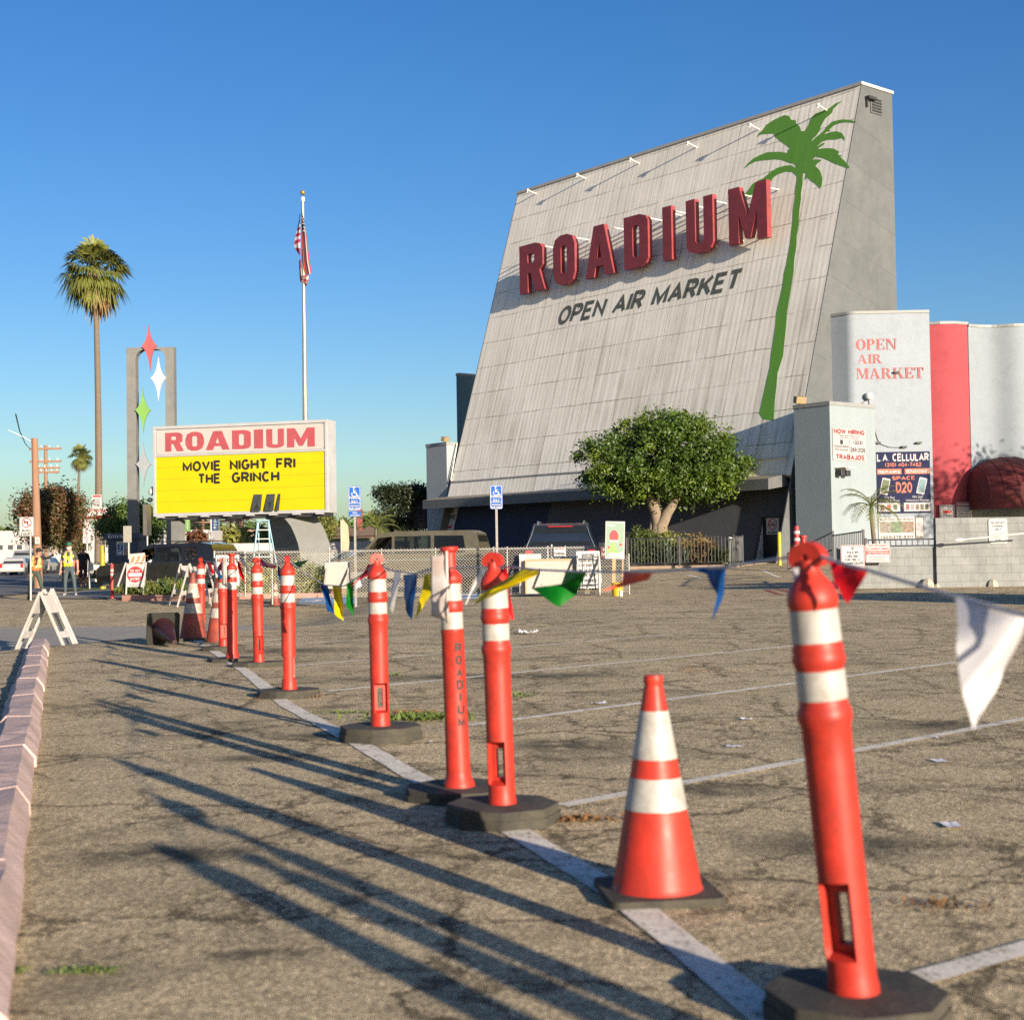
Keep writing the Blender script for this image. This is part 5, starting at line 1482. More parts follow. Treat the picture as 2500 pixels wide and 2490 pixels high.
# dark red domed awning
AWN = mat('dark red awning canvas', (0.085, 0.009, 0.009), 0.75, 0.12, 3, bmp=0.15, bscale=40)
aw = thing('dome_awning', 'dark red domed awning on the curved wall', 'awning', W(2510, 1215, 59.4))
p0 = W(2510, 1215, 59.4)
aw_w = (W(2600, 1200, 59.4) - W(2400, 1200, 59.4)).x / 2
aw_h = W(2510, 1106, 59.4).z - p0.z
def dome(u, v):
    a = pi * u
    b_ = pi / 2 * v
    return (-aw_w * cos(a) * cos(b_) if False else -aw_w * cos(a), 2.6 - (2.6 * sin(a) ** 0.6 * cos(b_) if sin(a) > 0 else 0) + 0.0, aw_h * sin(b_) * (max(sin(a), 0) ** 0.55))
mb = MB().grid(dome, 32, 14, AWN)
mb.build('canopy', AWN, aw)
mb = MB()
for k in range(1, 9):
    u = k / 9
    mb.tube([Vector(dome(u, v / 10)) * 1.004 for v in range(11)], 0.025, 5, AWN)
mb.build('rib', AWN, aw)
mb = MB()
pl = [dome(i / 24, 0) for i in range(25)]
vs = [(x, y, z) for x, y, z in pl] + [(x, y, z - 0.42) for x, y, z in pl]
mb.add(vs, [(25 + i, 26 + i, i + 1, i) for i in range(24)], AWN, True)
mb.build('valance', AWN, aw)
# notices on the salmon wall
MPK = frame((pr[1][0], pr[1][1] - 0.02, 0), (pr[2][0] - pr[1][0], pr[2][1] - pr[1][1], 0))
board_on(MPK, 'notice_panel', 'pale refusal notice on the salmon wall, beside the warning sign', 2294, 1233, 2331, 1268, m=SIGNW, border=(GINK, .02, .03), cat='sign',
         texts=(('WE RESERVE\nTHE RIGHT', .18, .70, .82, .92, INK), ('TO REFUSE', .25, .22, .75, .33, INK)), bars=((.2, .42, .8, .64, RED),))
board_on(MPK, 'notice_panel', 'warning sign with dark red heading on the salmon wall', 2335, 1226, 2373, 1268, m=SIGNW, cat='sign',
         texts=(('WARNING', .06, .78, .94, .94, SIGNW, .01),), bars=((.02, .72, .98, .98, mat('maroon sign ink', (.2, .02, .03), .5)), (.1, .58, .9, .61, INK), (.1, .48, .9, .51, INK), (.1, .38, .9, .41, INK), (.1, .28, .9, .31, INK), (.1, .15, .9, .18, INK)))

# ------------------------------------------------------------------ grey block walls on the right
BLK = block_mat('grey painted block', (0.19, 0.20, 0.20), (0.27, 0.28, 0.275), 0.41, 0.203, 0.68, 0.006, 0.6)
YW = 35.4
def wallbox(name, label, pxl, pxr, ptop, Y, th, m):
    a = gx(pxl, Y); b_ = gx(pxr, Y)
    z1 = zat((pxl + pxr) / 2, ptop, Y)
    t = thing(name, label, 'wall', M=frame((a.x, Y, 0), (1, 0, 0)))
    MB().box(0, b_.x - a.x, -0.3, z1, -th, 0, m).build('wall', m, t)
    return t, z1
wl, zlow = wallbox('block_wall', 'lower grey block wall with parking notices and a railing on top', 2046, 2283, 1336, YW + 0.1, 0.2, BLK)
wh, zhigh = wallbox('block_wall', 'higher grey painted block wall with a reserved parking sign', 2286, 2660, 1262, YW, 0.2, BLK)
CAPM = mat('pale concrete lump', (0.36, 0.33, 0.27), 0.9, 0.15, 8, bmp=0.3)
def lump(px, py, s, label):
    g = gx(px, YW - 0.02)
    mb = MB()
    mb.lathe([(s, 0), (s * .95, s * .5), (s * .7, s * 1.0), (s * .3, s * 1.3), (0.01, s * 1.35)], 7, CAPM, smooth=False)
    o = mb.build('concrete_lump', CAPM); o.location = g
    tag(o, label, 'concrete lump')
lump(2263, 1425, 0.17, 'pale concrete lump where the two block walls meet')
lump(2422, 1425, 0.14, 'pale concrete wedge at the foot of the higher block wall')
lump(2286, 1431, 0.07, 'small white plaster heap at the foot of the block walls')
# signs
def small_lines(n, x0, x1, y0, y1, m): return tuple((x0 + 0.04 * (k % 2), y0 + (y1 - y0) * k / n, x1 - 0.05 * ((k + 1) % 3), y0 + (y1 - y0) * (k + 0.45) / n, m) for k in range(n))
M_, w_, h_ = sign_px(2414, 1267, 2459, 1326, YW - 0.03)
board('parking_sign', 'white reserved parking sign on the higher block wall', 'sign', M_, w_, h_, r=0.05, border=(INK, .025, .012), texts=(('RESERVED\nPARKING\nONLY', .14, .52, .86, .89, INK), ('618-0041', .32, .12, .68, .18, INK)), bars=small_lines(4, .1, .9, .22, .46, GINK))
M_, w_, h_ = sign_px(2053, 1331, 2111, 1392, YW - 0.25)
board('parking_sign', 'white no walk-ins sign standing at the end of the lower block wall', 'sign', M_, w_, h_, r=0.03, border=(RED, .012, .014), texts=(('NO\nWALK-INS\nCARS ONLY', .2, .50, .8, .94, INK, .02), ('PARK FREE AT\nEL CAMINO COLLEGE', .06, .24, .94, .47, INK, .01)), bars=((.1, .14, .9, .16, RED),), posts=((0, h_ / 2, -1.35, 0.025),))
M_, w_, h_ = sign_px(2113, 1328, 2173, 1373, YW - 0.22)
board('parking_sign', 'red and white overnight parking sign on the lower block wall', 'sign', M_, w_, h_, r=0.03, border=(RED, .012, .014), texts=(('NO OVERNIGHT PARKING', .06, .68, .94, .80, RED), ('OPEN AIR MARKET', .12, .84, .88, .92, RED), ('UNAUTHORIZED VEHICLES WILL BE\nTOWED AT VEHICLE OWNERS EXPENSE', .05, .45, .95, .60, SIGNW)), bars=((.03, .42, .97, .64, RED),) + small_lines(3, .12, .88, .12, .36, GINK))
# pipe lamp arm in front of the higher wall
mb = MB()
a, b_ = W(2345, 1318, YW - 0.5), W(2560, 1296, YW - 0.9)
mb.tube([a, b_], 0.022, 8, STEELW)
d = (a - b_).normalized()
mb.tube([a - d * 0.08, a + d * 0.02, a + d * 0.12], [0.03, 0.055, 0.04], 10, STEELW)
tag(mb.build('lamp_arm', STEELW), 'thin pale pipe lamp arm slanting across the higher block wall', 'lamp arm')
# black railings of the ramp
RAIL = mat('black railing paint', (0.035, 0.035, 0.04), 0.5, 0.15, 6)
def railing(name, label, pts, h, n, m=RAIL, z0=0.1, r=0.012, rr=0.02):
    t = thing(name, label, 'railing', pts[0])
    L0 = Vector(pts[0])
    up = Vector((0, 0, 1))
    P = [Vector(p) - L0 for p in pts]
    mb = MB()
    mb.tube([p + up * h for p in P], rr, 6, m); mb.tube([p + up * z0 for p in P], rr, 6, m)
    mb.build('rail', m, t)
    bars = MB()
    tot = sum((P[i + 1] - P[i]).length for i in range(len(P) - 1))
    for i in range(len(P) - 1):
        k = max(2, int(n * (P[i + 1] - P[i]).length / tot))
        for j in range(k):
            p = P[i].lerp(P[i + 1], (j + 0.5) / k)
            bars.box(p.x - r, p.x + r, p.y - r, p.y + r, p.z + z0, p.z + h, m)
    bars.build('balusters', m, t)
    for p in P:
        MB().box(p.x - 0.03, p.x + 0.03, p.y - 0.03, p.y + 0.03, p.z - 0.02, p.z + h + 0.05, m).build('post', m, t)
    return t
zr = zlow
railing('railing', 'black railing on top of the lower block wall', [(colx(2110, YW), YW + 0.15, zlow), (colx(2284, YW), YW + 0.15, zlow)], zat(2200, 1317, YW) - zlow, 13, z0=0.03)
pA = W(2035, 1372, 41); pB = W(2108, 1372, 36.2)
railing('railing', 'black closely barred railing turning down to the block wall', [W(2035, 1374, 42), W(2109, 1374, 36.2)], 0.80, 18, z0=0.05)
railing('railing', 'black ramp railing sloping down towards the yellow bollard', [W(1925, 1393, 47), W(2034, 1345, 42.2)], 0.55, 12, z0=0.05)
# ================================================================== street furniture, vehicles, plants, people
# ------------------------------------------------------------------ the yellow message sign
ALU = mat('white painted sign cabinet', (0.36, 0.37, 0.39), 0.45, 0.06, 2, dirt=(0.22, 0.14, 0.08), dirtamt=0.25)
HEADM = mat('white acrylic panel', (0.40, 0.375, 0.36), 0.35, 0.03, 2)
YEL = mat('yellow acrylic panel', (0.50, 0.405, 0.002), 0.3, 0.05, 1.2)
MRED = mat('sun-faded red sign letters', (0.33, 0.062, 0.075), 0.5, 0.10, 3)
BLKP = mat('black plastic letter', (0.018, 0.017, 0.016), 0.4, 0.1, 10)
GREYC = mat('grey concrete pylon paint', (0.16, 0.165, 0.16), 0.8, 0.08, 1.2, dirt=(0.10, 0.10, 0.09), dirtamt=0.5, stretch=(1.5, 1.5, 0.3))
Yl, Yr = 50.9, 49.1
pbl, pbr = W(375, 1263, Yl), W(802, 1250, Yr)
zb = (pbl.z + pbr.z) / 2
MM = frame((pbl.x, pbl.y, zb), (pbr.x - pbl.x, pbr.y - pbl.y, 0))
SWm = (Vector((pbr.x, pbr.y)) - Vector((pbl.x, pbl.y))).length
SHm = (onplane(MM, 369, 1041)[1] + onplane(MM, 797, 1025)[1]) / 2
SDm = 0.75
ms = thing('message_sign', 'big yellow and white changeable-letter message sign on a curved grey pylon', 'sign', M=MM)
cab = MB()
fr = 0.11
ydiv = (onplane(MM, 377, 1113)[1] + onplane(MM, 797, 1100)[1]) / 2
cab.box(0, SWm, 0, SHm, -SDm, -0.03, ALU)
for (a, b_, c, d) in ((0, SWm, 0, fr), (0, SWm, SHm - fr, SHm), (0, fr, fr, SHm - fr), (SWm - fr, SWm, fr, SHm - fr), (fr, SWm - fr, ydiv - .035, ydiv + .035)):
    cab.box(a, b_, c, d, -0.029, 0.03, ALU)
cab.build('cabinet', ALU, ms, bev=0.012)
hp = MB().prism(rrect(fr + .02, ydiv + .05, SWm - fr - .02, SHm - fr - .02, 0.1), -0.028, -0.008, HEADM).build('header_panel', HEADM, ms)
def Zm(x, y): return 350 + x / 3.498, 950 + y / 3.498
lt = MB()
for ch, xl, xr in (('R', 187, 338), ('O', 360, 517), ('A', 533, 735), ('D', 758, 917), ('I', 945, 1022), ('U', 1050, 1200), ('M', 1227, 1463)):
    ytop = 375 + (xl - 187) * (327 - 375) / 1276; ybot = 534 + (xl - 187) * (490 - 534) / 1276
    x0 = onplane(MM, *Zm(xl, ytop))[0]; x1, y1 = onplane(MM, *Zm(xr, ytop)); y0 = onplane(MM, *Zm(xl, ybot))[1]
    y1 = onplane(MM, *Zm(xl, ytop))[1]
    lt.shape([[(x0 + a, y0 + b_) for a, b_ in lp] for lp in letter(ch, x1 - x0, y1 - y0)], -0.006, 0.004, MRED)
lt.build('lettering', MRED, hp)
yp = MB().box(fr + .005, SWm - fr - .005, fr + .005, ydiv - .04, -0.028, -0.008, YEL).build('message_panel', YEL, ms)
TRK = mat('panel track', (0.36, 0.29, 0.01), 0.4)
mb = MB()
for k in range(1, 5):
    yy = fr + (ydiv - fr) * k / 5
    mb.box(fr + .01, SWm - fr - .01, yy - .006, yy + .006, -0.007, 0.001, TRK)
mb.build('letter_track', TRK, yp)
lt = MB()
for wd, xl, yl0, yl1, xr, yr0, yr1 in (('MOVIE', 337, 617, 707, 663, 607, 697), ('NIGHT', 740, 601, 693, 1060, 592, 685), ('FRI', 1135, 589, 682, 1300, 584, 677), ('THE', 468, 722, 812, 660, 716, 806), ('GRINCH', 757, 709, 800, 1163, 697, 790)):
    a = onplane(MM, *Zm(xl, yl1)); b_ = onplane(MM, *Zm(xr, yr0)); c = onplane(MM, *Zm(xl, yl0))
    y0 = (a[1] + onplane(MM, *Zm(xr, yr1))[1]) / 2; y1 = (b_[1] + c[1]) / 2
    lt.text(wd, a[0], y0, b_[0], y1, BLKP, 0.001, 0.006, 0.03)
lt.build('lettering', BLKP, yp)
# three spare letter plates leaning on the lower frame
PLT = mat('smoked letter plate', (0.045, 0.05, 0.05), 0.15, 0.2, 6)
for ch, xl, xr in (('A', 940, 1015), ('T', 1052, 1125), ('I', 1148, 1172)):
    x0 = onplane(MM, *Zm(xl, 1050))[0]; x1 = onplane(MM, *Zm(xr, 1050))[0]
    mb = MB()
    h_ = 0.64
    Ml = Matrix.Translation((x0, 0.10, 0.14)) @ Matrix.Rotation(radians(-14), 4, 'X')
    mb.box(0, x1 - x0, 0, h_, -0.006, 0.0, PLT, Ml)
    if ch != 'I': mb.text(ch, (x1 - x0) * .25, .06, (x1 - x0) * .75, .3, BLKP, 0.001, 0.002, 0.02, M=Ml)
    o = mb.build('letter_plate', PLT, ms)
    o['label'] = 'smoked letter plate ' + ch + ' leaning on the lower frame'
# catwalk brackets under the cabinet
mb = MB()
mb.box(0.1, SWm - 0.1, -0.12, -0.003, -SDm * .9, -0.1, DARKST)
for k in range(8):
    x = 0.3 + k * (SWm - 0.6) / 7
    mb.box(x - .12, x + .12, -0.05, -0.004, -0.08, 0.14, ALU)
mb.build('underframe', DARKST, ms)
# left leg
MMi = MM.inverted()
a = onplane(MM, 409, 1270)[0]; b_ = onplane(MM, 430, 1270)[0]
MB().box(a, b_, -zb - 0.3, -0.13, -SDm + 0.1, -0.25, GREYC).build('leg', GREYC, ms)
# curved pylon: three curves in the picture with real depth between them
def Zp(x, y): return 640 + x / 4.6, 1230 + y / 4.6
e0 = [(40, 160), (75, 250), (100, 360), (118, 450), (132, 560), (140, 660), (145, 760)]
e1 = [(255, 165), (322, 250), (372, 360), (404, 450), (424, 560), (434, 660), (440, 760)]
e2 = [(600, 130), (680, 250), (728, 360), (758, 450), (783, 560), (800, 660), (812, 760)]
mb = MB()
vs = []
for i in range(7):
    for e, Y in ((e0, 51.2), (e1, 49.55), (e2, 50.3)):
        p = W(*Zp(*e[i]), Y); vs.append(MMi @ p)
    q = W(*Zp(e2[i][0] - 60, e2[i][1]), 51.9); vs.append(MMi @ q)
for i in range(6):
    for k in range(4):
        mb.f.append([4 * i + k, 4 * i + (k + 1) % 4, 4 * i + 4 + (k + 1) % 4, 4 * i + 4 + k]); mb.m.append(GREYC); mb.sm.append(False)
mb.v = [tuple(v) for v in vs]
mb.f += [[0, 1, 2, 3], [27, 26, 25, 24]]; mb.m += [GREYC, GREYC]; mb.sm += [False, False]
mb.build('pylon', GREYC, ms, recalc=True)
# two small lamps on the left edge
mb = MB()
for py in (1193, 1200, 1220):
    x, y = onplane(MM, 368 if py != 1220 else 362, py)
    mb.ball((x - .05, y, -0.2), 0.14 if py == 1200 else 0.09, mt=STEELW if py != 1220 else DARKST, n=10, m=6)
    mb.cyl((x - .05, y, -0.2), (0.0, y, -0.2), 0.03, n=6, mt=STEELW)
mb.build('side_lamp', STEELW, ms)

# ------------------------------------------------------------------ arch frame with four-point stars
AY = 60.0
GREYF = mat('grey weathered arch paint', (0.135, 0.14, 0.14), 0.75, 0.12, 1.5, dirt=(0.22, 0.20, 0.17), dirtamt=0.4, stretch=(2, 2, 0.3))
g = gx(320, AY)
MA = frame(g, (1, -0.03, 0))
ar = thing('arch_frame', 'tall grey arch frame hung with four-pointed stars', 'sign', M=MA)
A_ = lambda px, py: onplane(MA, px, py)
l0, l1 = A_(308, 849)[0], A_(331, 900)[0]
r0, r1 = A_(403, 900)[0], A_(424, 860)[0]
tp = A_(366, 848)[1]
ti = A_(366, 853)[1]
zb0 = -0.3
rad = 0.38
inn = [(l1, zb0)] + [(l1, ti - rad)] + [(l1 + rad - rad * cos(t), ti - rad + rad * sin(t)) for t in [radians(a) for a in (20, 45, 70, 90)]] + [(r0 - rad + rad * sin(t), ti - rad + rad * cos(t)) for t in [radians(a) for a in (0, 20, 45, 70)]] + [(r0, ti - rad), (r0, zb0)]
MB().shape([[(l0, zb0)] + [(l0, tp), (r1, tp), (r1, zb0)] + inn[::-1]], -0.42, 0, GREYF).build('frame', GREYF, ar)
SC = {'red': (0.36, 0.065, 0.07), 'white': (0.52, 0.52, 0.54), 'green': (0.14, 0.30, 0.06), 'silver': (0.24, 0.26, 0.28)}
for nm, top, bot, lf, rt in (('red', (363, 794), (368, 907), (346, 846), (385, 844)), ('white', (388, 872), (388, 980), (369, 924), (407, 923)), ('green', (349, 948), (351, 1058), (331, 1002), (370, 1002)), ('silver', (350.5, 1080), (352, 1188), (333, 1134), (371, 1134))):
    T_, B_, L_, R_ = A_(*top), A_(*bot), A_(*lf), A_(*rt)
    cx, cy = (L_[0] + R_[0]) / 2, (L_[1] + R_[1]) / 2
    pts = []
    for p, q in ((T_, R_), (R_, B_), (B_, L_), (L_, T_)):
        c = (cx + ((p[0] + q[0]) / 2 - cx) * 0.36, cy + ((p[1] + q[1]) / 2 - cy) * 0.36)
        for k in range(8):
            t = k / 8
            pts.append(((1 - t) ** 2 * p[0] + 2 * t * (1 - t) * c[0] + t * t * q[0], (1 - t) ** 2 * p[1] + 2 * t * (1 - t) * c[1] + t * t * q[1]))
    m_ = mat(nm + ' star paint', SC[nm], 0.5, 0.06, 3, dirt=(0.2, 0.18, 0.16), dirtamt=0.2)
    o = MB().prism(pts, 0.004, 0.10, m_).build('star', m_, ar)
    o['label'] = nm + ' four-pointed star'

# ------------------------------------------------------------------ flagpole and drooping flag
PY = 53.6
pt, pb_ = W(733.5, 492, PY), gx(749, PY)
fp = thing('flagpole', 'tall tapering steel flagpole with gold ball', 'flagpole', pb_)
top = Vector((0, 0, pt.z - pb_.z))
MB().tube([(0, 0, -0.2), (0, 0, top.z * .4), (0, 0, top.z)], [0.115, 0.10, 0.052], 12, mat('brushed steel pole', (0.34, 0.31, 0.28), 0.4, 0.08, 4, metal=0.5)).build('pole', MATS['brushed steel pole'], fp)
GOLD = mat('gilded ball', (0.45, 0.24, 0.06), 0.35, 0.1, 5, metal=0.6)
MB().cyl((0, 0, top.z), (0, 0, top.z + 0.15), 0.075, n=12, mt=STEELW).build('truck', STEELW, fp)
MB().ball((0, 0, top.z + 0.33), 0.095, mt=GOLD, n=16, m=10).build('finial_ball', GOLD, fp)
FR = mat('red flag cloth', (0.42, 0.045, 0.05), 0.8, 0.05, 10, trans=0.3)
FW_ = mat('white flag cloth', (0.50, 0.46, 0.46), 0.8, 0.05, 10, trans=0.3)
FBL = mat('blue flag cloth', (0.14, 0.16, 0.22), 0.8, 0.1, 10, trans=0.3)
FMR = mat('dark red flag cloth', (0.28, 0.03, 0.04), 0.8, 0.1, 10, trans=0.2)
def Zf(x, y): return 680 + x / 6.017, 440 + y / 6.017
fl = thing('flag', 'striped flag with star field drooping from the flagpole', 'flag', W(736, 560, PY - 0.1))
Fi = Matrix.Translation(-W(736, 560, PY - 0.1))
def strips(rowsL, rowsR, n, cols, depth, ph):
    mb = MB()
    rows = []
    for (a, b_) in zip(rowsL, rowsR):
        rows.append([Fi @ W(*Zf(a[0] + (b_[0] - a[0]) * k / n, a[1] + (b_[1] - a[1]) * k / n), PY - depth + 0.10 * sin(k * 1.5 + ph)) for k in range(n + 1)])
    vs = [v for r in rows for v in r]
    mb.v = [tuple(v) for v in vs]
    for j in range(len(rows) - 1):
        for k in range(n):
            mb.f.append([j * (n + 1) + k, j * (n + 1) + k + 1, (j + 1) * (n + 1) + k + 1, (j + 1) * (n + 1) + k]); mb.m.append(cols(j, k)); mb.sm.append(True)
    return mb
L_ = [(335, 440), (340, 560), (345, 700), (350, 790), (352, 900), (355, 1020), (362, 1180), (375, 1280), (395, 1400)]
R_ = [(345, 445), (370, 560), (395, 690), (412, 790), (425, 880), (438, 1020), (455, 1180), (475, 1290), (492, 1372)]
mb = strips(L_, R_, 5, lambda j, k: (FBL if (j < 3 and not (j == 2 and k in (1, 3))) else (FW_ if k % 2 else FR)) if j != 0 else FBL, 0.16, 0.4)
for (sx, sy) in ((352, 560), (362, 600), (358, 640), (376, 640), (370, 690), (388, 700), (380, 740), (396, 760), (365, 745)):
    c = Fi @ W(*Zf(sx, sy), PY - 0.30)
    mb.prism(circ(c.x, c.z, 0.022, 5), -c.y - 0.002, -c.y, FW_, Matrix(((1, 0, 0, 0), (0, 0, -1, 0), (0, 1, 0, 0), (0, 0, 0, 1))))
mb.build('front_fold', FR, fl)
L_ = [(312, 500), (296, 620), (285, 660), (275, 705), (265, 745), (255, 790), (245, 840), (236, 890), (225, 955), (240, 1000), (290, 1080)]
R_ = [(322, 500), (322, 600), (322, 645), (322, 690), (322, 730), (322, 770), (322, 815), (322, 860), (322, 910), (322, 1000), (322, 1120)]
strips(L_, R_, 3, lambda j, k: FBL if j < 2 else (FMR if j % 2 else FW_), 0.02, 1.0).build('rear_fold', FMR, fl)
L_ = [(302, 1180), (302, 1300), (308, 1400), (318, 1500), (360, 1525), (405, 1562)]
R_ = [(330, 1150), (335, 1300), (350, 1400), (440, 1400), (445, 1450), (438, 1490)]
strips(L_, R_, 3, lambda j, k: FW_ if (j + k) % 2 else FR, 0.12, 2.0).build('tail_fold', FR, fl)

# ------------------------------------------------------------------ chain-link fence across the lot
FY = 35.5
CHAIN = mat('galvanised wire', (0.40, 0.375, 0.33), 0.5, 0.1, 20, metal=0.2)
f0, f1 = gx(600, FY), gx(1452, FY)
fe = thing('chain_link_fence', 'low galvanised chain-link fence in front of the parked van', 'fence', (f0.x, FY, 0))
FLn = f1.x - f0.x
FH = 1.20
def chain(x0, x1, z0, z1, name='mesh', parent=fe, y=0.0, cell=0.078, r=0.0034):
    mb = MB()
    h = z1 - z0
    n = int((x1 - x0 + h) / cell)
    for s in (1, -1):
        for k in range(n + 1):
            c = x0 - h + k * cell if s > 0 else x0 + k * cell
            ax, bx = c, c + s * h
            az, bz = z0, z1
            if s > 0:
                if ax < x0: az += (x0 - ax); ax = x0
                if bx > x1: bz -= (bx - x1); bx = x1
            else:
                if ax > x1: az += (ax - x1); ax = x1
                if bx < x0: bz -= (x0 - bx); bx = x0
            if bz - az < 0.02: continue
            yy = y + 0.003 * s
            mb.tube([(ax, yy, az), (bx, yy, bz)], r, 3, CHAIN, caps=False, smooth=False)
    # twisted barbs above the top rail
    k = 0
    x = x0
    while x < x1:
        mb.tube([(x, y, z1 - 0.005), (x + cell / 2, y, z1 + 0.035), (x + cell, y, z1 - 0.005)], r, 3, CHAIN, caps=False, smooth=False)
        x += cell
    o = mb.build(name, CHAIN, parent)
    return o
chain(0, FLn, 0.05, FH)
MB().tube([(0, 0.02, FH - 0.01), (FLn, 0.02, FH - 0.01)], 0.021, 8, GALV).build('top_rail', GALV, fe)
MB().tube([(0, 0.02, 0.06), (FLn, 0.02, 0.06)], 0.008, 6, GALV).build('bottom_wire', GALV, fe)
for px in (663, 803, 931, 1063, 1080, 1205, 1238, 1337, 1347, 1380):
    x = gx(px, FY).x - f0.x
    MB().cyl((x, 0.045, -0.1), (x, 0.045, FH + (0.04 if px not in (803, 1347) else 0.08)), 0.024 if px in (803, 1337, 1347) else 0.019, n=8, mt=GALV).build('post', GALV, fe)
# end gate panel at the far left of the fence and the piece by the poster
g0 = gx(524, FY + 0.3); g1 = gx(597, FY + 0.2)
gt = thing('chain_link_gate', 'narrow chain-link gate on a small wheel at the end of the fence', 'gate', (g0.x, FY + 0.25, 0))
gl = g1.x - g0.x
chain(0, gl, 0.12, 1.22, 'mesh', gt)
for a, b_ in (((0, 0, 0.1), (0, 0, 1.25)), ((gl, 0, 0.1), (gl, 0, 1.25)), ((0, 0, 1.22), (gl, 0, 1.22)), ((0, 0, 0.12), (gl, 0, 0.12))):
    MB().tube([a, b_], 0.02, 8, GALV).build('frame_tube', GALV, gt)
MB().lathe([(0.02, -.02), (0.08, -.02), (0.08, .02), (0.02, .02)], 16, RUBBER, Matrix.Translation((gl * .25, 0, 0.08)) @ Matrix.Rotation(pi / 2, 4, 'X')).build('wheel', RUBBER, gt)
g0 = gx(1463, FY + 0.2); g1 = gx(1535, FY + 0.2)
gt = thing('chain_link_gate', 'short chain-link panel behind the poster on its bucket', 'gate', (g0.x, FY + 0.25, 0))
gl = g1.x - g0.x
chain(0, gl, 0.06, 0.95, 'mesh', gt)
for a, b_ in (((0, 0, 0.0), (0, 0, 0.98)), ((gl, 0, 0.0), (gl, 0, 1.02))):
    MB().tube([a, b_], 0.02, 8, GALV).build('frame_tube', GALV, gt)
# boards fixed to the fence
M_, w_, h_ = sign_px(527, 1355, 584, 1430, FY - 0.05)
board('fence_notice', 'large white notice on the narrow gate, partly hidden by orange posts', 'sign', M_, w_, h_, r=0.02, texts=(('NO BUSES', .06, .76, .94, .92, INK, .02), ('AUTOS ONLY', .06, .46, .94, .62, INK, .01)))
M_, w_, h_ = sign_px(1352, 1336, 1380, 1357, FY - 0.05)
board('fence_notice', 'small white notice with red heading on the right part of the fence', 'sign', M_, w_, h_, texts=(('NOTICE', .1, .7, .9, .95, RED, .02), ('PARKING', .05, .12, .95, .42, INK, .02)))
M_, w_, h_ = sign_px(1467, 1335, 1489, 1362, FY + 0.15)
board('fence_notice', 'dark red notice on the short panel beside the poster', 'sign', M_, w_, h_, m=mat('dark red board', (0.12, 0.04, 0.04), 0.6), texts=(('NO', .25, .62, .75, .9, SIGNW), ('PARKING', .08, .2, .92, .45, SIGNW)))
# ------------------------------------------------------------------ access parking signs
HY = 34.7
def access_sign(px, py0, pyb, label, van):
    bm_ = mat('blue access sign', (0.010, 0.085, 0.36), 0.35, 0.05, 8)
    M_, w_, h_ = sign_px(px - 16, py0, px + 15, py0 + 59, HY)
    def ex(lt, w, h):
        wheelchair(lt, 0, h * .25, h * .40, SIGNW, 0.003, 0.002)
        lt.box(-w * .42, w * .42, -h * .21, -h * .19, 0.003, 0.005, SIGNW)
    g = gx(px + 5, HY)
    t = board('access_sign', label, 'sign', M_, w_, h_, r=0.05, m=bm_, border=(SIGNW, .012, .014), extra=ex,
              texts=(('PARKING\nONLY', .08, .30, .92, .58, SIGNW, .02), ('MINIMUM\nFINE $250', .08, .04, .92, .23, SIGNW, .01)), group='blue access parking signs')
    if van:
        M2, w2, h2 = sign_px(px - 15, py0 + 61, px + 15, py0 + 74, HY)
        mb = MB().prism(rrect(-w2 / 2, -h2 / 2, w2 / 2, h2 / 2, .02), -0.012, 0, bm_)
        mb.text('VAN', -w2 * .2, 0, w2 * .2, h2 * .38, SIGNW, 0.003, 0.002, .02); mb.text('ACCESSIBLE', -w2 * .4, -h2 * .4, w2 * .4, -h2 * .12, SIGNW, 0.003, 0.002, .02)
        o = mb.build('lower_plate', bm_, t); o.matrix_local = t.matrix_world.inverted() @ M2
    bz = -M_.col[3].z + zt(g.x, HY)
    xo = g.x - M_.col[3].x
    mb = MB().box(-.026 + 0, .026, bz - .1, h_ / 2 - .02, -0.052, -0.018, GALV)
    hm = mat('dark punched hole', (0.06, 0.055, 0.05), 0.8)
    y = bz + 0.05
    while y < -h_ / 2 - .02:
        mb.box(-.006, .006, y, y + .012, -0.0175, -0.016, hm); y += 0.03
    mb.build('perforated_post', GALV, t)
access_sign(866, 1187, 1465, 'blue wheelchair parking sign with a van plate beneath it, nearer the yellow message sign', True)
access_sign(1212, 1184, 1440, 'blue wheelchair parking sign in front of the navy base wall', False)

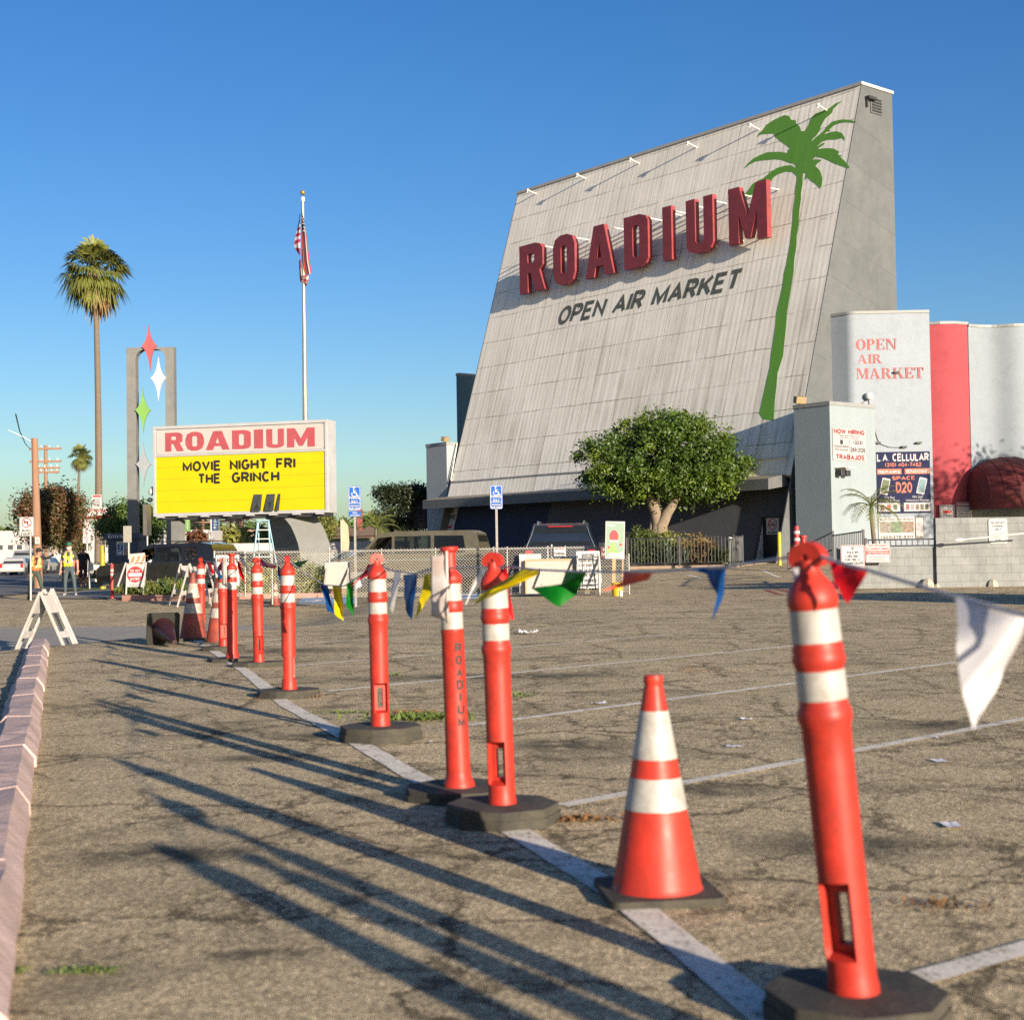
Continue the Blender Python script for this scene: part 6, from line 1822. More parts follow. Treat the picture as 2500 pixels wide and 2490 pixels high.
# ------------------------------------------------------------------ A-frame boards, barricades, poster, bucket
BARW = mat('white plastic barricade', (0.42, 0.395, 0.37), 0.55, 0.08, 6, dirt=(0.28, 0.24, 0.2), dirtamt=0.45)
WSH = mat('white painted wood', (0.42, 0.40, 0.38), 0.7, 0.1, 8, dirt=(0.3, 0.2, 0.12), dirtamt=0.35)
WOOD = mat('raw pine post', (0.40, 0.24, 0.12), 0.7, 0.2, 6, stretch=(8, 8, 0.8))
GREYB = mat('grey blank board', (0.36, 0.335, 0.30), 0.8, 0.06, 8, dirt=(0.25, 0.22, 0.18), dirtamt=0.3)
def frame_board(name, label, px0, py0, px1, py1, Y, m, depth=0.05, legs=0.0, edge=None, texts=(), tilt=6, extra=None, bars=()):
    """upright board leaning a little, standing on the ground"""
    M_, w_, h_ = sign_px(px0, py0, px1, py1, Y)
    t = board(name, label, 'sign', M_ @ Matrix.Rotation(radians(-tilt), 4, 'X'), w_, h_, th=depth, m=m, texts=texts, extra=extra, bars=bars)
    if edge:
        mb = MB()
        for (a, b_, c, d) in ((-w_ / 2 - .02, -w_ / 2 + .02, -h_ / 2, h_ / 2), (w_ / 2 - .02, w_ / 2 + .02, -h_ / 2, h_ / 2), (-w_ / 2 + .021, w_ / 2 - .021, h_ / 2 - .03, h_ / 2 + .02)):
            mb.box(a, b_, c, d, -depth - .01, 0.014, edge)
        mb.build('edging', edge, t)
    if legs:
        for sx in (-1, 1):
            MB().box(sx * w_ * .46 - .018, sx * w_ * .46 + .018, -h_ / 2 - legs, h_ / 2 - .05, -depth - .045, -depth - .004, m).build('leg', m, t)
            q = MB().box(sx * w_ * .46 - .018, sx * w_ * .46 + .018, -h_ - legs * .9 , -0.02, -0.02, 0.02, m).build('leg', m, t)
            q.location = (0, h_ / 2 - .02, -depth - .03); q.rotation_euler = (radians(tilt * 2 + 22) * -1 + radians(0), 0, 0)
    return t
frame_board('a_frame_board', 'weathered A-frame with blank grey board against the fence', 795, 1374, 853, 1437, FY - 0.5, GREYB, legs=0.10, edge=WSH, tilt=8)
ORS = mat('orange reflective stripe', (0.62, 0.14, 0.05), 0.5, 0.1, 20, dirt=(0.5, 0.4, 0.35), dirtamt=0.6)
frame_board('leaning_board', 'large grey blank board leaning on the fence', 1284, 1366, 1399, 1449, FY - 0.45, GREYB, edge=mat('tan board edge', (0.32, 0.24, 0.14), 0.7), tilt=7)
frame_board('a_frame_board', 'white A-frame with red lettering behind the large grey board', 1268, 1352, 1322, 1448, FY - 0.25, WSH, texts=(('NOW', .22, .74, .78, .86, RED, .03),), legs=0.03, tilt=7)
frame_board('a_frame_board', 'white vendor parking A-frame full of black lettering', 1408, 1345, 1466, 1436, FY - 0.6, SIGNW, legs=0.10, tilt=7,
            texts=(('VENDOR PARKING', .25, .86, .76, .93, INK), ('VENDORS MUST PARK', .08, .70, .92, .79, INK), ('IN THE INSIDE LOT', .08, .57, .86, .66, INK), ('PRINT THE OFFICE AND', .06, .43, .94, .52, INK), ('SEE THE RECEIPT', .12, .30, .84, .39, INK), ('ON WINDSHIELD', .14, .16, .84, .25, INK)))
M_, w_, h_ = sign_px(1420, 1352, 1462, 1448, FY - 0.75)
t = thing('folding_stand', 'thin dark folding stand in front of the vendor parking A-frame', 'stand', M=M_)
for sx in (-1, 1):
    MB().box(sx * w_ * .46 - .012, sx * w_ * .46 + .012, -h_ / 2, h_ / 2, -0.01, 0.012, DARKST).build('leg', DARKST, t)
for yy in (h_ * .40, -h_ * .30):
    MB().box(-w_ * .45, w_ * .45, yy, yy + .03, -0.008, 0.010, DARKST).build('rail', DARKST, t)
# generic winter poster on a post in a yellow bucket
POST = mat('pale green poster print', (0.20, 0.285, 0.225), 0.5, 0.04, 6)
M_, w_, h_ = sign_px(1478, 1273, 1525, 1364, FY - 0.75)
M_ = M_ @ Matrix.Rotation(radians(-2.0), 4, 'Z')
def poster_art(lt, w, h):
    gm = mat('white poster print', (0.45, 0.45, 0.45), 0.5, 0.05, 9); rm = mat('red poster print', (0.42, 0.04, 0.05), 0.5, 0.1, 9); pm = mat('soft green poster print', (0.22, 0.36, 0.10), 0.5, 0.1, 9)
    lt.box(-w * .46, w * .46, -h * .47, h * .47, 0.0012, 0.0024, POST)
    lt.prism([(-w * .4, -h * .44), (w * .45, -h * .44), (w * .45, -h * .30), (w * .1, -h * .36), (-w * .2, -h * .31)], 0.003, 0.0042, gm)
    lt.prism(circ(-w * .06, h * .1, w * .24, 14, h * .17), 0.003, 0.0045, rm)
    lt.prism([(-w * .28, -h * .05), (w * .16, -h * .05), (w * .14, h * .0), (-w * .26, h * .0)], 0.0048, 0.006, gm)
    for k, (a, b_) in enumerate(((.22, .1), (.3, -.12), (-.3, -.2))):
        lt.prism(circ(w * a, h * b_, w * .07, 10), 0.003, 0.0043, rm if k else pm)
    lt.prism([(-w * .40, -h * .34), (-w * .10, -h * .02), (w * .16, -h * .34)], 0.003 + .002, 0.0064, pm)
    lt.box(-w * .4, -w * .02, h * .38, h * .41, 0.003, 0.0042, gm)
t = board('poster', 'pale green winter poster with white border on a wooden post', 'poster', M_, w_, h_, th=0.02, m=SIGNW, extra=poster_art)
MB().box(-.055, .03, -h_ / 2 - 0.82, h_ / 2 - .1, -0.09, -0.025, WOOD).build('post', WOOD, t)
MB().box(w_ / 2 - .05, w_ / 2 - .015, -h_ / 2 - 0.86, 0.3, -0.06, -0.024, WOOD).build('stake', WOOD, t)
BUCK = mat('yellow bucket plastic', (0.46, 0.33, 0.01), 0.4, 0.08, 10, dirt=(0.35, 0.3, 0.15), dirtamt=0.4)
g = gx(1505, FY - 0.72)
t = thing('bucket', 'yellow bucket weighing down the poster post', 'bucket', g)
MB().lathe([(0.115, 0), (0.118, 0.02), (0.135, 0.28), (0.142, 0.285), (0.142, 0.32), (0.132, 0.325), (0.125, 0.30), (0.10, 0.27)], 24, BUCK).build('body', BUCK, t)
g = gx(1514, FY - 1.3)
o = MB().lathe([(0.03, 0), (0.045, 0.005), (0.045, 0.14), (0.03, 0.15), (0.01, 0.15)], 14, SIGNW).build('white_cup', SIGNW); o.location = g
tag(o, 'small white container on the asphalt before the yellow bucket', 'container')

def barricade(name, label, g, rz, H=1.1, wd=0.62, spread=0.42, folded=False, face=None, stripes=True):
    """type II A-frame barricade: two hinged leaves, each with two legs and two panels"""
    t = thing(name, label, 'barricade', g, rz)
    for s in (-1, 1):
        tl = atan2(spread, H) * s
        leafM = Matrix.Rotation(-tl, 4, 'X')
        def place(mb, nm, m):
            o = mb.build(nm, m, t, bev=0.006)
            o.location = (0, 0, H); o.rotation_euler = (-tl * -1, 0, 0)
            return o
        L_ = H / cos(tl)
        for sx in (-1, 1):
            place(MB().box(sx * wd / 2 - .022, sx * wd / 2 + .022, -.018, .018, -L_, 0.0, BARW), 'leg', BARW)
        pm = place(MB().box(-wd / 2 + .024, wd / 2 - .024, -.016, .016, -0.34, -0.06, BARW), 'panel', BARW)
        if stripes:
            mb = MB()
            sgn = -1 if s > 0 else -1
            for k in range(4):
                x = -wd / 2 + .05 + k * wd / 4.2
                y = -.019 if s < 0 else .019
                a = [(x, -.33), (x + .09, -.33), (x + .20, -.07), (x + .11, -.07)]
                a = [(min(p, wd / 2 - .03), q) for p, q in a]
                mb.add([(p, y, q) for p, q in a], [(0, 1, 2, 3)] if s < 0 else [(3, 2, 1, 0)], ORS)
            mb.build('striping', ORS, pm)
        place(MB().box(-wd / 2 + .024, wd / 2 - .024, -.012, .012, -L_ * .72, -L_ * .62, BARW), 'lower_rail', BARW)
    return t
g = Vector((W(112, 1500, 20.9).x, 20.9, 0)); g.z = zt(g.x, g.y)
barricade('a_frame_barricade', 'folded-out white A-frame barricade standing beyond the kerb stones, end on', g, radians(80), 0.93, 0.32, 0.43, stripes=False)
g2 = Vector((W(118, 1500, 21.4).x, 21.4, 0)); g2.z = zt(g2.x, g2.y)
barricade('a_frame_barricade', 'second white barricade nested just behind the end-on one', g2, radians(84), 0.96, 0.28, 0.44, stripes=False)
# DO NOT ENTER board on an A-frame
DY = 41.8
M_, w_, h_ = sign_px(308, 1375, 352, 1433, DY)
def dne(lt, w, h):
    lt.shape([circ(0, .03 * h, w * .45, 36)], 0.001, 0.003, RED)
    lt.box(-w * .36, w * .36, -.05 * h, .09 * h, 0.0035, 0.005, SIGNW)
    lt.text('DO NOT', -w * .27, .13 * h, w * .27, .24 * h, SIGNW, 0.004, 0.001, .02); lt.text('ENTER', -w * .25, -.22 * h, w * .25, -.10 * h, SIGNW, 0.004, 0.001, .02)
    for k in range(3):
        x = -w * .42 + k * w * .3
        lt.prism([(x, .44 * h), (x + w * .12, .44 * h), (x + w * .24, .50 * h), (x + w * .12, .50 * h)], 0.001, 0.003, ORS)
    lt.text('BARRICADES', -w * .25, -.45 * h, w * .2, -.41 * h, INK, 0.001, 0.001)
t = board('do_not_enter_sign', 'white A-frame with round red do not enter sign in the planter', 'sign', M_ @ Matrix.Rotation(radians(-9), 4, 'X'), w_, h_, th=0.03, m=BARW, extra=dne)
for sx in (-1, 1):
    MB().box(sx * w_ * .47 - .02, sx * w_ * .47 + .02, -h_ / 2 - .22, -h_ / 2 + .02, -0.03, -0.005, BARW).build('leg', BARW, t)
    o = MB().box(sx * w_ * .47 - .02, sx * w_ * .47 + .02, -h_ - .2, 0.0, -0.02, 0.02, BARW).build('leg', BARW, t)
    o.location = (sx * .05, h_ / 2, -0.05); o.rotation_euler = (radians(-32) * -1 * -1, 0, radians(6) * sx)
M_, w_, h_ = sign_px(315, 1351, 354, 1374, DY + 1.2)
def ostr(lt, w, h):
    for k in range(3):
        x = -w * .45 + k * w * .34
        lt.prism([(x, -.42 * h), (x + w * .17, -.42 * h), (x + w * .36, .2 * h), (x + w * .19, .2 * h)], 0.001, 0.003, ORS)
t = board('striped_board', 'white board with orange stripes behind the do not enter sign', 'sign', M_ @ Matrix.Rotation(radians(4), 4, 'Z'), w_, h_, th=0.03, m=BARW, extra=ostr)
for sx in (-1, 1):
    MB().box(sx * w_ * .4 - .02, sx * w_ * .4 + .02, -h_ / 2 - .9, -h_ / 2, -0.03, -0.003, BARW).build('leg', BARW, t)
for k, (px, Y, rz, lab) in enumerate(((452, 38.0, 75, 'white A-frame barricade seen end on beside the dark car'), (474, 37.2, 70, 'white A-frame barricade just left of the farthest orange post'), (520, 38.2, 62, 'white A-frame barricade half hidden behind the orange posts by the gate'))):
    g = gx(px, Y); barricade('a_frame_barricade', lab, g, radians(rz), 1.1, 0.5, 0.36, stripes=False)
# small table-like stand by the gate
g = gx(516, 36.6)
t = thing('barrel_stand', 'black folding stand with flat top beside the gate', 'stand', g)
MB().box(-.26, .26, -.2, .2, 0.74, 0.77, GREYC).build('top', GREYC, t)
for sx in (-1, 1):
    MB().box(sx * .2 - .02, sx * .2 + .02, -.02, .02, 0, 0.74, DARKST).build('leg', DARKST, t)
# slim orange post by the planter, yellow bollard, yellow gate post
def simple_post(name, label, cat, g, h, r, m, bandz=(), rub=True):
    t = thing(name, label, cat, g)
    if rub: MB().prism(octo(.17, .17), 0, .04, RUBBER).build('base', RUBBER, t)
    MB().lathe([(r * 1.05, 0.0), (r, .05), (r, h - .03), (r * .8, h), (.005, h)], 16, m).build('post', m, t)
    for a, b_ in bandz: MB().lathe([(r - .003, a), (r + .002, a), (r + .002, b_), (r - .003, b_)], 16, BAND).build('reflective_band', BAND, t)
DRED = mat('red post plastic', (0.40, 0.02, 0.02), 0.5, 0.1, 8)
simple_post('slim_post', 'slim red and white post beside the planter corner', 'traffic post', gx(273, 42.6), 1.07, 0.05, DRED, ((.72, .79), (.84, .91)))
YP = mat('yellow safety paint', (0.40, 0.30, 0.01), 0.5, 0.08, 6)
simple_post('bollard', 'yellow steel bollard in front of the black door', 'bollard', gx(1903, 56.5) , 1.32, 0.075, YP, rub=False)
simple_post('gate_post', 'thick yellow post beside the navy entrance kiosk', 'post', gx(250, 56.0), 1.75, 0.10, mat('olive yellow paint', (0.30, 0.25, 0.01), 0.5, 0.08, 6), rub=False)

# ------------------------------------------------------------------ step ladder under the sign
LBL = mat('pale blue fibreglass', (0.26, 0.42, 0.50), 0.5, 0.08, 6)
g = gx(643, 48.2)
ld = thing('step_ladder', 'pale blue step ladder under the message sign', 'ladder', g)
hl = zat(643, 1272, 48.2) - g.z
for sx in (-1, 1):
    MB().tube([(sx * .38, -.5, 0), (sx * .18, 0, hl)], 0.030, 4, LBL).build('rail', LBL, ld)
    MB().tube([(sx * .36 + .12, .7, 0), (sx * .18, .06, hl - .05)], 0.026, 4, LBL).build('rear_leg', LBL, ld)
for k in range(1, 8):
    t_ = k / 8
    MB().box(-.38 + .2 * t_, .38 - .2 * t_, -.5 + .5 * t_ - .05, -.5 + .5 * t_ + .05, hl * t_ - .015, hl * t_ + .015, STEELW).build('tread', STEELW, ld)
MB().box(-.2, .2, -.12, .14, hl, hl + .04, LBL).build('top_cap', LBL, ld)
# ------------------------------------------------------------------ vehicles
GLASS = glass('dark car glass', (0.015, 0.018, 0.02), 0.8)
TYRE = mat('tyre rubber', (0.018, 0.018, 0.018), 0.85, 0.2, 20)
RIM = mat('alloy rim', (0.22, 0.22, 0.22), 0.4, 0.1, 20, metal=0.7)
LAMPR = mat('red tail lamp', (0.35, 0.02, 0.02), 0.25, 0.1, 10)
LAMPW = mat('clear head lamp', (0.40, 0.38, 0.35), 0.2, 0.1, 10)
BLKT = mat('black plastic trim', (0.02, 0.02, 0.02), 0.6, 0.1, 10)
def vehicle(name, label, cat, g, rz, paint, body, green, wins, L, Wd, belt, roofw, wheels, wr=0.35, group=None, extra=None, lamps=True, wind=None, rear=None, glassm=None, open_window=False):
    """body/green: side outlines (x forward, z up), counter-clockwise; wins: side windows"""
    gl = glassm or GLASS
    t = thing(name, label, cat, g, rz, group)
    hw = lambda z: Wd / 2 * (1 - 0.03 * abs(z - belt * .75)) if z <= belt else Wd / 2 + (roofw / 2 - Wd / 2) * min(1, (z - belt) / (max(p[1] for p in green) - belt))
    def sidemesh(poly, m, mb, inset=0.0):
        n = len(poly)
        vs = [(x, -(hw(z) - inset), z) for x, z in poly] + [(x, hw(z) - inset, z) for x, z in poly]
        mb.add(vs, [list(range(n)), list(range(n, 2 * n))[::-1]], m)
        mb.add(vs, [(i, n + i, n + (i + 1) % n, (i + 1) % n) for i in range(n)], m)
        return mb
    bd = sidemesh(body, paint, MB()).build('body', paint, t, bev=0.045)
    cb = MB()
    n = len(green)
    for s in (-1, 1):
        sh = MB().shape([green] + wins, 0.0, 0.04, paint)
        cb.add([(x, s * (hw(y) - .045 + z), y) for x, y, z in sh.v], [f if s < 0 else f[::-1] for f in sh.f], paint)
    vs = [(x, -hw(z) + .006, z) for x, z in green] + [(x, hw(z) - .006, z) for x, z in green]
    cb.add(vs, [(i, n + i, n + (i + 1) % n, (i + 1) % n) for i in range(1, n)], paint)
    cabin = cb.build('cabin', paint, t)
    if open_window:
        for y in (-.42, .42):
            MB().box(wins[0][0][0] - .95, wins[0][0][0] - .75, y - .22, y + .22, .5, belt + .35, BLKT).build('seat', BLKT, t, bev=.04)
    for wi, w_ in enumerate(wins):
        for s in (-1, 1):
            if open_window and wi == 0 and s > 0: continue
            mb = MB()
            n = len(w_)
            pts = [(x, s * (hw(z) + 0.006), z) for x, z in w_]
            mb.add(pts, [list(range(n)) if s < 0 else list(range(n))[::-1]], gl)
            mb.build('window', gl, t)
    for nm, q in (('windscreen', wind), ('rear_window', rear)):
        if q:
            (xa, za), (xb, zb_) = q
            dx, dz = xb - xa, zb_ - za
            l_ = sqrt(dx * dx + dz * dz); nx_, nz_ = dz / l_, -dx / l_
            if nm == 'rear_window': nx_, nz_ = -abs(nx_), abs(nz_) * (1 if nz_ > 0 else -1)
            o_ = 0.012
            a = hw(za) - 0.10; b_ = hw(zb_) - 0.10
            sg = 1 if nm == 'windscreen' else -1
            vs = [(xa + sg * o_, -a, za + o_), (xa + sg * o_, a, za + o_), (xb + sg * o_, b_, zb_ + o_), (xb + sg * o_, -b_, zb_ + o_)]
            MB().add(vs, [(0, 1, 2, 3)] if sg > 0 else [(3, 2, 1, 0)], gl).build(nm, gl, t)
    for x in wheels:
        for s in (-1, 1):
            Mw = Matrix.Translation((x, s * (Wd / 2 - 0.10), wr)) @ Matrix.Rotation(pi / 2, 4, 'X')
            a = MB().lathe([(wr * .62, -.11), (wr * .96, -.115), (wr, -.08), (wr, .08), (wr * .96, .115), (wr * .62, .11)], 24, TYRE, Mw).build('wheel', TYRE, t)
            MB().lathe([(wr * .10, -.10), (wr * .55, -.10), (wr * .61, -.112), (wr * .61, .112), (wr * .55, .10), (wr * .10, .10)], 20, RIM, Mw).build('rim', RIM, a)
            arch = [(x + (wr + .09) * cos(a_), wr + (wr + .09) * sin(a_)) for a_ in [pi * i / 12 for i in range(13)]]
            y = s * (Wd / 2 + 0.004)
            MB().add([(px_, s * (hw(pz) + 0.004), pz) for px_, pz in arch] , [list(range(13)) if s < 0 else list(range(13))[::-1]], BLKT).build('wheel_arch', BLKT, bd)
    if lamps:
        xf = max(p[0] for p in body); xr = min(p[0] for p in body); zl = belt * .78
        for s in (-1, 1):
            MB().box(xf - .10, xf + .012, s * (Wd / 2 - .26) - .12, s * (Wd / 2 - .26) + .13, zl - .09, zl + .07, LAMPW).build('headlight', LAMPW, t)
            MB().box(xr - .012, xr + .10, s * (Wd / 2 - .12) - .09, s * (Wd / 2 - .12) + .105, zl - .10, zl + .22, LAMPR).build('tail_lamp', LAMPR, t)
        MB().box(xr - .02, xr + .05, -.26, .26, zl - .25, zl - .13, SIGNW).build('number_plate', SIGNW, t)
    if extra: extra(t, hw, bd)
    return t
BLACKP = mat('black car paint', (0.010, 0.010, 0.011), 0.18, 0.2, 4, coat=0.6, dirt=(0.03, 0.028, 0.022), dirtamt=0.3)
OLIVE = mat('olive brown van paint', (0.070, 0.062, 0.040), 0.4, 0.08, 4, coat=0.25, dirt=(0.13, 0.12, 0.09), dirtamt=0.3)
DKBLUE = mat('dark blue car paint', (0.012, 0.018, 0.03), 0.2, 0.1, 4, coat=0.6)
SILVER = mat('silver car paint', (0.20, 0.21, 0.22), 0.35, 0.08, 4, metal=0.3, coat=0.4)
WCAR = mat('white car paint', (0.40, 0.39, 0.38), 0.3, 0.05, 4, coat=0.4)
BCAR = mat('blue car paint', (0.03, 0.07, 0.14), 0.25, 0.08, 4, coat=0.5)
SUVB = [(-2.12, .36), (2.08, .34), (2.14, .60), (2.12, .86), (2.02, .99), (1.15, 1.08), (1.08, 1.04), (-2.10, 1.08), (-2.15, .7)]
SUVG = [(-2.08, 1.06), (1.16, 1.06), (.52, 1.56), (.28, 1.65), (-1.5, 1.69), (-1.9, 1.63), (-2.0, 1.45)]
def suv_extra(t, hw, bd):
    for s in (-1, 1):
        MB().tube([(.15, s * .60, 1.70), (.0, s * .62, 1.735), (-1.6, s * .62, 1.745), (-1.75, s * .6, 1.70)], 0.018, 6, BLKT).build('roof_rail', BLKT, t)
        MB().box(.70, .84, s * 1.02 - .08, s * 1.02 + .08, 1.02, 1.16, BLACKP).build('wing_mirror', BLACKP, t, bev=0.02)
        MB().box(-1.9, 1.9, s * .87 - .02, s * .87 + .035, .36, .50, mat('grey sill cladding', (0.10, 0.10, 0.09), 0.7)).build('sill', MATS['grey sill cladding'], t)
SUVW = [[(.96, 1.10), (.48, 1.50), (.10, 1.55), (.02, 1.10)], [(-.06, 1.10), (.02, 1.55), (-.86, 1.57), (-.93, 1.12)], [(-1.04, 1.16), (-.98, 1.56), (-1.42, 1.56), (-1.46, 1.30), (-1.38, 1.18)]]
VG = glass('side car glass', (0.012, 0.014, 0.014), 0.55)
gS = gx(414, 46.2)
suv = vehicle('parked_suv', 'black boxy sport utility car waiting behind the planter with the driver resting an arm out', 'car', gS, radians(163), BLACKP, SUVB, SUVG, SUVW, 4.25, 1.8, 1.06, 1.46, (1.32, -1.28), extra=suv_extra, wind=((1.10, 1.09), (.56, 1.53)), rear=((-2.06, 1.10), (-1.96, 1.5)), glassm=VG, open_window=True)
# orange marker lamp at the front corner
o = MB().box(2.02, 2.13, .60, .88, .82, .92, mat('amber lamp', (0.5, 0.14, 0.03), 0.3)).build('marker_lamp', MATS['amber lamp'], suv)
SKIN = mat('brown skin', (0.25, 0.13, 0.08), 0.6, 0.1, 20)
SKIN2 = mat('tan skin', (0.36, 0.20, 0.13), 0.6, 0.1, 20)

VANB = [(-2.42, .45), (2.36, .42), (2.42, .62), (2.40, .95), (2.30, 1.08), (1.62, 1.20), (-2.46, 1.20), (-2.48, .7)]
VANG = [(-2.44, 1.18), (1.66, 1.18), (1.02, 1.82), (.80, 1.92), (.4, 1.97), (-2.1, 1.97), (-2.3, 1.88), (-2.42, 1.4)]
VANW = [[(1.42, 1.24), (.98, 1.76), (.52, 1.80), (.50, 1.24)], [(.40, 1.24), (.42, 1.80), (-.78, 1.81), (-.80, 1.24)], [(-.92, 1.24), (-.90, 1.81), (-1.86, 1.80), (-1.96, 1.30), (-1.90, 1.24)]]
CHROME = mat('bright trim', (0.5, 0.5, 0.5), 0.25, 0.05, 10, metal=0.8)
SILL = mat('pale grey lower body', (0.19, 0.18, 0.15), 0.5, 0.1, 5)
def van_extra(t, hw, bd):
    for s in (-1, 1):
        MB().box(-2.44, 2.30, s * .965 - .012, s * .965 + .02, 1.015, 1.045, CHROME).build('side_moulding', CHROME, t)
        MB().box(-2.40, 2.28, s * .945 - .02, s * .945 + .03, .45, .66, SILL).build('sill', SILL, t)
        MB().box(.62, .78, s * 1.0 - .02, s * 1.0 + .03, .94, .99, CHROME).build('door_handle', CHROME, t)
        MB().box(1.30, 1.44, s * 1.08 - .08, s * 1.08 + .08, 1.22, 1.42, BLKT).build('wing_mirror', BLKT, t, bev=0.02)
    MB().box(-2.5, -2.36, -.9, .9, .42, .60, CHROME).build('bumper', CHROME, t)
gV = gx(1010, 47.5)
van = vehicle('parked_van', 'olive brown passenger van parked behind the chain-link fence', 'van', gV, radians(170), OLIVE, VANB, VANG, VANW, 4.8, 1.92, 1.18, 1.60, (1.5, -1.45), 0.34, extra=van_extra, wind=((1.60, 1.22), (1.06, 1.78)), rear=((-2.42, 1.25), (-2.32, 1.8)), glassm=VG, open_window=True)
BIGB = [(-2.5, .45), (2.5, .42), (2.55, .9), (2.4, 1.10), (1.3, 1.18), (-2.48, 1.20), (-2.55, .7)]
BIGG = [(-2.50, 1.18), (1.34, 1.18), (.62, 1.76), (.35, 1.86), (-1.9, 1.90), (-2.2, 1.84), (-2.38, 1.5)]
BIGW = [[(1.1, 1.22), (.56, 1.70), (.05, 1.74), (.0, 1.22)], [(-.1, 1.22), (-.06, 1.75), (-1.0, 1.76), (-1.02, 1.22)], [(-1.12, 1.22), (-1.1, 1.76), (-2.0, 1.74), (-2.2, 1.28)]]
def big_extra(t, hw, bd):
    MB().box(-2.30, -2.22, -.35, .35, 1.79, 1.815, LAMPR).build('brake_lamp', LAMPR, t)
    for s in (-1, 1):
        MB().tube([(.2, s * .64, 1.90), (.0, s * .66, 1.95), (-1.8, s * .66, 1.955), (-2.0, s * .64, 1.90)], 0.02, 6, CHROME).build('roof_rail', CHROME, t)
        MB().box(.98, 1.14, s * 1.12 - .1, s * 1.12 + .1, 1.18, 1.36, DKBLUE).build('wing_mirror', DKBLUE, t, bev=0.02)
        MB().tube([(-2.515, s * .965, 1.2), (-2.40, s * .82, 1.55), (-2.22, s * .74, 1.82)], 0.012, 5, CHROME).build('pillar_trim', CHROME, t)
vehicle('parked_suv', 'big dark blue sport utility car seen from the rear beyond the fence', 'car', gx(1376, 42.5), radians(86), DKBLUE, BIGB, BIGG, BIGW, 5.1, 1.98, 1.18, 1.56, (1.6, -1.55), 0.38, extra=big_extra, wind=((1.28, 1.2), (.66, 1.72)), rear=((-2.47, 1.24), (-2.22, 1.80)))
SEDB = [(-2.2, .32), (2.2, .30), (2.26, .55), (2.2, .72), (1.2, .92), (-2.0, .98), (-2.25, .9), (-2.28, .5)]
SEDG = [(-1.75, .94), (1.25, .90), (.45, 1.36), (.1, 1.44), (-.8, 1.43), (-1.15, 1.36)]
SEDW = [[(1.0, .96), (.42, 1.33), (-.05, 1.37), (-.05, .97)], [(-.13, .97), (-.13, 1.37), (-.75, 1.36), (-1.3, 1.02), (-1.25, .98)]]
def sedan(px, Y, rz, paint, label, group=None, g=None):
    return vehicle('parked_car', label, 'car', g or gx(px, Y), radians(rz), paint, SEDB, SEDG, SEDW, 4.5, 1.78, .94, 1.30, (1.4, -1.35), 0.31, wind=((1.18, .94), (.5, 1.34)), rear=((-1.7, .97), (-1.12, 1.34)), group=group)
sedan(572, 60, 176, SILVER, 'silver car parked just beyond the black sport utility car', 'cars in the yard behind the sign')
sedan(640, 58, 172, BCAR, 'blue car parked behind the step ladder', 'cars in the yard behind the sign')
sedan(890, 62, 196, SILVER, 'silver car half hidden behind the nose of the olive van', 'cars in the yard behind the sign')
sedan(862, 66, 190, DKBLUE, 'dark car behind the silver car near the olive van', 'cars in the yard behind the sign')
# street traffic far down the road at the left
sedan(44, 112, 97, WCAR, 'white car farthest left on the street', 'cars on the street')
vehicle('street_van', 'grey van next in line on the street beside the sign post', 'van', gx(74, 118), radians(97), SILVER, VANB, VANG, VANW, 4.8, 1.92, 1.18, 1.60, (1.5, -1.45), 0.34, rear=((-2.42, 1.25), (-2.32, 1.8)))
sedan(88, 150, 97, DKBLUE, 'small dark car far down the street', 'cars on the street')
sedan(106, 124, 97, WCAR, 'white car seen beside the bushy street tree trunk', 'cars on the street')
sedan(120, 165, 97, BCAR, 'tiny distant car on the street behind the tree trunks', 'cars on the street')
# parked outside the frame at the right: its long shadow crosses the asphalt
vehicle('parked_van', 'pale van parked beyond the right edge of the picture', 'van', Vector((13.6, 24.3, 0)), radians(8), SILVER, VANB, VANG, VANW, 4.8, 1.92, 1.18, 1.60, (1.5, -1.45), 0.34, wind=((1.60, 1.22), (1.06, 1.78)), rear=((-2.42, 1.25), (-2.32, 1.8)))

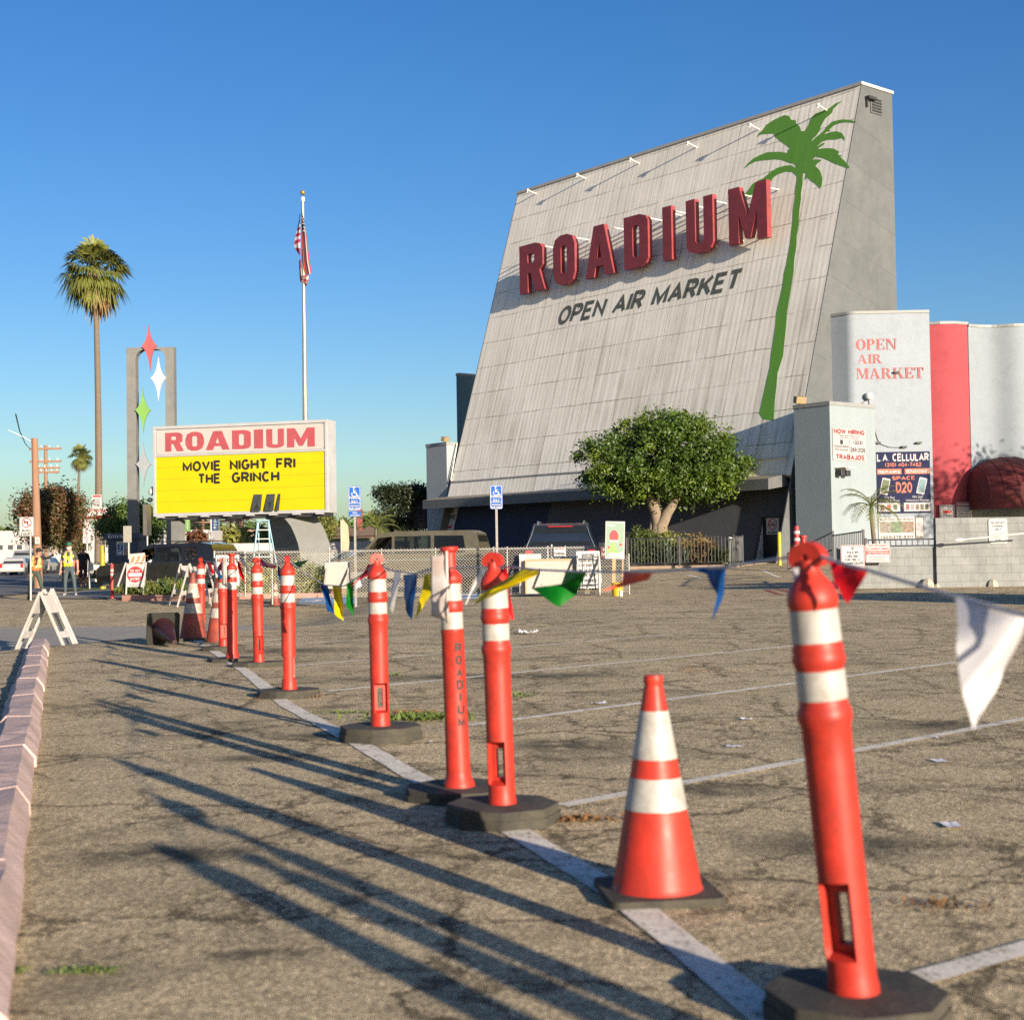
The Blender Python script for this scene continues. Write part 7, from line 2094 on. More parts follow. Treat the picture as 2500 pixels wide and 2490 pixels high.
# ------------------------------------------------------------------ people
def person(label, g, rz, joints, colors, scale=1.0, name='person', cap=None, vest=None, belly=0.15, extra=None, lean=None, shorts=False):
    J = dict(joints)
    B_ = [('pelvis', 'waist'), ('waist', 'chest'), ('chest', 'neck'), ('neck', 'head'), ('head', 'crown')]
    for s in 'LR':
        B_ += [('chest', 'sh' + s), ('sh' + s, 'el' + s), ('el' + s, 'wr' + s), ('wr' + s, 'palm' + s), ('pelvis', 'hip' + s), ('hip' + s, 'kn' + s), ('kn' + s, 'an' + s), ('an' + s, 'toe' + s)]
        pv, wv_ = Vector(J['palm' + s]), Vector(J['wr' + s])
        d = (pv - wv_).normalized(); side_ = d.cross(Vector((0, 1, 0)) if abs(d.y) < .8 else Vector((1, 0, 0))).normalized()
        for i, off in enumerate((-.03, -.01, .01, .03)):
            l_ = (.075, .09, .085, .065)[i]
            a = pv + side_ * off + d * .02; b2 = a + d * l_ * .55 + Vector((0, -.006, 0)); c2 = a + d * l_ + Vector((0, -.022, 0))
            J['f%s%d' % (s, i)] = tuple(a); J['g%s%d' % (s, i)] = tuple(b2); J['h%s%d' % (s, i)] = tuple(c2)
            B_ += [('palm' + s, 'f%s%d' % (s, i)), ('f%s%d' % (s, i), 'g%s%d' % (s, i)), ('g%s%d' % (s, i), 'h%s%d' % (s, i))]
        a = wv_ + side_ * .03 + d * .02; b2 = a + side_ * .03 + d * .03; c2 = b2 + d * .03
        J['t%s' % s] = tuple(b2); J['u%s' % s] = tuple(c2)
        B_ += [('palm' + s, 't%s' % s), ('t%s' % s, 'u%s' % s)]
    rad = {'pelvis': (.15, .13), 'waist': (belly + .02, belly), 'chest': (.16, .125), 'neck': .055, 'head': (.078, .092), 'crown': (.06, .07)}
    for s in 'LR':
        rad.update({'sh' + s: .068, 'el' + s: .046, 'wr' + s: .030, 'palm' + s: (.036, .022), 'hip' + s: .095, 'kn' + s: .066, 'an' + s: .046, 'toe' + s: .04, 't' + s: .011, 'u' + s: .009})
        for i in range(4): rad.update({'f%s%d' % (s, i): .0095, 'g%s%d' % (s, i): .009, 'h%s%d' % (s, i): .0075})
    me = bpy.data.meshes.new('skel')
    names = list(J)
    me.from_pydata([J[k] for k in names], [(names.index(a), names.index(b_)) for a, b_ in B_], [])
    o = bpy.data.objects.new('tmp', me); C.objects.link(o)
    sk = o.modifiers.new('skin', 'SKIN'); sk.use_smooth_shade = True
    if not len(me.skin_vertices):
        bm = bmesh.new(); bm.from_mesh(me); bm.verts.layers.skin.verify(); bm.to_mesh(me); bm.free()
    ly = me.skin_vertices[0].data
    for i, k in enumerate(names):
        r = rad.get(k, 0.04)
        ly[i].radius = r if hasattr(r, '__len__') else (r, r)
        ly[i].use_root = (k == 'pelvis')
    ss = o.modifiers.new('sub', 'SUBSURF'); ss.levels = 2; ss.render_levels = 2
    bpy.context.view_layer.update()
    out = bpy.data.meshes.new_from_object(o.evaluated_get(bpy.context.evaluated_depsgraph_get()))
    bpy.data.objects.remove(o); bpy.data.meshes.remove(me)
    # nearest bone decides what a face is
    seg = [(a, b_, Vector(J[a]), Vector(J[b_])) for a, b_ in B_]
    def part(c):
        best, bn = 1e9, None
        for a, b_, p, q in seg:
            d = q - p; t_ = max(0, min(1, (c - p).dot(d) / max(d.length_squared, 1e-9)))
            e = (c - p - d * t_).length
            if e < best: best, bn = e, (a, b_, t_)
        return bn
    mats = []
    def mi(m):
        if m not in mats: mats.append(m); out.materials.append(m)
        return mats.index(m)
    torso = []
    for p in out.polygons:
        a, b_, t_ = part(Vector(p.center))
        k = 'skin'
        if b_[:2] in ('hi', 'kn', 'an') or (a == 'pelvis'): k = 'trousers'
        if a[:2] == 'kn' and shorts and t_ > .1: k = 'skin'
        if a[:2] == 'an': k = 'shoes'
        if a in ('waist', 'chest') or b_ in ('waist',) or (a == 'chest' and b_[:2] == 'sh'): k = 'shirt'
        if a == 'chest' and b_ == 'neck' and t_ > .75: k = 'skin'
        if a == 'pelvis' and b_ == 'waist': k = 'shirt' if t_ > .35 else 'trousers'
        if a[:2] == 'sh': k = 'shirt'
        if a[:2] == 'el': k = 'shirt' if colors.get('long') else 'skin'
        if a[:2] == 'sh' and t_ > .75 and not colors.get('long'): k = 'skin'
        if a in ('head', 'neck') or b_ == 'crown':
            k = 'skin'
            if (Vector(p.center) - Vector(J['head'])).dot(Vector((0, 1, 0))) > .01 or Vector(p.center).z > J['head'][2] + .06: k = 'hair'
        p.material_index = mi(colors[k])
        p.use_smooth = True
        if k == 'shirt' and (a in ('waist', 'chest', 'pelvis') and b_[:2] != 'sh' or (a == 'chest' and b_[:2] == 'sh' and t_ < .72)): torso.append(p.index)
    ob = bpy.data.objects.new(name, out); C.objects.link(ob)
    ob.location = g; ob.rotation_euler = (0, 0, rz); ob.scale = (scale,) * 3
    tag(ob, label, 'person')
    # face: nose, brow, eyes and ears as small relief on the head, kept with the hair and mask pieces
    H_ = Vector(J['head'])
    if vest:
        vm, sm_, om = vest
        mb = MB()
        for pi_ in torso:
            p = out.polygons[pi_]
            c = p.center
            if c.z < J['pelvis'][2] + .02: continue
            vs = [out.vertices[i].co + out.vertices[i].normal * 0.022 for i in p.vertices]
            x = abs(c.x - (J['chest'][0] + (J['waist'][0] - J['chest'][0]) * (J['chest'][2] - c.z) / .4))
            m_ = vm
            if .075 < x < .125 and c.z > J['waist'][2] - .02: m_ = om
            if J['waist'][2] - .02 < c.z < J['waist'][2] + .05: m_ = om
            if c.y < -.03 and x < .05 * max(0, (c.z - J['waist'][2]) / .3) and c.z > J['waist'][2]: continue
            mb.add(vs, [tuple(range(len(vs)))], m_, True)
        mb.build('vest', vm, ob)
    if cap:
        mb = MB()
        mb.lathe([(.100, -.01), (.102, .03), (.090, .075), (.055, .105), (.01, .115)], 18, cap, Matrix.Translation(H_ + Vector((0, .008, .055))), sx=.92, sy=1.08)
        mb.prism([(-.07, -.09), (.07, -.09), (.06, -.16), (.03, -.185), (-.03, -.185), (-.06, -.16)], -.006, .006, cap, Matrix.Translation(H_ + Vector((0, .0, .055))))
        mb.build('cap', cap, ob)
    mb = MB()
    mb.ball(H_ + Vector((0, -.098, -.005)), .014, .018, .022, colors['skin'], 8, 6)
    for s in (-1, 1):
        mb.ball(H_ + Vector((s * .032, -.086, .022)), .012, .008, .008, mat('dark eye', (0.02, 0.015, 0.012), 0.3), 8, 5)
        mb.ball(H_ + Vector((s * .086, .0, .0)), .012, .022, .032, colors['skin'], 8, 6)
    mb.build('face', colors['skin'], ob)
    if extra: extra(ob, J, H_)
    return ob
def stand(h=0.0, arms=None, legs=None, bend=0.0):
    J = {'pelvis': (0, 0, .93), 'waist': (0, -.01, 1.12), 'chest': (0, 0, 1.32), 'neck': (0, 0, 1.50), 'head': (0, -.015, 1.62), 'crown': (0, -.005, 1.70)}
    for s, k in (('L', 1), ('R', -1)):
        J.update({'sh' + s: (k * .19, 0, 1.40), 'el' + s: (k * .26, .02, 1.12), 'wr' + s: (k * .28, -.03, .88), 'palm' + s: (k * .28, -.05, .80), 'hip' + s: (k * .095, 0, .88), 'kn' + s: (k * .12, -.01, .48), 'an' + s: (k * .13, .03, .08), 'toe' + s: (k * .16, -.13, .04)})
    J.update(arms or {}); J.update(legs or {})
    return J
GREENS = mat('dark green trousers', (0.035, 0.055, 0.045), 0.8, 0.1, 12)
JEANS = mat('blue grey trousers', (0.055, 0.075, 0.085), 0.8, 0.1, 12)
TEE = mat('grey green shirt', (0.055, 0.055, 0.045), 0.85, 0.1, 12)
BLK = mat('black clothing', (0.012, 0.012, 0.013), 0.85, 0.1, 12)
MAROON = mat('dark maroon shorts', (0.035, 0.010, 0.010), 0.85, 0.1, 12)
SHOE = mat('pale shoes', (0.30, 0.28, 0.25), 0.7, 0.1, 12)
HAIR = mat('dark hair', (0.015, 0.012, 0.010), 0.7, 0.2, 30)
VYEL = mat('fluorescent yellow vest', (0.42, 0.46, 0.02), 0.6, 0.08, 12)
VORG = mat('fluorescent orange vest', (0.60, 0.12, 0.03), 0.6, 0.08, 12)
VSTR = mat('silver pink reflective tape', (0.42, 0.30, 0.27), 0.4, 0.1, 20)
VSTY = mat('yellow reflective tape', (0.50, 0.42, 0.16), 0.4, 0.1, 20)
CAPG_ = mat('green cap', (0.015, 0.10, 0.05), 0.8, 0.1, 10)
def mask(ob, J, H_):
    mb = MB()
    mb.grid(lambda u, v: tuple(H_ + Vector((.088 * sin((u - .5) * 2.6), -.012 - .088 * cos((u - .5) * 2.6), -.075 + .065 * v))), 8, 4, SIGNW)
    mb.build('face_mask', SIGNW, ob)
    mb = MB().box(J['chest'][0] - .018, J['chest'][0] + .018, -.205, -.175, 1.10, 1.20, BLKT)
    mb.tube([(-.06, -.10, 1.46), (0.0, -.185, 1.20), (.06, -.10, 1.46)], 0.006, 5, BLKT)
    mb.build('radio', BLKT, ob)
Yp = 47.6
person('person in yellow safety vest and green cap standing on the pavement', gx(169, Yp), radians(4), stand(legs={'kneeL': 0} and {'knL': (.16, -.01, .48), 'anL': (.19, .03, .08), 'toeL': (.24, -.12, .04), 'knR': (-.13, -.01, .48), 'anR': (-.14, .03, .08), 'toeR': (-.17, -.13, .04)}),
       {'skin': SKIN2, 'shirt': TEE, 'trousers': JEANS, 'shoes': SHOE, 'hair': SKIN2}, 1.01, cap=CAPG_, vest=(VYEL, VSTR, VSTR), belly=.19, extra=mask)
Jo = stand(arms={'waist': (.02, -.02, 1.10), 'chest': (.06, -.05, 1.28), 'neck': (.10, -.08, 1.44), 'head': (.13, -.11, 1.54), 'crown': (.14, -.11, 1.62),
                 'shL': (.25, -.03, 1.38), 'elL': (.43, -.10, 1.36), 'wrL': (.60, -.16, 1.50), 'palmL': (.64, -.17, 1.58), 'shR': (-.12, .0, 1.36), 'elR': (-.20, .04, 1.10), 'wrR': (-.20, -.03, .88), 'palmR': (-.20, -.05, .80)},
           legs={'knL': (.20, -.05, .48), 'anL': (.30, .05, .08), 'toeL': (.36, -.08, .04), 'knR': (-.14, -.02, .48), 'anR': (-.20, .02, .08), 'toeR': (-.22, -.14, .04)})
person('person in orange safety vest and black cap waving with one raised arm', gx(85, 43.6), radians(12), Jo, {'skin': SKIN2, 'shirt': BLK, 'trousers': GREENS, 'shoes': BLK, 'hair': HAIR, 'long': True}, 0.93, cap=BLK, vest=(VORG, VSTY, VSTY), belly=.15)
person('person in black shirt and dark shorts walking up the shaded pavement', gx(203, 60), radians(6), stand(legs={'knL': (.11, -.10, .48), 'anL': (.12, -.08, .08), 'toeL': (.13, -.24, .05), 'knR': (-.11, .02, .48), 'anR': (-.12, .16, .10), 'toeR': (-.13, .03, .05)}),
       {'skin': SKIN, 'shirt': BLK, 'trousers': MAROON, 'shoes': BLK, 'hair': HAIR}, 1.0, belly=.15, shorts=True)
# drivers
Js = {'pelvis': (0, 0, .10), 'waist': (0, .02, .28), 'chest': (0, .03, .48), 'neck': (0, .01, .66), 'head': (0, -.03, .78), 'crown': (0, -.02, .86)}
for s, k in (('L', 1), ('R', -1)):
    Js.update({'sh' + s: (k * .19, 0.02, .56), 'el' + s: (k * .26, -.18, .38), 'wr' + s: (k * .14, -.42, .46), 'palm' + s: (k * .12, -.49, .49), 'hip' + s: (k * .10, -.05, .10), 'kn' + s: (k * .13, -.45, .14), 'an' + s: (k * .13, -.62, -.20), 'toe' + s: (k * .13, -.75, -.22)})
Jd = dict(Js); Jd.update({'elL': (.36, -.16, .40), 'wrL': (.43, -.40, .43), 'palmL': (.42, -.48, .45)})
for car, gg, az, dx, zz, lab, sh in ((suv, gS, 163, .30, .58, 'person at the wheel of the black car resting an arm on the open window', SIGNW), (van, gV, 170, .62, .68, 'person at the wheel of the olive van with an arm along the window', TEE)):
    q = Matrix.Rotation(radians(az), 3, 'Z') @ Vector((dx, .42, zz))
    person(lab, gg + q, radians(az + 90), Jd, {'skin': SKIN2, 'shirt': sh, 'trousers': JEANS, 'shoes': BLK, 'hair': HAIR}, 1.0, belly=.13)

# ------------------------------------------------------------------ leaves, trees, palms
def leaf_mat(name, col, trans=0.25, var=0.5):
    if name in MATS: return MATS[name]
    m, n, b, N, L = newmat(name)
    t = noise_tex(n, 3.5, 4, 0.7)
    t2 = noise_tex(n, 24, 2, 0.5)
    c = ramp(n, t.outputs[0], [(0.3, tuple(v * (1 - var) for v in col)), (0.7, tuple(v * (1 + var) for v in col))]).outputs[0]
    c = mix(n, 1.0, c, ramp(n, t2.outputs[0], [(0.3, 0.6), (0.7, 1.4)]).outputs[0], 'MULTIPLY')
    L.new(c, b.inputs['Base Color']); b.inputs['Roughness'].default_value = 0.45
    tr = N.new('ShaderNodeBsdfTranslucent'); L.new(c, tr.inputs[0])
    ms = N.new('ShaderNodeMixShader'); ms.inputs[0].default_value = trans
    L.new(b.outputs[0], ms.inputs[1]); L.new(tr.outputs[0], ms.inputs[2]); L.new(ms.outputs[0], N['Material Output'].inputs[0])
    MATS[name] = m
    return m
LG = leaf_mat('deep green ficus leaf', (0.055, 0.100, 0.010), .2, .6)
LG2 = leaf_mat('round tree leaf', (0.075, 0.125, 0.022))
LBR = leaf_mat('olive brown leaf', (0.085, 0.075, 0.022))
LRD = leaf_mat('reddish brown leaf', (0.13, 0.055, 0.025))
LYG = leaf_mat('yellow green leaf', (0.20, 0.20, 0.045))
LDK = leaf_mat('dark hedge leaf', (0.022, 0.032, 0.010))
LSH = leaf_mat('shrub leaf', (0.085, 0.115, 0.025))
LPALM = leaf_mat('palm frond', (0.15, 0.165, 0.04), 0.2, 0.35)
LDEAD = leaf_mat('dead palm frond', (0.25, 0.165, 0.075), 0.15, 0.3)
LAG = leaf_mat('agave leaf', (0.10, 0.14, 0.09), 0.1, 0.3)
BARK = mat('grey brown bark', (0.20, 0.155, 0.11), 0.9, 0.25, 6, bmp=0.5, bscale=20, stretch=(1, 1, 0.4))
PBARK = mat('palm trunk bark', (0.135, 0.105, 0.075), 0.9, 0.2, 4, bmp=0.6, bscale=14, stretch=(1, 1, 4))
def crown(mb, center, rad, nclump, per, lsize, m, rnd, shell=0.55, m2=None, p2=0.0, clr=None, shape=None):
    c = Vector(center)
    cr = clr or 0.24 * min(rad)
    for i in range(nclump):
        while True:
            d = Vector((rnd.uniform(-1, 1), rnd.uniform(-1, 1), rnd.uniform(-1, 1)))
            if 0.02 < d.length < 1: break
        d = d.normalized() * (shell + (1 - shell) * rnd.random() ** 0.5) if rnd.random() < .85 else d
        if shape: d = shape(d)
        cc = c + Vector((d.x * rad[0], d.y * rad[1], d.z * rad[2]))
        rr = cr * rnd.uniform(0.6, 1.25)
        mm = m2 if (m2 and rnd.random() < p2) else m
        for k in range(per):
            q = Vector((rnd.gauss(0, .5), rnd.gauss(0, .5), rnd.gauss(0, .42))) * rr
            p = cc + q
            n_ = (q.normalized() * .7 + Vector((rnd.uniform(-1, 1), rnd.uniform(-1, 1), rnd.uniform(-.6, 1)))).normalized()
            a = n_.orthogonal().normalized()
            an = rnd.uniform(0, 2 * pi)
            b_ = n_.cross(a)
            u = a * cos(an) + b_ * sin(an); v = n_.cross(u)
            s = lsize * rnd.uniform(.6, 1.3)
            mb.v += [tuple(p - u * s), tuple(p + v * s * .42 + n_ * s * .08), tuple(p + u * s), tuple(p - v * s * .42 + n_ * s * .08)]
            o = len(mb.v) - 4
            mb.f.append([o, o + 1, o + 2, o + 3]); mb.m.append(mm); mb.sm.append(False)
def limbs(mb, base, tips, r0, m, rnd, mid=0.45):
    for (t_, r1) in tips:
        b_ = Vector(base); t_ = Vector(t_)
        ps = []
        for k in range(6):
            u = k / 5
            p = b_.lerp(t_, u) + Vector((rnd.uniform(-.06, .06), rnd.uniform(-.06, .06), 0)) * (1 if 0 < k < 5 else 0)
            p.z = b_.z + (t_.z - b_.z) * (u ** 0.85)
            ps.append(p)
        mb.tube(ps, [r0 + (r1 - r0) * k / 5 for k in range(6)], 8, m)
def tree(name, label, g, trunk_h, crown_c, rad, ncl, per, ls, m, r0, seed, m2=None, p2=0.0, shell=.55, clr=None, group=None, shape=None, lean=(0, 0)):
    rnd = random.Random(seed)
    t = thing(name, label, 'tree', g, 0, group)
    mb = MB()
    top = Vector((lean[0], lean[1], trunk_h))
    mb.tube([(0, 0, -.2), (lean[0] * .2, lean[1] * .2, trunk_h * .3), (lean[0] * .6, lean[1] * .6, trunk_h * .7), tuple(top)], [r0 * 1.35, r0, r0 * .85, r0 * .8], 10, BARK)
    tips = []
    for k in range(7):
        a = 2 * pi * k / 7 + rnd.uniform(-.3, .3)
        tips.append(((crown_c[0] + rad[0] * .7 * cos(a), crown_c[1] + rad[1] * .7 * sin(a), crown_c[2] + rad[2] * rnd.uniform(-.3, .6)), r0 * .15))
    limbs(mb, top, tips, r0 * .55, BARK, rnd)
    mb.build('trunk', BARK, t)
    mb = MB(); crown(mb, crown_c, rad, ncl, per, ls, m, rnd, shell, m2, p2, clr, shape)
    mb.build('crown', m, t)
    return t
# the clipped ficus in front of the screen
TY = 61.0
gT = gx(1612, TY)
rnd = random.Random(5)
ft = thing('ficus_tree', 'broad clipped green tree with forked pale trunk before the screen', 'tree', gT)
zc0, zc1 = zat(1620, 1003, TY) - gT.z, zat(1620, 1238, TY) - gT.z
xc = (W(1400, 1150, TY).x + W(1842, 1150, TY).x) / 2 - gT.x
rx = (W(1842, 1150, TY).x - W(1400, 1150, TY).x) / 2
mb = MB()
X = lambda px, py: (W(px, py, TY).x - gT.x, 0, W(px, py, TY).z - gT.z)
def tb(pts, r, dy=0.0):
    P = [Vector(X(*p)) + Vector((0, dy * i, 0)) for i, p in enumerate(pts)]
    mb.tube(P, r, 12, BARK)
tb([(1602, 1345), (1604, 1310), (1606, 1280), (1600, 1252), (1590, 1225), (1575, 1190)], [.42, .30, .26, .24, .22, .14], -.05)
tb([(1613, 1345), (1613, 1310), (1614, 1282), (1628, 1252), (1645, 1226), (1668, 1190)], [.44, .32, .26, .22, .17, .10], -.1)
tb([(1590, 1345), (1588, 1315), (1592, 1285), (1596, 1255), (1606, 1220)], [.26, .16, .13, .12, .08], -.02)
for a, b_, r in (((1590, 1225), (1480, 1160), .1), ((1640, 1228), (1760, 1160), .1), ((1605, 1230), (1620, 1100), .1)):
    tb([a, ((a[0] + b_[0]) / 2, (a[1] + b_[1]) / 2 - 12), b_], [r, r * .7, r * .3])
mb.build('trunk', BARK, ft)
def ficus_shape(d):
    z = d.z
    # flat underside that droops at the sides, domed top with a notch towards one side
    if z < -.1: d = Vector((d.x, d.y, -.1 + (z + .1) * (.52 + .24 * abs(d.x))))
    bump_ = .07 * sin(d.x * 5 + 1.0) + .05 * sin(d.x * 11 + d.y * 5)
    return Vector((d.x * (1.04 if z < .2 else 1.0), d.y, d.z + (bump_ if z > 0 else 0)))
mb = MB()
czc = zc1 + (zc0 - zc1) * .42
crown(mb, (xc, 0, czc), (rx * .93, 2.2, (zc0 - czc) * .93), 330, 120, .085, LG, rnd, .62, leaf_mat('bright ficus leaf', (0.115, 0.175, 0.014)), .24, .46, ficus_shape)
crown(mb, (xc, .1, czc - .15), (rx * .70, 1.4, (zc0 - czc) * .62), 90, 60, .13, LDK, rnd, .3, None, 0, .8)  # inner core of darker leaves: shade between the clumps put into colour
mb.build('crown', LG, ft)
# round street tree, bushy brownish tree, others
def tree_px(name, label, px0, px1, pt, pb, Y, trunk_px, m, ncl, per, ls, seed, r0=.14, m2=None, p2=0.0, ry=None, **kw):
    g = gx(trunk_px, Y)
    x0, x1 = W(px0, 1200, Y).x - g.x, W(px1, 1200, Y).x - g.x
    z1, z0 = zat((px0 + px1) / 2, pt, Y) - g.z, zat((px0 + px1) / 2, pb, Y) - g.z
    c = ((x0 + x1) / 2, 0, (z0 + z1) / 2)
    rad = ((x1 - x0) / 2 * .92, ry or (x1 - x0) / 2 * .9, (z1 - z0) / 2 * .92)
    return tree(name, label, g, max(.4, z0 + (z1 - z0) * .12), c, rad, ncl, per, ls, m, r0, seed, m2, p2, **kw)
tree_px('street_tree', 'bushy brown-green street tree beside the wooden utility pole', 38, 208, 1182, 1335, 74, 158, LBR, 300, 75, .10, 21, .13, LRD, .28, shell=.25, clr=.6)
tree_px('round_tree', 'round clipped green tree behind the navy entrance kiosk', 240, 398, 1232, 1335, 64, 342, LG2, 190, 80, .08, 22, .12, LG, .3, clr=.5)
tree_px('street_tree', 'second slim street tree on the verge behind the waving person', 140, 215, 1290, 1350, 92, 190, LBR, 70, 60, .10, 23, .10, clr=.5)
tree_px('shrub_tree', 'yellow-green clipped shrub behind the curved grey pylon', 768, 820, 1250, 1318, 68, 795, LYG, 80, 70, .06, 24, .06, LSH, .25, clr=.26)
# dark clipped hedge block beside the building
hg = thing('tall_hedge', 'tall dark square-clipped hedge left of the stucco block', 'hedge', gx(985, 84))
rnd = random.Random(8)
x0, x1 = W(927, 1240, 84).x - hg.location.x, W(1046, 1240, 84).x - hg.location.x
z0, z1 = zat(985, 1292, 84) - hg.location.z, zat(985, 1200, 84) - hg.location.z
mb = MB()
for i in range(260):
    c = Vector((rnd.uniform(x0, x1), rnd.uniform(-1.6, 1.2), rnd.uniform(z0, z1)))
    if rnd.random() < .5: c.z = z1 - rnd.random() * .25
    if rnd.random() < .4: c.y = -1.6
    crown(mb, c, (.2, .2, .2), 1, 60, .09, LDK, rnd, .5, None, 0, .45)
mb.build('foliage', LDK, hg)
for k in (x0 * .5, x1 * .5):
    MB().tube([(k, 0, -.1), (k, 0, z0 + .6)], .12, 8, BARK).build('trunk', BARK, hg)
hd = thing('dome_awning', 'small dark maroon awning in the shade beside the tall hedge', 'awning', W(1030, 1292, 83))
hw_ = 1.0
mb = MB().grid(lambda u, v: (-hw_ * cos(pi * u) + .1, -1.2 * sin(pi * v / 2) * 0 - 1.0 * cos(pi / 2 * v) * sin(pi * u), 2.0 * sin(pi / 2 * v) * max(sin(pi * u), 0) ** .5), 18, 8, MSHADE)
mb.build('canopy', MSHADE, hd)

# palms
def fan_palm(name, label, px, Y, ptop, pbase, crown_r, seed, tr, nfr=70, dead=26, bow=(0, 0)):
    g = gx(pbase, Y)
    rnd = random.Random(seed)
    t = thing(name, label, 'palm tree', g)
    tp_ = W(px, ptop, Y) - g
    H_ = tp_.z
    mb = MB()
    ps, rs = [], []
    for k in range(15):
        u = k / 14
        ps.append(Vector((tp_.x * u + bow[0] * sin(pi * u), bow[1] * sin(pi * u), -.2 + (H_ + .2) * u)))
        rs.append(tr * (1.25 - .55 * u) * (1.25 if k == 0 else 1) * (1.0 + .05 * rnd.random()))
    mb.tube(ps, rs, 12, PBARK)
    mb.build('trunk', PBARK, t)
    def frond(mb, az, el, L_, m, droop, nb=15, spread=2.5):
        d = Vector((cos(az) * cos(el), sin(az) * cos(el), sin(el)))
        base = Vector((tp_.x, 0, H_)) + Vector((cos(az), sin(az), 0)) * tr * .6 + Vector((0, 0, rnd.uniform(-.5, .3) * crown_r * .3))
        pet = L_ * .45
        hub = base + d * pet + Vector((0, 0, -droop * pet * .25))
        side_ = d.cross(Vector((0, 0, 1)))
        side_ = side_.normalized() if side_.length > .1 else Vector((1, 0, 0))
        upv = side_.cross(d)
        mb.tube([base, base + d * pet * .5, hub], [.03, .022, .018], 4, m, caps=False)
        for i in range(nb):
            a = (i / (nb - 1) - .5) * spread
            bl = L_ * .62 * (1 - .22 * abs(a) / 1.3) * rnd.uniform(.88, 1.08)
            v = d * cos(a) + side_ * sin(a) + upv * (.18 * rnd.uniform(-.5, 1))
            m1 = hub + v * bl * .55 + Vector((0, 0, -droop * bl * .12))
            m2_ = hub + v * bl * .92 + Vector((0, 0, -droop * bl * .55))
            wv_ = (d * -sin(a) + side_ * cos(a)) * bl * .065
            mb.add([hub, m1 - wv_, m2_, m1 + wv_], [(0, 1, 2, 3)], m)
    mb = MB()
    for i in range(nfr):
        el = radians(75 - 130 * (i / nfr) ** 1.05 + rnd.uniform(-8, 8))
        frond(mb, rnd.uniform(0, 2 * pi) + i * 2.4, el, crown_r * rnd.uniform(.85, 1.15), LPALM, .55 + .9 * (i / nfr))
    mb.build('crown', LPALM, t)
    mb = MB()
    for i in range(dead):
        frond(mb, i * 2.4 + rnd.uniform(-.3, .3), radians(rnd.uniform(-85, -45)), crown_r * rnd.uniform(.7, 1.1), LDEAD, 1.1, 10, 1.6)
    mb.build('dead_fronds', LDEAD, t)
    return t
fan_palm('fan_palm', 'tall fan palm with a full green crown and long bare trunk', 231, 84, 650, 239, 2.05, 31, .19, 66, 22, (.12, 0))
fan_palm('fan_palm', 'small distant fan palm between the tall palm and the power lines', 196, 205, 1108, 193, 1.75, 32, .22, 60, 26, (-.25, 0))
def feather_palm(name, label, g, H_, L_, n, seed, tr=.07, m=None, els=(70, 5), lean=(0, 0), azs=None):
    rnd = random.Random(seed)
    t = thing(name, label, 'palm tree', g)
    tp_ = Vector((lean[0], lean[1], H_))
    MB().tube([(0, 0, -.1), (lean[0] * .3, lean[1] * .3, H_ * .5), tuple(tp_)], [tr * 1.3, tr, tr * .8], 10, PBARK).build('trunk', PBARK, t)
    MB().tube([tuple(tp_), tuple(tp_ + Vector((0, 0, L_ * .25)))], [tr * .9, tr * .5], 8, LSH).build('crownshaft', LSH, t)
    mb = MB()
    for i in range(n):
        az = azs[i] if azs else i * 2.4 + rnd.uniform(-.2, .2)
        el = radians(els[0] + (els[1] - els[0]) * i / max(1, n - 1))
        base = tp_ + Vector((0, 0, L_ * .2))
        ps = []
        p = base.copy(); e = el
        for k in range(12):
            ps.append(p.copy())
            p = p + Vector((cos(az) * cos(e), sin(az) * cos(e), sin(e))) * L_ / 11
            e -= .13 + .06 * k / 11
        mb.tube(ps, [.022 - .0016 * k for k in range(12)], 5, m or LPALM, caps=False)
        for k in range(2, 11):
            for q in range(3):
                u = (k + q / 3)
                if u > 10.9: continue
                a, b_ = ps[int(u)], ps[min(int(u) + 1, 11)]
                c = a.lerp(b_, u - int(u)); d = (b_ - a).normalized()
                sd = d.cross(Vector((0, 0, 1))).normalized()
                ll = L_ * .30 * (1 - abs(u - 5) / 9)
                for s in (-1, 1):
                    e_ = c + sd * s * ll * .8 + d * ll * .55 + Vector((0, 0, -ll * rnd.uniform(.05, .35)))
                    wv_ = d * ll * .05
                    md = c.lerp(e_, .5) + Vector((0, 0, ll * .07))
                    mb.add([c, md - wv_, e_, md + wv_], [(0, 1, 2, 3)], m or LPALM)
    mb.build('crown', m or LPALM, t)
    return t
pY = 50.0
gp = W(2137, 1330, pY); 
feather_palm('feather_palm', 'slender young feather palm in front of the white tower banners', Vector((gp.x, pY, zt(gp.x, pY))), zat(2128, 1255, pY) - zt(gp.x, pY), 1.35, 12, 41, .085, None, (78, 0), (-.12, 0), [0.3, 2.8, 0.05, 3.3, 1.3, -1.2, 5.8, 2.3, .8, 3.9, -.4, 4.6])
gp = gx(918, 66)
feather_palm('feather_palm', 'bright young palm beyond the nose of the olive van', gp, zat(918, 1306, 66) - gp.z, 1.5, 12, 42, .08, leaf_mat('bright palm frond', (0.16, 0.19, 0.04)), (85, 15))

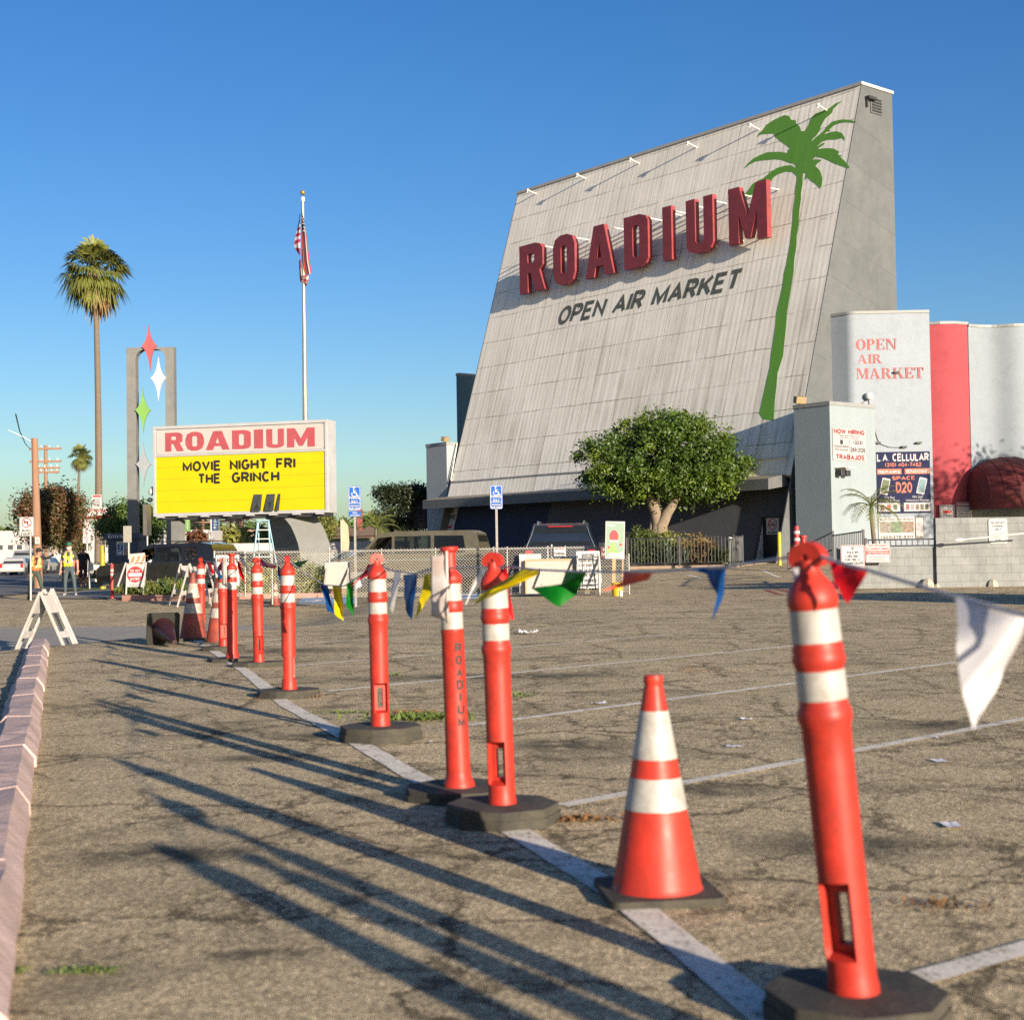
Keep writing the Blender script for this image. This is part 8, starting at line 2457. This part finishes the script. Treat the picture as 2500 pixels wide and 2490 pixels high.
# ------------------------------------------------------------------ planters and low plants
PKERB = mat('terracotta pink kerb', (0.33, 0.17, 0.13), 0.85, 0.15, 5, bmp=0.3, bscale=30, dirt=(0.2, 0.13, 0.1), dirtamt=0.4)
SOIL = mat('planter soil', (0.10, 0.075, 0.05), 0.95, 0.3, 10, bmp=0.5)
def planter(name, label, p0, p1, depth, h, m):
    d = (p1 - p0); d.z = 0
    M = frame((p0.x, p0.y, min(p0.z, p1.z)), d)
    t = thing(name, label, 'planter', M=M)
    L_ = d.length
    kb = MB()
    kb.box(0, L_, -.25, h, -.16, 0, m); kb.box(0, L_, -.25, h, -depth, -depth + .16, m); kb.box(0, .16, -.25, h - .002, -depth + .161, -.161, m); kb.box(L_ - .16, L_, -.25, h - .002, -depth + .161, -.161, m)
    kb.build('kerb', m, t, bev=0.015)
    MB().box(.17, L_ - .17, -.2, h - .05, -depth + .17, -.17, SOIL).build('soil', SOIL, t)
    return t
pa, pb2 = gx(296, 41.3), gx(522, 40.2)
planter('planter_kerb', 'terracotta kerbed planter bed in front of the black car', pa, pb2, 2.3, .17, PKERB)
def shrub(name, label, g, rad, m, seed, ncl=30, per=50, ls=.05, m2=None, p2=0.0, cat='shrub', group=None):
    rnd = random.Random(seed)
    t = thing(name, label, cat, g, 0, group)
    mb = MB(); crown(mb, (0, 0, rad[2] * .9), rad, ncl, per, ls, m, rnd, .4, m2, p2, min(rad) * .5)
    mb.build('foliage', m, t)
    st_ = MB()
    for k in range(4):
        a = rnd.uniform(0, 6.3); st_.tube([(0, 0, -.05), (cos(a) * rad[0] * .4, sin(a) * rad[1] * .4, rad[2])], [.015, .008], 5, BARK)
    st_.build('stem', BARK, t)
    return t
def spiky(name, label, g, n, L_, m, seed, el=(85, 15), wd=.05, cat='plant', group=None):
    rnd = random.Random(seed)
    t = thing(name, label, cat, g, 0, group)
    mb = MB()
    for i in range(n):
        az = i * 2.4 + rnd.uniform(-.3, .3); e = radians(el[0] + (el[1] - el[0]) * i / n)
        l_ = L_ * rnd.uniform(.75, 1.1)
        d = Vector((cos(az) * cos(e), sin(az) * cos(e), sin(e))); s = Vector((-sin(az), cos(az), 0)) * wd * L_
        p1_, p2_ = d * l_ * .45, d * l_ + Vector((0, 0, -.12 * l_))
        th_ = Vector((0, 0, .25 * wd * L_))
        mb.add([(0, 0, 0), tuple(p1_ - s + th_), tuple(p2_), tuple(p1_ + s + th_), tuple(p1_ - th_)], [(0, 4, 1), (4, 2, 1), (0, 3, 4), (4, 3, 2)], m)
    mb.build('leaves', m, t)
    return t
zo = Vector((0, 0, .12))
for i, (px, Y, r, m_, lab) in enumerate(((325, 42.2, .34, LSH, 'low green shrub under the do not enter sign'), (345, 42.0, .30, LSH, 'low shrub by the do not enter sign, nearer the car door'), (408, 42.0, .34, LSH, 'dark green shrub in the planter before the black car door'), (430, 41.9, .32, LG2, 'green shrub beside the end-on white barricade'))):
    g = gx(px, Y) + zo; shrub('low_shrub', lab, g, (r * 1.3, r, r * .75), m_, 60 + i, 26, 45, .055, LYG, .15, group='shrubs in the planters')
for i, (px, Y, lab) in enumerate(((388, 42.1, 'spiky yellow-green plant in the planter by the car door'), (443, 42.0, 'spiky yellow-green plant between the white barricades'))):
    spiky('spiky_plant', lab, gx(px, Y) + zo, 46, .55, LYG, 70 + i, wd=.035)
# bed behind the fence round the pylon
pa, pb2 = gx(560, 41.2), gx(790, 41.2)
planter('planter_kerb', 'kerbed planting bed behind the fence under the message sign', pa, pb2, 6.0, .15, PKERB)
for i, (px, Y, r, m_, lab) in enumerate(((590, 43, .48, LYG, 'variegated yellow-green shrub behind the fence, by the large white notice'), (618, 43.2, .5, LYG, 'variegated yellow-green shrub behind the fence, under the ladder'), (645, 43.1, .5, LYG, 'variegated shrub behind the fence beside the faded cone'), (728, 43, .5, LYG, 'variegated shrub behind the fence, beside the blank A-frame'), (700, 43.4, .42, LSH, 'green shrub at the foot of the curved pylon'), (765, 43.6, .45, LSH, 'green shrub behind the blank A-frame board'))):
    shrub('bed_shrub', lab, gx(px, Y) + zo, (r * 1.25, r, r * .95), m_, 80 + i, 34, 50, .06, LSH, .35, group='shrubs in the bed under the message sign')
# bed and iron railing round the ficus
pa, pb2 = gx(1532, 57.2), gx(1800, 55.4)
planter('planter_kerb', 'low kerbed bed round the clipped tree', pa, pb2, 5.5, .16, mat('pale worn kerb', (0.36, 0.27, 0.2), 0.85, 0.15, 5, bmp=0.3, dirt=(0.2, 0.14, 0.1), dirtamt=0.4))
ph = 1.12
q0, q1 = gx(1530, 57.0) + Vector((0, 0, .1)), gx(1792, 55.2) + Vector((0, 0, .1))
railing('iron_railing', 'black iron railing around the bed of the clipped tree', [q0, q0.lerp(q1, .5), q1, q1 + Vector((.9, 3.5, 0))], ph, 62, z0=.12, r=.011, rr=.022)
for i, (px, Y, r, m_, lab) in enumerate(((1565, 58.5, .75, LSH, 'green shrub at the poster end of the railed bed'), (1590, 58, .7, LSH, 'green shrub in front of the clipped tree trunk'), (1640, 59.5, .7, LYG, 'light green shrub right behind the clipped tree trunk'), (1700, 57.6, .55, leaf_mat('rusty shrub leaf', (0.19, 0.12, 0.03)), 'rusty yellow shrub in the railed bed'), (1722, 57.4, .45, leaf_mat('rusty shrub leaf', (0.19, 0.12, 0.03)), 'smaller rusty shrub beside the rusty yellow one'), (1752, 57.2, .3, LSH, 'low green shrub near the bin end of the railed bed'))):
    shrub('bed_shrub', lab, gx(px, Y) + Vector((0, 0, .1)), (r * 1.2, r, r), m_, 90 + i, 34, 55, .075, None, 0, group='shrubs in the railed bed')
spiky('agave', 'large blue-green agave in the railed bed', gx(1628, 57.3) + Vector((0, 0, .1)), 30, 1.15, LAG, 101, (88, 15), .06)
spiky('agave', 'smaller agave beside the rusty shrub', gx(1672, 57.2) + Vector((0, 0, .1)), 26, .85, LAG, 102, (85, 12), .06)
spiky('aloe', 'clump of thin aloe leaves by the poster', gx(1556, 58.0) + Vector((0, 0, .1)), 26, .95, LAG, 103, (88, 35), .04)
# bin
BINM = mat('grey green bin plastic', (0.09, 0.11, 0.09), 0.55, 0.1, 6)
t = thing('rubbish_bin', 'grey green bin with white liner at the end of the railing', 'bin', gx(1792, 58.6))
MB().lathe([(.30, 0), (.32, .1), (.36, .95), (.38, .96), (.38, 1.02), (.34, 1.03)], 4, BINM, Matrix.Rotation(pi / 4, 4, 'Z') , smooth=False).build('body', BINM, t)
MB().grid(lambda u, v: (.30 * cos(6.283 * u) * (1 + .1 * v), .30 * sin(6.283 * u) * (1 + .1 * v), 1.0 + .10 * v + .03 * sin(u * 25)), 24, 3, SIGNW).build('liner', SIGNW, t)
# small festive striped posts by the ramp
CRED = mat('candy red', (0.40, 0.02, 0.03), 0.5)
t = thing('striped_post', 'red and white striped decorated post beside the ramp', 'decoration', gx(1946, 51))
MB().lathe([(.11, 0), (.11, 1.15), (.10, 1.30), (.09, 1.62), (.02, 1.64)], 14, CRED).build('post', CRED, t)
for k in range(6):
    MB().lathe([(.108, .1 + k * .25), (.113, .1 + k * .25), (.113, .2 + k * .25), (.108, .2 + k * .25)], 14, SIGNW).build('white_stripe', SIGNW, t)
t = thing('red_post', 'dark red post beside the striped decorated post', 'post', gx(1962, 50.2))
MB().lathe([(.10, 0), (.10, 1.2), (.14, 1.22), (.14, 1.3), (.03, 1.32)], 14, DRED).build('post', DRED, t)
# floodlight cluster on the short block
t = thing('floodlight', 'pair of dark floodlights under a small hood on the short stucco block', 'floodlight', M=MCF @ Matrix.Translation((at(MCF, 2050, 1150)[0], at(MCF, 2050, 1150)[1], 0)))
MB().box(-.34, .38, .10, .13, .01, .55, STEELW).build('hood', STEELW, t)
for sx in (-.2, .16):
    MB().box(sx - .13, sx + .13, -.22, .02, .12, .34, DARKST).build('lamp_head', DARKST, t, bev=.02)
MB().box(-.05, .05, -.1, .1, .003, .12, STEELW).build('bracket', STEELW, t)
# ================================================================== left side signs, poles and the far background
POLEW = mat('weathered pole timber', (0.24, 0.135, 0.085), 0.9, 0.2, 4, stretch=(4, 4, 0.4), bmp=0.3)
def up(px, Y, pyt): g = gx(px, Y); return g, zat(px, pyt, Y) - g.z
g, h = up(94, 60, 1070)
t = thing('utility_pole', 'bare reddish wooden utility pole in front of the bushy street tree', 'utility pole', g)
MB().tube([(0, 0, -.3), (-.14, 0, h)], [.20, .13], 10, POLEW).build('pole', POLEW, t)
M_, w_, h_ = sign_px(85, 1311, 97, 1328, 59.7)
board('pole_notice', 'small white paper notice nailed to the wooden utility pole', 'notice', M_, w_, h_, m=WSH, th=.01, bars=((.2, .6, .8, .68, RED), (.2, .35, .8, .4, RED)))
g, h = up(113, 130, 1087)
t = thing('power_pole', 'distant power pole with four crossarms above the street tree', 'utility pole', g)
MB().tube([(0, 0, -.3), (0, 0, h)], [.22, .16], 10, POLEW).build('pole', POLEW, t)
for py, a, b_ in ((1096, 73, 151), (1127, 73, 151), (1143, 88, 148), (1153, 95, 146)):
    z = zat(113, py, 130) - g.z
    x0, x1 = W(a, py, 130).x - g.x, W(b_, py, 130).x - g.x
    c = MB().box(x0, x1, -.22, -.08, z - .09, z + .09, POLEW).build('crossarm', POLEW, t)
    for k in range(4):
        x = x0 + (x1 - x0) * (k + .5) / 4
        MB().lathe([(.05, 0), (.09, .05), (.05, .1), (.09, .15), (.03, .22)], 8, STEELW, Matrix.Translation((x, -.15, z + .09))).build('insulator', STEELW, c)
o = MB().tube([W(38, 1010, 60), W(48, 1052, 75), W(62, 1084, 100), W(74, 1096, 130)], .03, 5, DARKST).tube([W(20, 1050, 60), W(60, 1068, 60), W(84, 1084, 60)], .015, 5, STEELW).build('power_line', DARKST)
tag(o, 'drooping power lines running to the poles at the left', 'power line')
# no left turn sign
M_, w_, h_ = sign_px(47, 1262, 83, 1309, 43.2)
def nolt(lt, w, h):
    lt.shape([circ(0, .2 * h, w * .34, 28), circ(0, .2 * h, w * .28, 28)], .001, .003, RED)
    lt.shape([[(w * a, h * b_) for a, b_ in ((.12, .06), (.12, .27), (-.08, .27), (-.08, .32), (-.24, .23), (-.08, .15), (-.08, .2), (.04, .2), (.04, .06))]], .0012, .0028, INK)
    lt.box(-.3 * w, .3 * w, -.025 * w, .025 * w, .004, .005, RED, Matrix.Translation((0, .2 * h, 0)) @ Matrix.Rotation(radians(-45), 4, 'Z'))
board('turn_sign', 'white no left turn sign with buses exempt below its red ring', 'sign', M_, w_, h_, r=.04, border=(INK, .012, .012), extra=nolt, texts=(('BUSES\nEXEMPT', .12, .05, .88, .36, INK),), posts=((.1, h_ / 2, -2.4, .03),))
M_, w_, h_ = sign_px(204, 1239, 290, 1271, 80)
def rarrow(lt, w, h): lt.prism([(-.45 * w, -.38 * h), (.4 * w, -.38 * h), (.4 * w, .02 * h), (-.45 * w, -.2 * h)], .001, .003, RED)
board('entrance_sign', 'faded white entrance sign with red lettering behind the tall palm', 'sign', M_, w_, h_, border=(WSH, 0.0, .1), extra=rarrow, texts=(('ENTRANCE', .06, .62, .9, .9, RED),), posts=((-w_ * .42, -h_ / 2, -4, .06), (w_ * .42, -h_ / 2, -4, .06)))
M_, w_, h_ = sign_px(202, 1271, 221, 1326, 79.6)
def vert(lt, w, h):
    for k, ch in enumerate('BIENVENIDOS'): lt.text(ch, -.16 * w if ch != 'I' else -.06 * w, h * (.46 - k * .088) - .065 * h, .16 * w if ch != 'I' else .06 * w, h * (.46 - k * .088), RED, .001, .002)
board('vertical_sign', 'narrow white sign with red letters running down it', 'sign', M_, w_, h_, extra=vert, posts=((0, -h_ / 2, -h_ / 2 - 1.6, .05),))
M_, w_, h_ = sign_px(225, 1208, 248, 1240, 83.0)
board('palm_notice', 'white notice with red heading fixed to the tall palm trunk', 'notice', M_, w_, h_, bars=((.06, .82, .94, .96, RED),) + small_lines(6, .1, .9, .1, .75, GINK))
# navy entrance kiosk
NAVK = mat('navy kiosk paint', (0.012, 0.03, 0.075), 0.5, .1, 3)
KY = 58.0
M_, w_, h_ = sign_px(264, 1316, 338, 1374, KY)
t = board('entrance_kiosk', 'navy entrance kiosk with white lettering and social media icons', 'kiosk', M_, w_, h_, th=1.4, m=NAVK)
p = M_.inverted() @ W(256, 1302, KY); q = M_.inverted() @ W(342, 1316, KY)
hd_ = MB().box(p.x, q.x, q.y + .005, p.y, -1.5, .15, NAVK).text('Entrance', p.x + .12 * (q.x - p.x), q.y + .06, p.x + .80 * (q.x - p.x), p.y - .03, SIGNW, .152, .003).build('fascia', NAVK, t)
MB().box(-w_ * .4, w_ * .4, -h_ / 2 - .6, -h_ / 2, -1.2, -.2, GREYC).build('plinth', GREYC, t)
a = M_.inverted() @ W(285, 1322, KY); b_ = M_.inverted() @ W(319, 1356, KY)
mb = MB().prism(rrect(a.x, b_.y, b_.x, a.y, .03), .002, .03, SIGNW)
mb.text('FOLLOW US', a.x + .05, a.y - .08, b_.x - .05, a.y - .02, INK, .031, .002)
ww, hh = (b_.x - a.x), (a.y - b_.y) - .09
for k, cc in enumerate(((.02, .06, .20), (.04, .10, .15), (.05, .16, .26), (.18, .03, .04))):
    x0 = a.x + .03 + (k % 2) * ww / 2; y1 = a.y - .1 - (k // 2) * hh / 2; s_ = ww / 2 - .05
    Mk = Matrix.Translation((x0 + s_ / 2, y1 - s_ / 2, .031))
    mb.box(-s_ / 2, s_ / 2, -s_ / 2, s_ / 2, 0, .002, mat('icon %d' % k, cc, .5), Mk)
    f = lambda pts: [(u * s_, v * s_) for u, v in pts]
    if k == 0: mb.prism(f([(-.05, -.4), (.08, -.4), (.08, -.02), (.2, -.02), (.2, .08), (.08, .08), (.1, .2), (.22, .22), (.22, .34), (.02, .32), (-.05, .2), (-.05, .08), (-.14, .08), (-.14, -.02), (-.05, -.02)]), .003, .004, SIGNW, Mk)
    if k == 1: mb.shape([rrect(-.3 * s_, -.3 * s_, .3 * s_, .3 * s_, .1 * s_), rrect(-.23 * s_, -.23 * s_, .23 * s_, .23 * s_, .07 * s_)], .003, .004, SIGNW, Mk); mb.shape([circ(0, 0, .15 * s_, 12), circ(0, 0, .09 * s_, 12)], .003, .004, SIGNW, Mk)
    if k == 2: mb.prism(f([(-.34, -.22), (-.1, -.28), (.14, -.2), (.26, 0), (.28, .12), (.36, .2), (.26, .2), (.14, .28), (.02, .2), (0, .1), (-.16, .14), (-.32, .26), (-.32, .06), (-.22, -.06), (-.24, -.14)]), .003, .004, SIGNW, Mk)
    if k == 3:
        mb.shape([circ(0, 0, .36 * s_, 18), circ(0, 0, .30 * s_, 18)], .003, .004, SIGNW, Mk); mb.text('P', -.12 * s_, -.22 * s_, .16 * s_, .22 * s_, SIGNW, .003, .001, M=Mk)
mb.build('icon_board', SIGNW, t)
M_, w_, h_ = sign_px(301, 1284, 321, 1324, 50.5)
board('blank_sign', 'back of a grey sign plate on a thin post before the navy kiosk', 'sign', M_, w_, h_, m=mat('bare sign back', (.25, .24, .2), .5, .1, 6), posts=((.03, h_ / 2, -2.2, .03),))
g, h = up(360, 46.5, 1232)
t = thing('edge_on_sign', 'sign plate seen edge on atop a thin steel post beside the arch', 'sign', g)
MB().box(-.06, .06, -.3, .3, h - 1.0, h, mat('sign edge grey', (.13, .12, .11), .4, metal=.4)).build('plate', MATS['sign edge grey'], t)
MB().cyl((.0, 0, -.2), (0, 0, h - .99), .028, n=8, mt=GALV).build('post', GALV, t)
# ---- yard wall, far buildings
WWALL = mat('white yard wall', (0.42, 0.40, 0.39), .9, .05, 1.0, dirt=(.3, .27, .25), dirtamt=.3)
def bld(name, label, px0, px1, pt, Y, depth, m, cat='building', pb=None, roof=None, ridge=0, wins=(), group=None):
    a, b_ = gx(px0, Y), gx(px1, Y)
    z1 = zat((px0 + px1) / 2, pt, Y)
    t = thing(name, label, cat, M=frame((a.x, Y, 0), (1, 0, 0)), group=group)
    L_ = b_.x - a.x
    MB().box(0, L_, -.5, z1, -depth, 0, m).build('wall', m, t)
    if roof:
        o_ = .5
        mb = MB().add([(-o_, z1, o_), (L_ + o_, z1, o_), (L_ + o_, z1, -depth - o_), (-o_, z1, -depth - o_), (ridge and L_ * .2, z1 + ridge, -depth / 2), (L_ * .8, z1 + ridge, -depth / 2)], [(0, 1, 5, 4), (1, 2, 5), (2, 3, 4, 5), (3, 0, 4), (3, 2, 1, 0)], roof)
        mb.v = [(x, y + .004, z) for x, y, z in mb.v]
        mb.build('roof', roof, t)
    for (u0, v0, u1, v1, m2, nm) in wins:
        MB().box(L_ * u0, L_ * u1, z1 * v0, z1 * v1, .003, .45 if nm == 'awning' else .06, m2).build(nm, m2, t)
    return t
DWIN = mat('dark far window', (.06, .065, .07), .3)
SHING = mat('brown shingle roof', (0.20, 0.125, 0.08), .9, .2, 3, bmp=.3)
PINKW = mat('pink stucco', (0.36, 0.235, 0.19), .9, .06, 2)
RAWN = mat('dull red awning', (.22, .055, .05), .8, .1, 4)
bld('yard_wall', 'long white yard wall behind the parked cars', 240, 1000, 1326, 88, .3, WWALL, 'wall')
bld('white_shed', 'low white shed roof behind the tall sign legs', 400, 508, 1294, 104, 8, WWALL, wins=((.35, .55, .9, .86, mat('faded pink mural', (.42, .34, .34), .9), 'mural'),))
bld('pink_building', 'long low pink building with small red awnings, far behind the sign', 500, 660, 1291, 150, 12, PINKW, roof=WWALL, ridge=.05, wins=tuple((u, .62, u + .11, .80, RAWN, 'awning') for u in (.14, .36, .74)) + tuple((u + .02, .46, u + .09, .60, DWIN, 'window') for u in (.14, .36, .74)))
bld('white_building', 'white low building with dark windows beyond the street tree', 196, 330, 1290, 120, 10, WWALL, wins=((.05, .62, .2, .78, DWIN, 'window'), (.28, .62, .45, .78, DWIN, 'window'), (.52, .1, .9, .55, DWIN, 'window')))
bld('white_building', 'pale far building down the street beyond the wooden pole', -40, 60, 1296, 190, 12, WWALL, wins=tuple((u, .5, u + .12, .62, DWIN, 'window') for u in (.1, .35, .6, .82)))
bld('white_building', 'small pale building far down the street behind the street tree', 98, 190, 1312, 230, 12, WWALL, wins=((.2, .4, .35, .6, DWIN, 'window'), (.6, .4, .8, .6, DWIN, 'window')))
for k, (a, b_, pt, Y, lab) in enumerate(((800, 880, 1309, 140, 'brown shingled house roof with chimney right of the curved pylon'), (872, 960, 1308, 132, 'brown shingled house roof behind the young palm'))):
    t = bld('house', lab, a, b_, pt, Y, 9, PINKW, roof=SHING, ridge=1.0, wins=((.2, .3, .4, .7, DWIN, 'window'),))
    if k == 0: MB().box(2.6, 3.1, 3.4, 5.6, -3.5, -2.9, RAWN).build('chimney', RAWN, t)
bld('slat_fence', 'long olive green slatted fence in front of the shingled houses', 790, 1010, 1312, 118, .15, mat('olive fence', (.12, .115, .06), .8, .15, 3), 'fence')
for px, Y, pt, lab in ((496, 140, 1262, 'power pole left of centre below the yellow sign'), (565, 128, 1258, 'slim power pole under the yellow sign beside the pink building'), (581, 118, 1252, 'stout power pole under the yellow sign'), (590, 132, 1252, 'power pole just behind the stout one under the sign'), (789, 150, 1262, 'thin pole right of the clipped yellow-green shrub'), (903, 170, 1248, 'distant crossarm pole above the young palm')):
    g, h = up(px, Y, pt)
    t = thing('power_pole', lab, 'utility pole', g, group='distant power poles')
    MB().tube([(0, 0, -.3), (0, 0, h)], [.2, .14], 8, POLEW).build('pole', POLEW, t)
    MB().box(-1.0, 1.0, -.2, -.08, h - .6, h - .46, POLEW).build('crossarm', POLEW, t)
o = MB()
for k in range(4): o.tube([W(400, 1258 + k * 7, 118), W(490, 1266 + k * 6, 120), W(581, 1262 + k * 7, 118), W(650, 1274 + k * 8, 125), W(800, 1262 + k * 7, 150)], .025, 4, DARKST)
tag(o.build('power_line', DARKST), 'thin power lines strung below the yellow sign', 'power line')
def pbanner(px0, py0, px1, py1, Y, col, txt, label, side=0):
    M_, w_, h_ = sign_px(px0, py0, px1, py1, Y)
    m_ = mat(label[:18], col, .6, .05, 4)
    def ex(lt, w, h):
        n = len(txt)
        for k, ch in enumerate(txt): lt.text(ch, -.2 * w, h * (.46 - k * .92 / n) - .62 * h / n, .2 * w, h * (.46 - k * .92 / n), SIGNW, .001, .002)
    board('pole_banner', label, 'banner', M_, w_, h_, m=m_, extra=ex, posts=((-w_ / 2 - .06 if side == 0 else w_ / 2 + .06, h_ / 2 + .4, -zat(px0, (py0 + py1) / 2, Y) + .1, .05),))
pbanner(452, 1255, 464, 1297, 80, (.10, .22, .05), 'MARKET', 'green pole banner with white letters seen under the sign')
pbanner(517, 1240, 533, 1295, 78, (.01, .04, .12), 'WELCOME', 'navy pole banner with white letters seen under the sign')
g, h = up(834, 76, 1268)
t = thing('feather_flag', 'pale feather flag with red script beside the houses', 'flag', g)
MB().prism([(0, .9), (.32, 1.0), (.42, h * .6), (.36, h * .9), (.1, h), (0, h - .1)], -.01, .01, mat('cream flag', (.40, .33, .22), .7, .1, 4), frame((0, 0, 0), (1, 0, 0))).build('flag_cloth', MATS['cream flag'], t)
MB().cyl((-.02, 0, -.1), (-.02, 0, h), .02, n=6, mt=STEELW).build('pole', STEELW, t)
for px0, px1, py0, py1, Y, lab in ((445, 455, 1307, 1323, 70, 'small white five speed sign above the black car roof'), (509, 521, 1300, 1320, 66, 'second five speed sign beside the navy banner'), (403, 410, 1311, 1325, 72, 'five speed sign half hidden by the sign leg')):
    M_, w_, h_ = sign_px(px0, py0, px1, py1, Y)
    board('speed_sign', lab, 'sign', M_, w_, h_, border=(INK, .01, .02), texts=(('5', .3, .42, .7, .92, INK),), bars=((.2, .12, .8, .24, INK),), posts=((0, h_ / 2, -2, .03),), group='five speed signs')
# far trees
for k, (a, b_, pt, Y, m_, lab) in enumerate(((430, 446, 1262, 190, LDK, 'dark pointed cypress left of the green pole banner'), (472, 486, 1272, 210, LDK, 'dark cypress right of the green pole banner'), (488, 505, 1278, 220, LDK, 'rounded dark tree left of the navy banner'), (590, 625, 1285, 200, LG2, 'low far tree above the pink building'), (540, 600, 1306, 110, LYG, 'broad shrub in front of the pink building'), (630, 665, 1298, 115, LSH, 'green shrub beside the far end of the pink building'),
                              (820, 872, 1274, 180, LSH, 'far green tree behind the shingled roofs'), (875, 915, 1262, 150, LG2, 'dark round tree behind the young palm'), (935, 1000, 1285, 160, LSH, 'low green trees beside the tall hedge'), (455, 500, 1317, 84, LRD, 'reddish shrub above the black car roof'), (60, 135, 1322, 260, LSH, 'far trees at the end of the street'), (-30, 40, 1300, 240, LSH, 'far tree at the left end of the street'))):
    tree_px('far_tree', lab, a, b_, pt, 1350 if Y > 130 else 1338, Y, (a + b_) / 2, m_, 46, 42, .004 * Y ** .9 + .05, 200 + k, .1, clr=.007 * Y, group='far trees')
# tree standing outside the frame whose shade falls on the curved wall and the awning
tree('street_tree', 'tree outside the right edge that shades the red awning', Vector((30.0, 47.0, .2)), 3.2, (0, 0, 5.9), (3.0, 3.0, 2.5), 120, 45, .13, LG2, .2, 77, clr=.9)
shrub('hedge_shrub', 'dark shrubs along the pavement before the white building', gx(222, 70), (1.5, .6, .55), LSH, 140, 50, 50, .06)
barricade('a_frame_barricade', 'pale blue-white barricade in the shade beside the thick yellow post', gx(236, 57.5), radians(20), 1.1, .6, .4, stripes=False)
